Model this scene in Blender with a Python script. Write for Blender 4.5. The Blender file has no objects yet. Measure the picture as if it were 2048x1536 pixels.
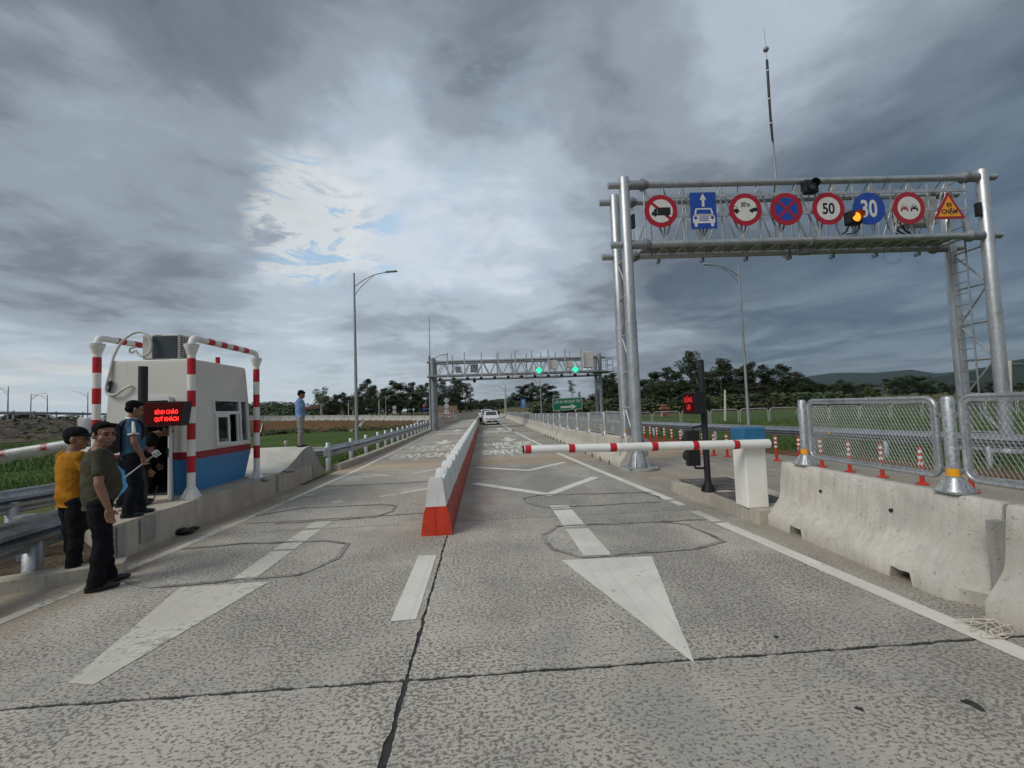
import bpy, bmesh, math, random
import numpy as np
from mathutils import Vector, Matrix, noise as mnoise

random.seed(7)
rng = np.random.default_rng(7)
PI = math.pi
SC = bpy.context.scene
COL = SC.collection

# ------------------------------------------------------------------ camera
FPX, CAMH = 870.0, 1.68
YAW, PITCH, ROLL = (math.radians(v) for v in (3.9, 3.05, -2.1))
_fw = Vector((math.sin(YAW) * math.cos(PITCH), math.cos(YAW) * math.cos(PITCH), math.sin(PITCH)))
_r = Vector((math.cos(YAW), -math.sin(YAW), 0))
_u = _r.cross(_fw)
RGT = _r * math.cos(ROLL) + _u * math.sin(ROLL)
UPV = _u * math.cos(ROLL) - _r * math.sin(ROLL)
EYE = Vector((0, 0, CAMH))
cd = bpy.data.cameras.new("camera")
cam = bpy.data.objects.new("camera", cd)
COL.objects.link(cam)
cd.sensor_width = 36.0
cd.lens = FPX / 2048.0 * 36.0
cd.clip_start, cd.clip_end = 0.05, 20000.0
m = Matrix((RGT, UPV, -_fw)).transposed().to_4x4()
m.translation = EYE
cam.matrix_world = m
SC.camera = cam

# pixel placing helpers: where the sight line through a photo pixel meets the ground (G) or a depth (D)
def sight(x, y):
    return RGT * ((x - 1024) / FPX) + UPV * ((768 - y) / FPX) + _fw
def G(x, y, z=0.0):
    d = sight(x, y)
    return EYE + d * ((z - CAMH) / d.z)
def D(x, y, Y):
    d = sight(x, y)
    return EYE + d * (Y / d.y)

# ------------------------------------------------------------------ world, sun, exposure
SUN_DIR = Vector((-0.62, -0.42, 0.70)).normalized()      # towards the brightest part of the overcast
SUN_EL = math.asin(SUN_DIR.z)
SUN_AZ = math.atan2(SUN_DIR.x, SUN_DIR.y)
SKY_K = 0.1
SC.view_settings.view_transform = 'Standard'
SC.view_settings.look = 'None'
SC.view_settings.exposure = 0.44
SC.view_settings.gamma = 1.0
SC.view_settings.use_curve_mapping = False

class NT:
    """small node-tree builder"""
    def __init__(s, tree):
        s.t = tree
    def n(s, typ, ins=None, **props):
        nd = s.t.nodes.new(typ)
        for k, v in props.items():
            setattr(nd, k, v)
        for k, v in (ins or {}).items():
            sock = nd.inputs[k]
            if isinstance(v, bpy.types.NodeSocket):
                s.t.links.new(v, sock)
            else:
                if hasattr(sock.default_value, '__len__') and len(sock.default_value) == 4 and len(v) == 3:
                    v = tuple(v) + (1.0,)
                sock.default_value = v
        return nd
    def math(s, op, a, b=0.0, clamp=False):
        return s.n('ShaderNodeMath', {0: a, 1: b}, operation=op, use_clamp=clamp).outputs[0]
    def noise(s, vec, scale, detail=4, rough=0.55, dist=0.0):
        return s.n('ShaderNodeTexNoise', {'Vector': vec, 'Scale': scale, 'Detail': detail, 'Roughness': rough, 'Distortion': dist}).outputs[0]
    def mix(s, f, a, b, blend='MIX'):
        nd = s.t.nodes.new('ShaderNodeMix')
        nd.data_type = 'RGBA'; nd.blend_type = blend
        for i, v in ((0, f), (6, a), (7, b)):
            if isinstance(v, bpy.types.NodeSocket):
                s.t.links.new(v, nd.inputs[i])
            else:
                nd.inputs[i].default_value = v if i == 0 else (tuple(v) + (1.0,))[:4]
        return nd.outputs[2]
    def ramp(s, f, lo, hi):          # smooth step
        return s.n('ShaderNodeMapRange', {0: f, 1: lo, 2: hi, 3: 0.0, 4: 1.0}, interpolation_type='SMOOTHSTEP').outputs[0]
    def mapv(s, vec, scale=(1, 1, 1), loc=(0, 0, 0)):
        return s.n('ShaderNodeMapping', {'Vector': vec, 'Scale': scale, 'Location': loc}).outputs[0]

def build_world():
    w = bpy.data.worlds.new("World")
    SC.world = w
    w.use_nodes = True
    t = NT(w.node_tree)
    w.node_tree.nodes.clear()
    sky = t.n('ShaderNodeTexSky', sky_type='NISHITA', sun_disc=False)
    sky.sun_elevation = SUN_EL
    sky.sun_rotation = SUN_AZ
    d = t.n('ShaderNodeTexCoord').outputs['Generated']
    sep = t.n('ShaderNodeSeparateXYZ', {0: d})
    z = t.math('MAXIMUM', sep.outputs[2], 0.0)
    k = t.math('DIVIDE', 1.0, t.math('ADD', z, 0.10))
    P = t.n('ShaderNodeVectorMath', {0: d, 3: k}, operation='SCALE').outputs[0]
    P = t.n('ShaderNodeVectorMath', {0: P, 1: (1.0, 1.0, 0.0)}, operation='MULTIPLY').outputs[0]
    n3 = t.n('ShaderNodeTexNoise', {'Vector': t.mapv(P, (1.0, 0.8, 1), (4.2, 0.9, 0)), 'Scale': 0.9, 'Detail': 6.0, 'Roughness': 0.55}).outputs['Color']
    wv = t.n('ShaderNodeVectorMath', {0: n3, 1: (0.5, 0.5, 0.5)}, operation='SUBTRACT').outputs[0]
    wv = t.n('ShaderNodeVectorMath', {0: wv, 3: 0.42}, operation='SCALE').outputs[0]
    dW = t.n('ShaderNodeVectorMath', {0: t.n('ShaderNodeVectorMath', {0: d, 1: wv}, operation='ADD').outputs[0]}, operation='NORMALIZE').outputs[0]
    def toward(px, py, width, vec=None):
        v = sight(px, py).normalized()
        dot = t.n('ShaderNodeVectorMath', {0: vec or dW, 1: v}, operation='DOT_PRODUCT').outputs['Value']
        return t.ramp(dot, math.cos(width), 1.0)
    big = t.noise(t.mapv(P, (0.85, 0.6, 1), (3.1, 1.7, 0)), 0.62, 3, 0.5, 0.9)
    mid = t.noise(t.mapv(P, (1.0, 0.8, 1), (0.4, 5.2, 0)), 1.5, 8, 0.58, 0.55)
    fin = t.noise(t.mapv(P, (0.8, 1.0, 1), (7.7, 2.2, 0)), 4.2, 8, 0.6, 0.4)
    v = t.math('ADD', t.math('MULTIPLY', big, 0.35), t.math('ADD', t.math('MULTIPLY', mid, 0.50), t.math('MULTIPLY', fin, 0.21)))
    for px, py, wd, amp in ((640, 330, .66, .15), (920, 300, .44, .14), (640, 430, .30, .10), (1590, 40, .30, .13), (90, 330, .30, .05), (60, 680, .55, .11), (1000, 470, .26, .05), (1230, 30, .2, .04),
                            (250, 190, .44, -.17), (700, 40, .40, -.15), (1130, 240, .34, -.11), (170, 450, .36, -.13), (880, 620, .36, -.10), (1330, 470, .30, -.04), (2050, 190, .45, -.17), (1850, 560, .50, -.14),
                            (1480, 640, .36, -.13), (1000, -300, .6, -.09), (1000, 120, .3, -.05), (420, 540, .28, -.07)):
        v = t.math('ADD', v, t.math('MULTIPLY', toward(px, py, wd), amp))
    cr = t.n('ShaderNodeValToRGB', {0: t.n('ShaderNodeMapRange', {0: v, 1: 0.24, 2: 0.80, 3: 0.0, 4: 1.0}).outputs[0]})
    el = cr.color_ramp.elements
    el[0].position, el[0].color = 0.0, (0.070, 0.084, 0.101, 1)
    el[1].position, el[1].color = 1.0, (0.47, 0.525, 0.575, 1)
    for pos, c_ in ((0.28, (0.138, 0.160, 0.185, 1)), (0.50, (0.225, 0.262, 0.302, 1)), (0.72, (0.335, 0.390, 0.445, 1))):
        q = el.new(pos); q.color = c_
    cr.color_ramp.interpolation = 'EASE'
    cloud = cr.outputs[0]
    # slate rain curtain low on one side
    storm = t.math('MULTIPLY', toward(2000, 680, 0.60), 0.85)
    cloud = t.mix(storm, cloud, t.mix(t.ramp(mid, .35, .65), (0.050, 0.082, 0.118), (0.115, 0.155, 0.195)))
    low = t.math('SUBTRACT', 1.0, t.ramp(sep.outputs[2], 0.0, 0.20))
    lowm = t.math('MULTIPLY', low, t.math('MULTIPLY', toward(100, 790, 1.0), 0.85))
    cloud = t.mix(lowm, cloud, (0.44, 0.50, 0.535))
    # broken gap with blue showing and sun-lit rims
    g1 = t.noise(t.mapv(P, (0.8, 1.0, 1), (2.6, 1.1, 0)), 3.9, 9, 0.66, 0.5)
    gap = t.math('MULTIPLY', t.ramp(g1, 0.50, 0.60), t.math('ADD', t.math('MULTIPLY', toward(655, 450, 0.185), 1.8), t.math('MULTIPLY', toward(900, 330, 0.30), 0.3), True))
    rim = t.math('MULTIPLY', t.math('SUBTRACT', t.ramp(g1, 0.38, 0.50), t.ramp(g1, 0.50, 0.60)), t.math('MULTIPLY', toward(625, 440, 0.165), 1.8), True)
    cloud = t.mix(t.math('MULTIPLY', gap, 0.62), cloud, (0.27, 0.43, 0.60))
    cloud = t.mix(t.math('MULTIPLY', rim, 0.58), cloud, (0.62, 0.63, 0.61))
    # warm glints low in the west
    w1 = t.noise(t.mapv(P, (0.5, 0.35, 1), (2.0, 9.0, 0)), 1.5, 6, 0.55, 0.3)
    glint = t.math('MULTIPLY', t.math('MULTIPLY', t.ramp(w1, 0.56, 0.66), toward(420, 720, 0.55)), low)
    cloud = t.mix(t.math('MULTIPLY', glint, 0.6), cloud, (0.66, 0.60, 0.54))
    # the clear sky above the deck tints everything a little
    cs = t.n('ShaderNodeVectorMath', {0: sky.outputs[0], 1: (0.1, 0.1, 0.1)}, operation='MULTIPLY').outputs[0]
    cloud = t.mix(0.06, cloud, cs)
    up = t.n('ShaderNodeVectorMath', {0: cloud, 3: 1.0 / SKY_K}, operation='SCALE').outputs[0]
    bg = t.n('ShaderNodeBackground', {'Color': up, 'Strength': SKY_K})
    out = t.n('ShaderNodeOutputWorld', {'Surface': bg.outputs[0]})
build_world()

sl = bpy.data.lights.new("sun", 'SUN')
sl.energy = 1.5
sl.angle = math.radians(28)
sl.color = (1.0, 0.965, 0.91)
sun = bpy.data.objects.new("sun", sl)
COL.objects.link(sun)
sun.rotation_euler = (-SUN_DIR).to_track_quat('-Z', 'Y').to_euler()

# ------------------------------------------------------------------ object helpers
_ORD = ('first second third fourth fifth sixth seventh eighth ninth tenth eleventh twelfth thirteenth fourteenth fifteenth sixteenth seventeenth eighteenth nineteenth').split()
def ordn(i):
    if i < 19: return _ORD[i]
    t, u = divmod(i + 1, 10)
    tens = {2: 'twenty', 3: 'thirty', 4: 'forty'}[t]
    return tens[:-1] + 'ieth' if u == 0 else tens + '-' + _ORD[u - 1]
def link(o):
    COL.objects.link(o)
    return o
def tag(o, label, cat, group=None, kind=None):
    o['label'] = label
    o['category'] = cat
    if group: o['group'] = group
    if kind: o['kind'] = kind
    return o
def thing(name, label, cat, loc=(0, 0, 0), rz=0.0, group=None):
    o = link(bpy.data.objects.new(name, None))
    o.empty_display_size = 0.2
    o.location = loc
    o.rotation_euler = (0, 0, rz)
    return tag(o, label, cat, group)
def copy_tree(o, parent=None):
    c = link(o.copy())
    if parent is not None: c.parent = parent
    for ch in list(o.children):
        copy_tree(ch, c)
    return c
def dup(o, loc, rz, label=None, group=None, scale=None):
    c = copy_tree(o)
    c.location = loc
    c.rotation_euler = (0, 0, rz)
    if scale is not None: c.scale = (scale,) * 3 if not hasattr(scale, '__len__') else scale
    if label: c['label'] = label
    if group: c['group'] = group
    return c

class MB:
    """collects shapes and links them as ONE mesh object"""
    def __init__(s):
        s.v, s.f, s.mi, s.cur = [], [], [], 0
    def add(s, verts, faces):
        b = len(s.v)
        s.v.extend(tuple(map(float, q)) for q in verts)
        for f in faces:
            s.f.append(tuple(i + b for i in f)); s.mi.append(s.cur)
        return s
    def mat(s, i):
        s.cur = i
        return s
    def box(s, c, size, rot=None, taper=1.0):
        hx, hy, hz = size[0] / 2, size[1] / 2, size[2] / 2
        vs = [(sx * hx * (taper if sz > 0 else 1), sy * hy * (taper if sz > 0 else 1), sz * hz) for sz in (-1, 1) for sx, sy in ((-1, -1), (1, -1), (1, 1), (-1, 1))]
        if rot is not None:
            vs = [rot @ Vector(q) for q in vs]
        c = Vector(c)
        vs = [Vector(q) + c for q in vs]
        return s.add(vs, [(3, 2, 1, 0), (4, 5, 6, 7), (0, 1, 5, 4), (1, 2, 6, 5), (2, 3, 7, 6), (3, 0, 4, 7)])
    def bbox(s, c, size, b=0.01, rot=None):
        """box with chamfered vertical and horizontal edges"""
        bm = bmesh.new()
        bmesh.ops.create_cube(bm, size=1.0)
        for q in bm.verts: q.co = Vector((q.co.x * size[0], q.co.y * size[1], q.co.z * size[2]))
        bmesh.ops.bevel(bm, geom=bm.edges[:], offset=b, segments=2, affect='EDGES', profile=0.5)
        if rot is not None:
            for q in bm.verts: q.co = rot @ q.co
        c = Vector(c)
        vs = [q.co + c for q in bm.verts]
        bm.verts.index_update()
        fs = [[q.index for q in f.verts] for f in bm.faces]
        bm.free()
        return s.add(vs, fs)
    def tube(s, path, r, seg=10, caps=True, closed=False):
        path = [Vector(p) for p in path]
        n = len(path)
        rs = r if hasattr(r, '__len__') else [r] * n
        tang = []
        for i in range(n):
            if closed:
                tg = path[(i + 1) % n] - path[i - 1]
            else:
                tg = path[min(i + 1, n - 1)] - path[max(i - 1, 0)]
            tang.append(tg.normalized() if tg.length > 1e-9 else Vector((0, 0, 1)))
        a = Vector((0, 0, 1)) if abs(tang[0].z) < 0.9 else Vector((1, 0, 0))
        nrm = (a - tang[0] * a.dot(tang[0])).normalized()
        vs = []
        for i in range(n):
            nrm = (nrm - tang[i] * nrm.dot(tang[i]))
            nrm = nrm.normalized() if nrm.length > 1e-6 else tang[i].orthogonal().normalized()
            bi = tang[i].cross(nrm)
            for k in range(seg):
                th = 2 * PI * k / seg
                vs.append(path[i] + (nrm * math.cos(th) + bi * math.sin(th)) * rs[i])
        fs = []
        for i in range(n if closed else n - 1):
            j = (i + 1) % n
            for k in range(seg):
                l = (k + 1) % seg
                fs.append((i * seg + k, i * seg + l, j * seg + l, j * seg + k))
        if caps and not closed:
            fs.append(tuple(reversed(range(seg))))
            fs.append(tuple((n - 1) * seg + k for k in range(seg)))
        return s.add(vs, fs)
    def cyl(s, p0, p1, r0, r1=None, seg=12):
        return s.tube([p0, p1], [r0, r0 if r1 is None else r1], seg)
    def lathe(s, prof, c=(0, 0, 0), seg=16):
        """prof: (radius, z)"""
        c = Vector(c)
        vs, fs = [], []
        for r, z in prof:
            for k in range(seg):
                th = 2 * PI * k / seg
                vs.append(c + Vector((r * math.cos(th), r * math.sin(th), z)))
        for i in range(len(prof) - 1):
            for k in range(seg):
                l = (k + 1) % seg
                fs.append((i * seg + k, i * seg + l, (i + 1) * seg + l, (i + 1) * seg + k))
        fs.append(tuple(reversed(range(seg))))
        fs.append(tuple((len(prof) - 1) * seg + k for k in range(seg)))
        return s.add(vs, fs)
    def sweep(s, prof, path, caps=True, up=Vector((0, 0, 1))):
        """prof: (sideways to the right of travel, up) closed outline swept along a path"""
        path = [Vector(p) for p in path]
        n, k = len(path), len(prof)
        vs = []
        for i in range(n):
            tg = (path[min(i + 1, n - 1)] - path[max(i - 1, 0)]).normalized()
            side = tg.cross(up).normalized()
            for a, b in prof:
                vs.append(path[i] + side * a + up * b)
        fs = []
        for i in range(n - 1):
            for j in range(k):
                l = (j + 1) % k
                fs.append((i * k + j, (i + 1) * k + j, (i + 1) * k + l, i * k + l))
        if caps:
            fs.append(tuple(range(k)))
            fs.append(tuple((n - 1) * k + j for j in reversed(range(k))))
        return s.add(vs, fs)
    def prism(s, pts, vec):
        """extrude a planar outline along vec"""
        pts = [Vector(p) for p in pts]
        vec = Vector(vec)
        n = len(pts)
        nr = Vector((0, 0, 0))
        for i in range(n):
            nr += pts[i].cross(pts[(i + 1) % n])
        if nr.dot(vec) < 0: pts = pts[::-1]
        fs = [tuple(reversed(range(n))), tuple(range(n, 2 * n))]
        for i in range(n):
            j = (i + 1) % n
            fs.append((i, j, j + n, i + n))
        return s.add(pts + [p + vec for p in pts], fs)
    def ell(s, c, rad, rot=None, u=12, w=8):
        c = Vector(c)
        vs = []
        for i in range(1, w):
            ph = PI * i / w
            for k in range(u):
                th = 2 * PI * k / u
                q = Vector((rad[0] * math.sin(ph) * math.cos(th), rad[1] * math.sin(ph) * math.sin(th), rad[2] * math.cos(ph)))
                vs.append(c + (rot @ q if rot is not None else q))
        n = len(vs)
        for zz in (1, -1):
            q = Vector((0, 0, rad[2] * zz))
            vs.append(c + (rot @ q if rot is not None else q))
        fs = []
        for i in range(w - 2):
            for k in range(u):
                l = (k + 1) % u
                fs.append((i * u + k, (i + 1) * u + k, (i + 1) * u + l, i * u + l))
        for k in range(u):
            l = (k + 1) % u
            fs.append((n, k, l))
            fs.append((n + 1, (w - 2) * u + l, (w - 2) * u + k))
        return s.add(vs, fs)
    def cap(s, p0, r0, p1, r1, seg=12):
        """tapered capsule"""
        p0, p1 = Vector(p0), Vector(p1)
        ax = (p1 - p0)
        if ax.length < 1e-6: return s.ell(p0, (r0,) * 3)
        ax.normalize()
        path, rs = [], []
        for a in (-0.98, -0.8, -0.45, 0.0):
            path.append(p0 + ax * r0 * a); rs.append(r0 * math.sqrt(max(0, 1 - a * a)))
        for a in (0.0, 0.45, 0.8, 0.98):
            path.append(p1 + ax * r1 * a); rs.append(r1 * math.sqrt(max(0, 1 - a * a)))
        return s.tube(path, rs, seg)
    def mesh(s, name, mats, smooth=None):
        me = bpy.data.meshes.new(name)
        me.from_pydata(s.v, [], s.f)
        for mm in (mats if isinstance(mats, (list, tuple)) else [mats]):
            me.materials.append(mm)
        if any(s.mi): me.polygons.foreach_set('material_index', s.mi)
        if smooth is not None:
            me.polygons.foreach_set('use_smooth', [True] * len(me.polygons))
            if smooth < 3.0: me.set_sharp_from_angle(angle=smooth)
        me.validate()
        me.update()
        return me
    def build(s, name, mats, parent=None, smooth=None, world=True):
        """world=True: the shapes are in world space; they are moved to the parent's frame"""
        me = s.mesh(name, mats, smooth)
        o = link(bpy.data.objects.new(name, me))
        if parent is not None:
            o.parent = parent
            if world:
                root = parent
                while root.parent: root = root.parent
                M = Matrix.LocRotScale(root.location, root.rotation_euler, root.scale)
                me.transform(M.inverted())
        return o
SM = math.radians(40)

def text_mb(txt, size, bold=0.0, res=3, width=1.0, extr=0.0):
    """letters as flat (x, y) triangles centred on the origin -> (verts, faces)"""
    cu = bpy.data.curves.new('lettering', 'FONT')
    cu.body = txt
    cu.size = size
    cu.align_x, cu.align_y = 'CENTER', 'CENTER'
    cu.offset = bold
    cu.resolution_u = res
    cu.extrude = extr
    ob = bpy.data.objects.new('lettering', cu)
    COL.objects.link(ob)
    dg = bpy.context.evaluated_depsgraph_get()
    me = bpy.data.meshes.new_from_object(ob.evaluated_get(dg))
    vs = [v.co.copy() for v in me.vertices]
    fs = [tuple(p.vertices) for p in me.polygons]
    bpy.data.objects.remove(ob)
    bpy.data.curves.remove(cu)
    bpy.data.meshes.remove(me)
    if vs:
        cx = (min(v.x for v in vs) + max(v.x for v in vs)) / 2
        cy = (min(v.y for v in vs) + max(v.y for v in vs)) / 2
        vs = [Vector(((v.x - cx) * width, v.y - cy, v.z)) for v in vs]
    return vs, fs
# ------------------------------------------------------------------ materials
def new_mat(name):
    mt = bpy.data.materials.new(name)
    mt.use_nodes = True
    t = NT(mt.node_tree)
    bs = mt.node_tree.nodes['Principled BSDF']
    return mt, t, bs
def lk(t, a, b): t.t.links.new(a, b)
def mul(c, k): return tuple(min(1.0, x * k) for x in c[:3])
def bump(t, bs, h, strength=0.3, dist=0.01):
    b = t.n('ShaderNodeBump', {'Height': h, 'Strength': strength, 'Distance': dist})
    lk(t, b.outputs[0], bs.inputs['Normal'])

def M(name, c, rough=0.6, metal=0.0, var=0.15, scale=4.0, c2=None, grime=0.0, bmp=0.0, bscale=60.0, spec=0.4, rnd=0.0, coat=0.0, world=False, stretch=(1, 1, 1)):
    mt, t, bs = new_mat(name)
    if world:
        P = t.n('ShaderNodeNewGeometry').outputs['Position']
    else:
        P = t.n('ShaderNodeTexCoord').outputs['Object']
    Q = t.mapv(P, stretch)
    n1 = t.noise(Q, scale, 6, 0.6, 0.3)
    f = t.ramp(n1, 0.3, 0.7)
    col = t.mix(f, mul(c, 1 - var), c2 if c2 else mul(c, 1 + var))
    if grime:
        n2 = t.noise(t.mapv(P, (1, 1, 0.25)), scale * 2.3, 8, 0.7, 0.6)
        col = t.mix(t.math('MULTIPLY', t.ramp(n2, 0.52, 0.72), grime), col, (0.16, 0.13, 0.10))
    if rnd:
        oi = t.n('ShaderNodeObjectInfo').outputs['Random']
        hv = t.n('ShaderNodeHueSaturation', {'Value': t.math('ADD', 1 - rnd / 2, t.math('MULTIPLY', oi, rnd)), 'Color': col})
        col = hv.outputs[0]
    lk(t, col, bs.inputs['Base Color'])
    bs.inputs['Roughness'].default_value = rough
    if rough > 0.2:
        lk(t, t.math('ADD', rough - 0.08, t.math('MULTIPLY', t.noise(P, scale * 5, 4), 0.16)), bs.inputs['Roughness'])
    bs.inputs['Metallic'].default_value = metal
    bs.inputs['Specular IOR Level'].default_value = spec
    bs.inputs['Coat Weight'].default_value = coat
    if bmp: bump(t, bs, t.noise(P, bscale, 5, 0.6), bmp, 0.01)
    return mt

def emit_mat(name, c, strength, base=(0.02, 0.02, 0.02)):
    mt, t, bs = new_mat(name)
    bs.inputs['Base Color'].default_value = (*base, 1)
    bs.inputs['Emission Color'].default_value = (*c, 1)
    bs.inputs['Emission Strength'].default_value = strength
    bs.inputs['Roughness'].default_value = 0.6
    bs.inputs['Specular IOR Level'].default_value = 0.08
    return mt

def galv_mat(name, c=(0.47, 0.49, 0.50), rough=0.42):
    """hot-dip galvanised steel with spangle and dull patches"""
    mt, t, bs = new_mat(name)
    P = t.n('ShaderNodeTexCoord').outputs['Object']
    vo = t.n('ShaderNodeTexVoronoi', {'Vector': P, 'Scale': 55.0}).outputs['Color']
    sp = t.n('ShaderNodeSeparateColor', {0: vo}).outputs[0]
    n = t.noise(t.mapv(P, (1, 1, 0.4)), 3.5, 6, 0.65, 0.5)
    col = t.mix(sp, mul(c, 0.78), mul(c, 1.16))
    col = t.mix(t.ramp(n, 0.45, 0.7), col, mul(c, 0.70))
    lk(t, col, bs.inputs['Base Color'])
    bs.inputs['Metallic'].default_value = 0.75
    lk(t, t.math('ADD', rough - 0.10, t.math('MULTIPLY', t.math('ADD', sp, n), 0.16)), bs.inputs['Roughness'])
    bump(t, bs, sp, 0.08, 0.004)
    return mt

def concrete_mat(name, c=(0.40, 0.385, 0.35), streak=0.35, ribs=0.0, warm=(0.42, 0.36, 0.28), pits=0.5):
    mt, t, bs = new_mat(name)
    P = t.n('ShaderNodeNewGeometry').outputs['Position']
    n1 = t.noise(P, 1.4, 6, 0.6, 0.4)
    n2 = t.noise(t.mapv(P, (5.0, 5.0, 0.55)), 3.2, 7, 0.62, 0.4)        # rain streaks running down
    n3 = t.noise(P, 38.0, 5, 0.65)
    pit = t.ramp(t.noise(P, 26.0, 2, 0.5), 0.66, 0.74)
    col = t.mix(t.ramp(n1, 0.3, 0.72), mul(c, 0.84), mul(c, 1.12))
    col = t.mix(t.math('MULTIPLY', t.ramp(n2, 0.42, 0.66), streak), col, mul(c, 0.60))
    col = t.mix(t.math('MULTIPLY', t.ramp(t.noise(P, 2.6, 5, 0.6, 0.5), 0.52, 0.72), 0.35), col, warm)
    col = t.mix(t.math('MULTIPLY', t.ramp(n3, 0.52, 0.68), 0.35), col, mul(c, 0.62))
    col = t.mix(t.math('MULTIPLY', pit, pits), col, mul(c, 0.35))
    lk(t, col, bs.inputs['Base Color'])
    bs.inputs['Roughness'].default_value = 0.86
    bs.inputs['Specular IOR Level'].default_value = 0.25
    h = t.math('SUBTRACT', t.math('ADD', n3, t.math('MULTIPLY', n1, 0.6)), t.math('MULTIPLY', pit, 0.9))
    if ribs:
        h = t.math('ADD', h, t.math('MULTIPLY', t.noise(t.mapv(P, (1, 9, 0.3)), 3.0, 3, 0.5), ribs))
    bump(t, bs, h, 0.5, 0.012)
    return mt

def road_mat(name):
    """brushed concrete paving: mottled dark wear, grooves across, brown dirt, soil dust"""
    mt, t, bs = new_mat(name)
    P = t.n('ShaderNodeNewGeometry').outputs['Position']
    sp = t.n('ShaderNodeSeparateXYZ', {0: P})
    X, Y = sp.outputs[0], sp.outputs[1]
    oi = t.n('ShaderNodeObjectInfo').outputs['Random']
    n0 = t.noise(P, 0.45, 5, 0.6, 0.5)
    n1 = t.noise(P, 2.2, 6, 0.62, 0.4)
    col = t.mix(t.ramp(n0, 0.3, 0.7), (0.43, 0.40, 0.348), (0.55, 0.51, 0.435))
    col = t.mix(t.math('MULTIPLY', t.ramp(n1, 0.45, 0.75), 0.5), col, (0.30, 0.29, 0.275))
    # mottling: worn paste leaves small dark blotches, a little longer across than along
    m1 = t.noise(t.mapv(P, (38.0, 52.0, 1)), 1.0, 4, 0.60, 0.4)
    m2 = t.noise(t.mapv(P, (95.0, 125.0, 1)), 1.0, 3, 0.6, 0.3)
    amt = t.ramp(t.noise(P, 0.7, 4, 0.6, 0.6), 0.30, 0.62)
    lo = t.math('SUBTRACT', 0.555, t.math('MULTIPLY', amt, 0.075))
    mm = t.n('ShaderNodeMapRange', {0: m1, 1: lo, 2: t.math('ADD', lo, 0.060), 3: 0.0, 4: 1.0}).outputs[0]
    col = t.mix(t.math('MULTIPLY', mm, 0.84), col, (0.128, 0.113, 0.091))
    mk = t.ramp(m2, 0.56, 0.68)
    col = t.mix(t.math('MULTIPLY', mk, 0.5), col, (0.185, 0.175, 0.158))
    tw = t.n('ShaderNodeTexWave', {'Vector': P, 'Scale': 13.0, 'Distortion': 1.6, 'Detail': 2.0, 'Detail Scale': 2.0}, bands_direction='Y').outputs['Fac']
    col = t.mix(t.math('MULTIPLY', t.math('MULTIPLY', t.ramp(tw, .55, .95), t.ramp(t.noise(P, 0.9, 4, .6, .4), .42, .62)), .34), col, (0.20, 0.185, 0.16))
    trk = t.math('MULTIPLY', t.math('ADD', t.math('MULTIPLY', t.ramp(X, -0.4, 0.5), 0.85), 0.15), t.ramp(t.noise(t.mapv(P, (1.0, .28, 1)), 1.1, 5, .6, .4), .30, .62))
    col = t.mix(t.math('MULTIPLY', trk, 0.38), col, (0.175, 0.168, 0.155))
    # dirt: along the left kerb, the soil band across both lanes, dust beside the red barrier
    dn = t.noise(t.mapv(P, (1.2, 0.35, 1)), 1.6, 6, 0.62, 0.6)
    kerb = t.math('MULTIPLY', t.math('SUBTRACT', 1.0, t.ramp(X, -4.15, -3.5)), t.ramp(dn, 0.28, 0.55))
    col = t.mix(t.math('MULTIPLY', kerb, 0.8), col, (0.30, 0.235, 0.165))
    kr = t.math('MULTIPLY', t.ramp(X, 3.15, 3.6), t.ramp(dn, 0.3, 0.6))
    col = t.mix(t.math('MULTIPLY', kr, 0.55), col, (0.235, 0.20, 0.15))
    Yn = t.math('ADD', Y, t.math('MULTIPLY', t.math('SUBTRACT', n1, 0.5), 0.7))
    band = t.math('MULTIPLY', t.ramp(Yn, 12.75, 13.05), t.math('SUBTRACT', 1.0, t.ramp(Yn, 14.7, 15.1)))
    col = t.mix(t.math('MULTIPLY', band, 0.6), col, t.mix(n1, (0.44, 0.32, 0.19), (0.40, 0.31, 0.22)))
    b2 = t.math('MULTIPLY', t.ramp(t.noise(P, 0.33, 4, 0.6, 0.8), 0.50, 0.72), 0.42)
    col = t.mix(b2, col, (0.36, 0.285, 0.20))
    red = t.math('MULTIPLY', t.math('MULTIPLY', t.ramp(X, -0.6, -0.3), t.math('SUBTRACT', 1.0, t.ramp(X, -0.15, 0.45))),
                 t.math('MULTIPLY', t.ramp(Y, 5.6, 6.6), t.math('SUBTRACT', 1.0, t.ramp(Y, 10.5, 13.0))))
    col = t.mix(t.math('MULTIPLY', red, t.math('MULTIPLY', t.ramp(dn, 0.35, 0.65), 0.42)), col, (0.30, 0.12, 0.09))
    hv = t.n('ShaderNodeHueSaturation', {'Value': t.math('ADD', 0.88, t.math('MULTIPLY', oi, 0.20)), 'Color': col})
    lk(t, hv.outputs[0], bs.inputs['Base Color'])
    lk(t, t.math('SUBTRACT', 0.88, t.math('MULTIPLY', mm, 0.14)), bs.inputs['Roughness'])
    bs.inputs['Specular IOR Level'].default_value = 0.3
    wv = t.n('ShaderNodeTexWave', {'Vector': P, 'Scale': 6.0, 'Distortion': 2.2, 'Detail': 2.0, 'Detail Scale': 1.5}, bands_direction='Y').outputs['Fac']
    h = t.math('ADD', t.math('MULTIPLY', wv, 0.5), t.math('SUBTRACT', t.noise(P, 90, 3, 0.6), t.math('MULTIPLY', mm, 0.7)))
    bump(t, bs, h, 0.35, 0.006)
    return mt

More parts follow.
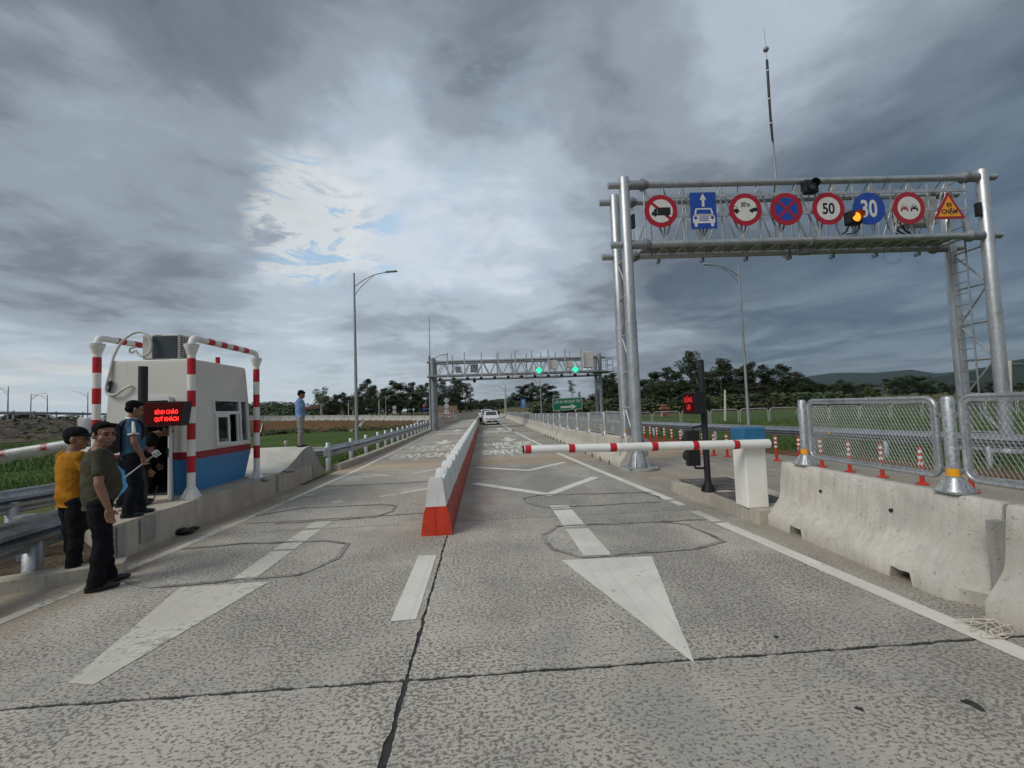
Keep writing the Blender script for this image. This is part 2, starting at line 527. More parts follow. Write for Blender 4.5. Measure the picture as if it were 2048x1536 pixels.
def paint_road_mat(name, c, wear=0.5):
    """road paint, worn through to the concrete in patches"""
    mt, t, bs = new_mat(name)
    P = t.n('ShaderNodeNewGeometry').outputs['Position']
    sp = t.n('ShaderNodeSeparateXYZ', {0: P})
    n1 = t.noise(P, 1.3, 6, 0.65, 0.6)
    n2 = t.noise(t.mapv(P, (14, 22, 1)), 1.0, 5, 0.65, 0.4)
    n3 = t.noise(P, 7.0, 3, 0.5)
    col = t.mix(t.ramp(n1, 0.3, 0.7), mul(c, 0.84), mul(c, 1.05))
    left = t.math('SUBTRACT', 1.0, t.ramp(sp.outputs[0], -3.2, -1.2))     # the left lane's paint is older
    th = t.math('SUBTRACT', 0.80 - 0.16 * wear, t.math('MULTIPLY', left, 0.11))
    w = t.math('ADD', t.math('MULTIPLY', n1, 0.5), t.math('MULTIPLY', n2, 0.52))
    wm = t.n('ShaderNodeMapRange', {0: w, 1: t.math('SUBTRACT', th, 0.05), 2: t.math('ADD', th, 0.03), 3: 0.0, 4: 0.85}).outputs[0]
    col = t.mix(wm, col, (0.25, 0.235, 0.21))
    col = t.mix(t.math('MULTIPLY', t.ramp(n3, 0.655, 0.70), 0.55), col, (0.25, 0.245, 0.235))
    col = t.mix(t.math('MULTIPLY', t.ramp(n2, 0.58, 0.72), 0.30), col, mul(c, 0.55))
    ln = t.n('ShaderNodeTexWave', {'Vector': P, 'Scale': 1.7, 'Distortion': 0.6}, bands_direction='X').outputs['Fac']
    col = t.mix(t.math('MULTIPLY', t.ramp(ln, 0.92, 1.0), 0.18), col, mul(c, 0.55))
    lk(t, col, bs.inputs['Base Color'])
    bs.inputs['Roughness'].default_value = 0.7
    bump(t, bs, n2, 0.35, 0.004)
    return mt

def leaf_mat(name, c, c2, trans=0.15):
    mt, t, bs = new_mat(name)
    g = t.n('ShaderNodeNewGeometry')
    n = t.noise(g.outputs['Position'], 0.9, 4, 0.6)
    oi = t.n('ShaderNodeObjectInfo').outputs['Random']
    rnd = g.outputs['Random Per Island']
    col = t.mix(t.math('MULTIPLY', t.math('ADD', n, rnd), 0.5), c, c2)
    hv = t.n('ShaderNodeHueSaturation', {'Hue': t.math('ADD', 0.485, t.math('MULTIPLY', oi, 0.03)), 'Saturation': 0.9,
                                         'Value': t.math('ADD', 0.75, t.math('MULTIPLY', oi, 0.5)), 'Color': col})
    lk(t, hv.outputs[0], bs.inputs['Base Color'])
    bs.inputs['Roughness'].default_value = 0.55
    bs.inputs['Specular IOR Level'].default_value = 0.25
    return mt

def soil_mat(name, c, c2, c3, scale=0.35, stretch=(1, 1, 1)):
    mt, t, bs = new_mat(name)
    P = t.n('ShaderNodeNewGeometry').outputs['Position']
    n1 = t.noise(t.mapv(P, stretch), scale, 7, 0.62, 0.6)
    n2 = t.noise(P, scale * 9, 7, 0.65, 0.3)
    col = t.mix(t.ramp(n1, 0.35, 0.65), c, c2)
    col = t.mix(t.math('MULTIPLY', t.ramp(n2, 0.42, 0.68), 0.7), col, c3)
    lk(t, col, bs.inputs['Base Color'])
    bs.inputs['Roughness'].default_value = 0.95
    bs.inputs['Specular IOR Level'].default_value = 0.1
    bump(t, bs, n2, 0.8, 0.12)
    return mt

def glass_mat(name, c=(0.03, 0.04, 0.045), rough=0.06, alpha=1.0):
    mt, t, bs = new_mat(name)
    n = t.noise(t.n('ShaderNodeTexCoord').outputs['Object'], 2.0, 3)
    lk(t, t.mix(n, mul(c, 0.8), mul(c, 1.2)), bs.inputs['Base Color'])
    bs.inputs['Roughness'].default_value = rough
    bs.inputs['Specular IOR Level'].default_value = 0.6
    bs.inputs['Alpha'].default_value = alpha
    return mt

GALV = galv_mat('galvanised_steel')
GALV_D = galv_mat('dull_galvanised_steel', (0.33, 0.345, 0.355), 0.52)
RAILM = galv_mat('guardrail_steel', (0.40, 0.43, 0.46), 0.40)
CONC = concrete_mat('barrier_concrete', (0.52, 0.49, 0.435), 0.30, 0.9)
CONC_F = concrete_mat('far_barrier_concrete', (0.50, 0.465, 0.40), 0.5)
CONC_K = concrete_mat('kerb_concrete', (0.45, 0.408, 0.335), 0.42)
CONC_W = concrete_mat('smooth_pale_concrete', (0.56, 0.54, 0.48), 0.08, pits=0.12)
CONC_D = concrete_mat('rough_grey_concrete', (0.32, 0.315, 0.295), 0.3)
ROAD = road_mat('paving_concrete')
JOINT = M('joint_sealant', (0.030, 0.030, 0.030), 0.8, var=0.4, scale=20, bmp=0.5, world=True)
SEAL = M('saw_cut_sealant', (0.225, 0.213, 0.190), 0.85, var=0.50, scale=3.5, world=True)
MARK = paint_road_mat('road_paint', (0.68, 0.655, 0.58), 0.5)
MARKW = paint_road_mat('worn_road_paint', (0.60, 0.57, 0.49), 0.9)
WHITE = M('white_paint', (0.74, 0.73, 0.69), 0.45, var=0.06, scale=3, grime=0.25)
WALLW = M('booth_white_paint', (0.60, 0.585, 0.535), 0.55, var=0.05, scale=1.5, grime=0.22, bmp=0.12, bscale=60)
POSTW = M('pillar_white_paint', (0.80, 0.785, 0.72), 0.5, var=0.05, scale=2, grime=0.10)
RED = M('red_paint', (0.46, 0.012, 0.022), 0.42, var=0.12, scale=6, grime=0.12)
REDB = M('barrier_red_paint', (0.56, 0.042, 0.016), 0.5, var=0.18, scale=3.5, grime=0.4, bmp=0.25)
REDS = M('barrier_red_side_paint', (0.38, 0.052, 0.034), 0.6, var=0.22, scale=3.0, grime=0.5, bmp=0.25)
WHITEB = M('barrier_white_paint', (0.66, 0.655, 0.63), 0.6, var=0.10, scale=2.5, grime=0.6, bmp=0.25)
BLUE = M('booth_blue_paint', (0.040, 0.205, 0.42), 0.5, var=0.08, scale=2, grime=0.1)
BLUEC = M('cap_blue_paint', (0.022, 0.14, 0.27), 0.45, var=0.10, scale=4, grime=0.15)
STRIPE = M('booth_red_stripe', (0.24, 0.010, 0.022), 0.5, var=0.08)
BLACK = M('black_paint', (0.016, 0.016, 0.018), 0.5, var=0.2)
BLACKP = M('black_plastic', (0.012, 0.012, 0.013), 0.55, var=0.2)
RUBBER = M('black_rubber', (0.02, 0.02, 0.02), 0.8)
ALU = M('aluminium_frame', (0.55, 0.56, 0.56), 0.4, 0.3, var=0.08)
PVC = M('white_window_frame', (0.62, 0.63, 0.62), 0.45, var=0.06, grime=0.15)
GLASS = glass_mat('window_glass', (0.035, 0.045, 0.045), 0.05, 1.0)
PANE_T = glass_mat('clear_window_glass', (0.25, 0.3, 0.3), 0.03, 0.28)
INSIDE = M('booth_interior_shade', (0.035, 0.035, 0.036), 0.8)  # shade inside the booth, put into the colour
FILM = glass_mat('plastic_film', (0.75, 0.76, 0.76), 0.22, 0.38)
AC_W = M('ac_casing', (0.52, 0.51, 0.47), 0.5, var=0.06, grime=0.2)
AC_D = M('ac_grille', (0.028, 0.040, 0.045), 0.45)
HOSE = M('insulated_hose', (0.55, 0.54, 0.50), 0.7, var=0.1, scale=10)
ORANGE = M('delineator_orange', (0.46, 0.034, 0.016), 0.5, var=0.08)
BANDW = M('reflective_band', (0.72, 0.72, 0.72), 0.35)
YEL = M('amber_reflector', (0.80, 0.36, 0.015), 0.4, var=0.06)
S_RED = M('sign_red', (0.34, 0.007, 0.022), 0.45, var=0.06)
S_WHT = M('sign_white', (0.60, 0.585, 0.55), 0.5, var=0.05)
S_BLU = M('sign_blue', (0.010, 0.055, 0.31), 0.45, var=0.06)
S_BLK = M('sign_black', (0.010, 0.010, 0.011), 0.5)
S_YEL = M('sign_yellow', (0.74, 0.31, 0.015), 0.45, var=0.05)
S_GRN = M('sign_green', (0.008, 0.15, 0.085), 0.45, var=0.06)
S_BACK = M('sign_back_grey', (0.42, 0.42, 0.41), 0.5, 0.3)
LED_R = emit_mat('red_led', (1.0, 0.030, 0.025), 1.7, (0.05, 0.0, 0.0))
LED_DIM = emit_mat('dim_red_led', (1.0, 0.05, 0.05), 0.75, (0.05, 0.0, 0.0))
LED_GL = emit_mat('red_led_panel_glow', (0.5, 0.005, 0.01), 0.035, (0.010, 0.004, 0.004))
LED_G = emit_mat('green_led', (0.03, 1.0, 0.50), 1.0)
LED_A = emit_mat('amber_lamp', (1.0, 0.25, 0.02), 1.6, (0.3, 0.08, 0.01))
LENS_OFF = glass_mat('unlit_lens', (0.06, 0.065, 0.07), 0.15)
LEAF = [leaf_mat('eucalyptus_leaves', (0.028, 0.044, 0.016), (0.105, 0.130, 0.052)),
        leaf_mat('dark_leaves', (0.020, 0.036, 0.010), (0.080, 0.112, 0.032)),
        leaf_mat('fresh_leaves', (0.055, 0.085, 0.016), (0.13, 0.16, 0.035)),
        leaf_mat('brown_scrub_leaves', (0.05, 0.045, 0.018), (0.12, 0.10, 0.04))]
BARK = M('pale_bark', (0.23, 0.20, 0.165), 0.9, var=0.3, scale=2, bmp=0.4, bscale=12)
GRASSM = leaf_mat('grass_blades', (0.050, 0.10, 0.014), (0.115, 0.185, 0.030))
GRASSD = leaf_mat('dry_grass_blades', (0.10, 0.10, 0.03), (0.20, 0.17, 0.06))
FIELD = soil_mat('green_field', (0.050, 0.090, 0.020), (0.080, 0.125, 0.028), (0.035, 0.055, 0.018), 0.16)
GROUND = soil_mat('rough_ground', (0.075, 0.095, 0.030), (0.15, 0.11, 0.060), (0.045, 0.062, 0.020), 0.06)
EARTH = soil_mat('brown_earth', (0.165, 0.086, 0.045), (0.115, 0.080, 0.040), (0.070, 0.062, 0.028), 0.16, (0.7, 0.7, 2.0))
ROCK = soil_mat('grey_rubble_soil', (0.17, 0.145, 0.112), (0.105, 0.095, 0.078), (0.060, 0.055, 0.046), 0.8)
HILLM = soil_mat('wooded_hill', (0.016, 0.028, 0.018), (0.026, 0.040, 0.023), (0.012, 0.021, 0.014), 0.012)
# ------------------------------------------------------------------ the setting
def structure(o, label=None):
    o['kind'] = 'structure'
    if label: o['label'] = label
    return o
def sstep(a, b, x):
    t = np.clip((x - a) / (b - a), 0, 1)
    return t * t * (3 - 2 * t)

def catmull(pts, n=8):
    P = [Vector(p) for p in pts]
    out = []
    for i in range(len(P) - 1):
        p0, p1, p2, p3 = P[max(i - 1, 0)], P[i], P[i + 1], P[min(i + 2, len(P) - 1)]
        for k in range(n):
            t = k / n
            out.append(0.5 * ((2 * p1) + (p2 - p0) * t + (2 * p0 - 5 * p1 + 4 * p2 - p3) * t * t + (3 * p1 - p0 - 3 * p2 + p3) * t ** 3))
    out.append(P[-1])
    return out

CREST = catmull([(-74, 14, 2.4), (-56, 26, 2.4), (-47, 40, 2.35), (-50, 58, 2.2), (-44, 84, 0.95), (-28, 90, 0.3), (-12, 90, -0.35), (2, 88, -0.5), (16, 86, -0.4), (60, 92, -0.3)], 6)
CR = np.array([tuple(p) for p in CREST])
def xg(y):                      # the guardrail on the right of the side road
    return 10.3 - 0.235 * (y - 12.3) if y < 24 else 10.3 - 0.235 * 11.7 - 0.09 * (y - 24)

def crest_dist(x, y):
    """signed distance to the raised ramp's edge (positive on our side) and its height there"""
    best = np.full(x.shape, 1e9); zz = np.zeros(x.shape); sg = np.zeros(x.shape)
    for a, b in zip(CR[:-1], CR[1:]):
        ab = b[:2] - a[:2]
        t = np.clip(((x - a[0]) * ab[0] + (y - a[1]) * ab[1]) / (ab @ ab), 0, 1)
        dx, dy = x - (a[0] + ab[0] * t), y - (a[1] + ab[1] * t)
        d = np.hypot(dx, dy)
        cr = ab[0] * dy - ab[1] * dx
        m_ = d < best
        best = np.where(m_, d, best)
        zz = np.where(m_, a[2] + (b[2] - a[2]) * t, zz)
        sg = np.where(m_, np.where(cr > 0, -1.0, 1.0), sg)
    return best * sg, zz

def Hland(x, y):
    x = np.asarray(x, float); y = np.asarray(y, float)
    a = -x / np.maximum(y, 1.0)
    zf = -1.5 + 1.75 * sstep(0.50, 0.85, a)
    zf = -0.12 + (zf + 0.12) * sstep(9, 20, y)
    zl = -0.10 + (zf + 0.10) * sstep(5.0, 9.0, -x)
    d, zc = crest_dist(x, y)
    far = (y > 10) & (x < 40)
    up = 1 - sstep(0.0, 8.5, d)
    zl2 = zl + (zc - 0.08 - zl) * np.where(far, up, 0)
    beyond = np.where(far & (d < -10), sstep(10, 40, -d), 0)
    zl2 = zl2 + (0.4 - zl2) * beyond
    # right
    xgv = np.where(y < 24, 10.3 - 0.235 * (y - 12.3), 7.55 - 0.09 * (y - 24))
    zr = -0.10 - 0.25 * sstep(0.3, 3.0, x - xgv) + 0.0
    hill = 3.0 * np.exp(-(((x - 32) / 34) ** 2 + ((y - 130) / 38) ** 2)) * sstep(60, 90, y)
    zr = zr + hill
    w = sstep(3.2, 4.6, x)
    z = zl2 * (1 - w) + zr * w
    z = np.where((np.abs(x) < 4.6) & (y < 74), -0.12, z)
    z = z + np.where(y > 60, 0.0, 0.0)
    return z

def axis(near, far, step, grow=1.13):
    out = [0.0]; s = step
    while out[-1] < far:
        if out[-1] > near: s *= grow
        out.append(out[-1] + s)
    return np.array(out)
ax = axis(16, 4000, 0.55, 1.10)
gx = np.concatenate([-ax[::-1][:-1], ax])
gy = np.concatenate([-axis(4, 4000, 1.2, 1.5)[::-1][:-1], axis(100, 4000, 1.0, 1.10)])
XX, YY = np.meshgrid(gx, gy)
ZZ = Hland(XX, YY)
nz = np.array([[mnoise.noise((px * 0.31, py * 0.31, 0.0)) for px in gx] for py in gy])
road_like = ((np.abs(XX) < 5.2) & (YY < 76)) | ((XX > 3) & (XX < 10.4) & (YY < 26)) | ((XX < 0) & (YY < 12))
ZZ = np.where(road_like, ZZ, ZZ + nz * 0.13)
nv = len(gx)
vs = np.stack([XX, YY, ZZ], -1).reshape(-1, 3)
fs = [(j * nv + i, j * nv + i + 1, (j + 1) * nv + i + 1, (j + 1) * nv + i) for j in range(len(gy) - 1) for i in range(nv - 1)]
me = bpy.data.meshes.new('ground'); me.from_pydata(vs.tolist(), [], fs)
me.materials.append(GROUND); me.materials.append(FIELD)
fc = np.array([vs[list(f)].mean(0) for f in fs])
fd, _ = crest_dist(fc[:, 0], fc[:, 1])
green = ((fc[:, 0] < -7.5) & (fd > 9.0) & (fc[:, 1] > 11)) | ((fc[:, 0] > 13) & (fc[:, 1] > 1) & (fc[:, 1] < 62) & (fc[:, 0] > 10.3 - 0.235 * (fc[:, 1] - 12.3) + 3.2))
me.polygons.foreach_set('material_index', green.astype(int).tolist())
me.polygons.foreach_set('use_smooth', [True] * len(fs)); me.update()
structure(link(bpy.data.objects.new('ground', me)), 'rough green and brown ground stretching to the horizon')

def strip_surface(name, path, d0, d1, n, matl, amp, label, fscale=0.5, lift=0.05):
    """a bank between the ramp's crest and its toe, draped on the ground and roughened"""
    b = MB(); path = [Vector(p) for p in path]; L = len(path)
    for i, p in enumerate(path):
        tg = (path[min(i + 1, L - 1)] - path[max(i - 1, 0)]).normalized()
        side = Vector((tg.y, -tg.x, 0)).normalized()
        for k in range(n + 1):
            dd = d0 + (d1 - d0) * k / n
            q = p + side * dd
            z = float(Hland(np.array([q.x]), np.array([q.y]))[0]) + lift
            e = min(k, n - k) / n * 2
            z += amp * e * (mnoise.fractal((q.x * fscale, q.y * fscale, 3.3), 0.8, 2.1, 4) + 0.25)
            b.v.append((q.x, q.y, z))
    for i in range(L - 1):
        for k in range(n):
            b.f.append((i * (n + 1) + k, i * (n + 1) + k + 1, (i + 1) * (n + 1) + k + 1, (i + 1) * (n + 1) + k)); b.mi.append(0)
    return structure(b.build(name, matl, smooth=3.2), label)
def resample(pts, step):
    out = [Vector(pts[0])]; 
    for a, b in zip(pts[:-1], pts[1:]):
        a, b = Vector(a), Vector(b); n = max(1, int((b - a).length / step))
        out += [a.lerp(b, (k + 1) / n) for k in range(n)]
    return out
iC = 19                                      # where the rubble bank turns into the brown one
strip_surface('rubble_bank', resample(CREST[:iC + 1], 0.7), 0.5, 9.0, 16, ROCK, 0.55, 'grey rubble bank below the raised ramp road', 0.9)
strip_surface('earth_bank', resample(CREST[iC:43], 0.8), 0.4, 9.5, 14, EARTH, 0.35, 'bare brown earth bank below the white parapet', 0.35)

# --- raised ramp road at the back with its parapet and rails
b = MB()
b.sweep([(-9.0, -0.3), (0.5, -0.3), (0.5, 0.0), (-9.0, 0.02)], resample(CREST, 2.0))
structure(b.build('ramp_road', CONC_K), 'raised concrete ramp road curving round the field')
JERSEY = [(0.0, 0), (0.28, 0), (0.28, 0.08), (0.11, 0.34), (0.07, 0.80), (-0.07, 0.80), (-0.11, 0.34), (-0.28, 0.08), (-0.28, 0)]

# --- slabs of the two lanes
road_base = MB()
road_base.box((-0.45, 37.0, -0.037), (8.5, 84.0, 0.06))
road_base.box((-6.2, 1.6, -0.0375), (3.4, 9.6, 0.06))
road = structure(road_base.build('road', JOINT), 'two lane concrete road with dark sealed joints')
def edge_jit(a, b, n, amp, seed):
    """points from a to b with a ragged offset across"""
    a, b = Vector(a), Vector(b); dr = (b - a).normalized(); nr = Vector((dr.y, -dr.x))
    out = []
    for i in range(n):
        t = i / n; p = a.lerp(b, t)
        if i: p = p + nr * amp * (mnoise.noise((p.x * 9 + seed, p.y * 9, 0.5)) * 0.6 + mnoise.noise((p.x * 27, p.y * 27 + seed, 0.5)) * 0.5)
        out.append(p)
    return out
def slab(corners, ragged, seed, parent, name='slab', mt=None):
    pts = []
    for k in range(4):
        a, c = corners[k], corners[(k + 1) % 4]
        n = max(1, int((Vector(c) - Vector(a)).length / (0.025 if ragged else 2.0)))
        pts += edge_jit(a, c, n, 0.019 if ragged else 0.0, seed)
    n = len(pts)
    v = [(p.x, p.y, 0.0) for p in pts] + [(p.x, p.y, -0.022) for p in pts]
    f = [tuple(range(n))] + [(i, i + n, (i + 1) % n + n, (i + 1) % n) for i in range(n)]
    b = MB(); b.add(v, f)
    return b.build(name, mt or ROAD, parent)
JY = [-5.0, -0.92] + [2.86 + 3.80 * k for k in range(0, 20)]
def jl(x, y):                                    # joints run very slightly askew
    return y - 0.010 * (x + 0.5)
def left_edge(y):
    return -8.0 if y < 5.6 else -4.60
for k, (y0, y1) in enumerate(zip(JY[:-1], JY[1:])):
    g = 0.019 if y1 < 5 else 0.011 if y1 < 14 else 0.008
    rag = y0 < 7
    for xa, xb in ((left_edge((y0 + y1) / 2), -0.535 - g), (-0.535 + g, 3.80)):
        slab([(xa, jl(xa, y0) + g), (xb, jl(xb, y0) + g), (xb, jl(xb, y1) - g), (xa, jl(xa, y1) - g)], rag, k * 3.1 + xa, road)

# --- side road beyond the right-hand barrier
sb = MB()
rows = [-6 + 5.0 * k for k in range(0, 10)]
pts = [(3.8, y) for y in (-6, 40)] + [(xg(y) - 0.75, y) for y in (40, 24, 12.3, 0, -6)]
n_ = len(pts)
sb.add([(x, y, -0.06) for x, y in pts], [tuple(reversed(range(n_)))])
side = structure(sb.build('side_road', JOINT), 'concrete side road beyond the right barrier')
for k, (y0, y1) in enumerate(zip(rows[:-1], rows[1:])):
    x0, x1 = xg(y0) - 0.75, xg(y1) - 0.75
    xm = 6.1
    slab([(3.815, y0 + .01), (min(xm, x0) - .01, y0 + .01), (min(xm, x1) - .01, y1 - .01), (3.815, y1 - .01)], False, k, side)
    if x1 > xm + .3:
        slab([(xm + .01, y0 + .01), (x0, y0 + .01), (x1, y1 - .01), (xm + .01, y1 - .01)], False, k, side)

# --- paint on the road: thin sheets just above the slabs
def ragged_poly(pts, step=0.06, amp=0.006):
    out = []
    for i in range(len(pts)):
        a, c = Vector(pts[i]), Vector(pts[(i + 1) % len(pts)])
        n = max(1, int((c - a).length / step))
        out += edge_jit(a, c, n, amp, i * 1.7)
    return out
def sheet(name, polys, z, mt, parent=road, rag=True):
    b = MB()
    for p in polys:
        q = ragged_poly(p) if rag else [Vector(v) for v in p]
        ar = sum(q[i].x * q[(i + 1) % len(q)].y - q[(i + 1) % len(q)].x * q[i].y for i in range(len(q)))
        if ar < 0: q = q[::-1]
        b.add([(v.x, v.y, z) for v in q], [tuple(range(len(q)))])
    return b.build(name, mt, parent)
def ribbon(pts, w):
    """centre line -> outline polygon"""
    P = [Vector(p) for p in pts]; L, R = [], []
    for i in range(len(P)):
        t = (P[min(i + 1, len(P) - 1)] - P[max(i - 1, 0)]).normalized()
        if 0 < i < len(P) - 1:
            t = ((P[i + 1] - P[i]).normalized() + (P[i] - P[i - 1]).normalized()).normalized()
            c_ = max(0.45, t.dot((P[i] - P[i - 1]).normalized()))
        else: c_ = 1
        nr = Vector((t.y, -t.x)) * (w / 2 / c_)
        L.append(P[i] - nr); R.append(P[i] + nr)
    return [tuple(v) for v in R + L[::-1]]
ZM, ZS = 0.004, 0.008
off = 0.085
sheet('edge_line', [ribbon([(3.50 + off, -1.5), (3.28 + off, 2.50)], 0.17), ribbon([(3.275 + off, 2.57), (3.09 + off, 5.82)], 0.17)], ZM, MARK)
sheet('edge_line', [ribbon([(3.085 + off, 5.9), (3.06 + off, 6.5)], 0.15), ribbon([(3.06 + off, 6.9), (3.05 + off, 7.25)], 0.13)], ZM, MARKW)
sheet('edge_line', [ribbon([(3.05 + off, 7.35), (2.74 + off, 11.4), (2.46 + off, 15.8), (1.98 + off, 30), (1.70 + off, 48), (1.55 + off, 76)], 0.16)], ZM, MARK)
sheet('edge_line', [ribbon([(-4.45, 0.3), (-4.20, 4.15), (-4.03, 6.0), (-3.89, 9.0)], 0.13)], ZM, MARKW)
sheet('edge_line', [ribbon([(-3.89, 9.02), (-3.76, 13.2), (-3.76, 19.6), (-3.98, 45), (-4.2, 76)], 0.13)], ZM, MARK)
# arrows towards the camera
ARROW = [[(1.06, 7.36), (1.37, 7.33), (1.37, 7.12), (1.06, 7.12)], [(1.06, 7.02), (1.37, 7.02), (1.37, 6.02), (1.06, 6.02)], [(1.06, 5.93), (1.37, 5.93), (1.37, 4.86), (1.06, 4.87)],
         [(0.79, 4.78), (1.78, 4.73), (1.295, 2.79)]]
sheet('lane_arrow', ARROW, ZM, MARK)['label'] = 'white arrow pointing at the camera in the right lane'
LA = [[(-2.70, 7.14), (-2.42, 7.17), (-2.42, 6.72), (-2.70, 6.72)], [(-2.69, 6.62), (-2.42, 6.62), (-2.42, 5.75), (-2.69, 5.75)], [(-2.68, 5.68), (-2.42, 5.68), (-2.42, 4.74), (-2.66, 4.74)],
      [(-3.08, 4.66), (-2.22, 4.68), (-2.55, 3.06), (-2.74, 3.10)]]
sheet('lane_arrow', LA, ZM, MARKW)['label'] = 'worn white arrow in the left lane'
sheet('lane_dash', [[(-0.805, 5.22), (-0.595, 5.19), (-0.595, 3.65), (-0.80, 3.64)]], ZM, MARK)
sheet('chevron', [ribbon([(-0.26, 9.93), (1.18, 8.30), (2.53, 9.98)], 0.20)], ZM, MARK)
sheet('chevron', [ribbon([(-0.24, 12.58), (1.14, 11.52), (2.34, 12.82)], 0.20)], ZM, MARK)
sheet('chevron', [ribbon([(-1.05, 9.66), (-1.75, 9.16)], 0.16), ribbon([(-1.85, 9.08), (-2.10, 8.90)], 0.13), [(-3.80, 9.44), (-3.66, 9.62), (-3.52, 9.50), (-3.66, 9.34)], [(-2.98, 8.58), (-2.82, 8.74), (-2.66, 8.58), (-2.82, 8.44)]], ZM, MARKW)
sheet('chevron', [ribbon([(-1.30, 12.70), (-1.92, 11.90)], 0.16), ribbon([(-3.05, 12.05), (-2.45, 11.65)], 0.16), ribbon([(-3.52, 12.4), (-3.25, 12.2)], 0.14)], ZM, MARKW)
# lettering read from the far side
def road_text(txt, cx, y0, y1, width):
    vs, fs = text_mb(txt, 1.0, 0.045, 2)
    w = max(v.x for v in vs) - min(v.x for v in vs); h = max(v.y for v in vs) - min(v.y for v in vs)
    b = MB(); b.add([(cx - v.x * width / w, (y0 + y1) / 2 - v.y * (y1 - y0) / h, ZM) for v in vs], fs)
    return b.build('lane_lettering', MARK if cx > 0 else MARKW, road)
def small_arrow(cx, y0, y1):
    h = y1 - y0
    sheet('lane_arrow', [[(cx - .14, y1), (cx + .14, y1), (cx + .14, y0 + h * .55), (cx + .5, y0 + h * .55), (cx, y0), (cx - .5, y0 + h * .55), (cx - .14, y0 + h * .55)]], ZM, MARK, rag=False)
for cx in (1.15, -2.2):
    road_text('KHOẢNG', cx, 15.25, 17.5, 2.45)
    road_text('CÁCH', cx + .1, 17.75, 19.4, 1.55)
    road_text('XE 30M', cx, 19.5, 21.1, 2.3)
    small_arrow(cx + .1, 21.4, 24.4)
    road_text('KHOẢNG', cx - .1, 28.8, 32.2, 2.2)
    small_arrow(cx + .1, 33.0, 36.5)
# sealed saw cuts of the induction loops
def cut(pts, w=0.05, closed=False):
    P = [Vector(p) for p in pts]
    if closed: P = P + [P[0]]
    q = []
    for a, c in zip(P[:-1], P[1:]):
        n = max(1, int((c - a).length / 0.12))
        for i in range(n):
            p = a.lerp(c, i / n)
            q.append(p + Vector((mnoise.noise((p.x * 3, p.y * 3, 1)) * .02, mnoise.noise((p.x * 3, p.y * 3, 7)) * .035)))
    q.append(P[-1])
    return ribbon([tuple(v) for v in q], w)
LOOPS = [
    [cut([(0.98, 6.10), (0.72, 5.75), (0.74, 5.15), (1.05, 4.83), (2.35, 4.86), (2.80, 5.08), (2.70, 5.85), (2.45, 6.05), (0.98, 6.10)], .055)],
    [cut([(0.98, 8.28), (0.68, 8.05), (0.72, 7.65), (1.0, 7.22), (2.9, 7.22), (3.05, 7.6), (2.9, 8.05), (0.98, 8.28)], .045)],
    [cut([(3.1, 6.02), (2.45, 6.05)], .04), cut([(3.1, 8.0), (2.9, 8.05)], .04)],
    [cut([(-3.95, 6.02), (-3.25, 6.1), (-2.15, 6.02), (-1.78, 5.85), (-1.75, 5.25), (-2.0, 4.80), (-3.4, 4.72), (-3.9, 5.0)], .055)],
    [cut([(-3.9, 7.75), (-3.3, 8.2), (-1.95, 8.15), (-1.62, 8.0), (-1.58, 7.55), (-1.8, 7.2), (-3.3, 7.12)], .045)],
    [cut([(-3.75, 10.45), (-0.95, 10.5)], .05)],
    [cut([(-3.8, 7.22), (-0.95, 7.3)], .03)],
]
for p in LOOPS:
    sheet('loop_cut', p, ZS, SEAL, rag=False)
for px, py, w_ in ((1950, 1412, .05), (1938, 1407, .035), (1718, 1419, .022), (1552, 1275, .016)):
    q = G(px, py); b = MB(); b.ell((q.x, q.y, .004), (w_, w_ * .45, .010), Matrix.Rotation(px * .7, 3, 'Z'), 7, 4)
    b.v = [(x + .006 * mnoise.noise((x * 60, y * 60, 1)), y + .006 * mnoise.noise((x * 60, y * 60, 5)), z) for x, y, z in b.v]
    b.build('tar_lump', JOINT, road)

# --- kerbs and islands
IZ = 0.43
b = MB()
kx = -4.47
top = [(kx - .02, 5.42), (kx - .02, 11.7), (-7.3, 11.7), (-7.3, 8.0), (-5.2, 6.2)]
bot = [(kx, 5.40), (kx, 11.72), (-7.3, 11.72), (-7.3, 7.98), (-5.2, 6.17)]
n_ = 5
b.add([(x, y, -0.08) for x, y in bot] + [(x, y, IZ) for x, y in top], [tuple(range(n_, 2 * n_))] + [(i, (i + 1) % n_, (i + 1) % n_ + n_, i + n_) for i in range(n_)])
island = structure(b.build('booth_island', CONC_K), 'raised concrete island carrying the toll booth')
# darker strips on its face, the farthest at a joint
b = MB()
for (ya, yb, za, zb) in ((5.66, 5.78, 0.02, IZ - .02), (6.02, 6.28, 0.10, IZ - .03), (9.75, 9.85, .05, IZ - .02)):
    b.box((kx + .002, (ya + yb) / 2, (za + zb) / 2), (0.012, yb - ya, zb - za))
b.build('face_patch', CONC_D, island)
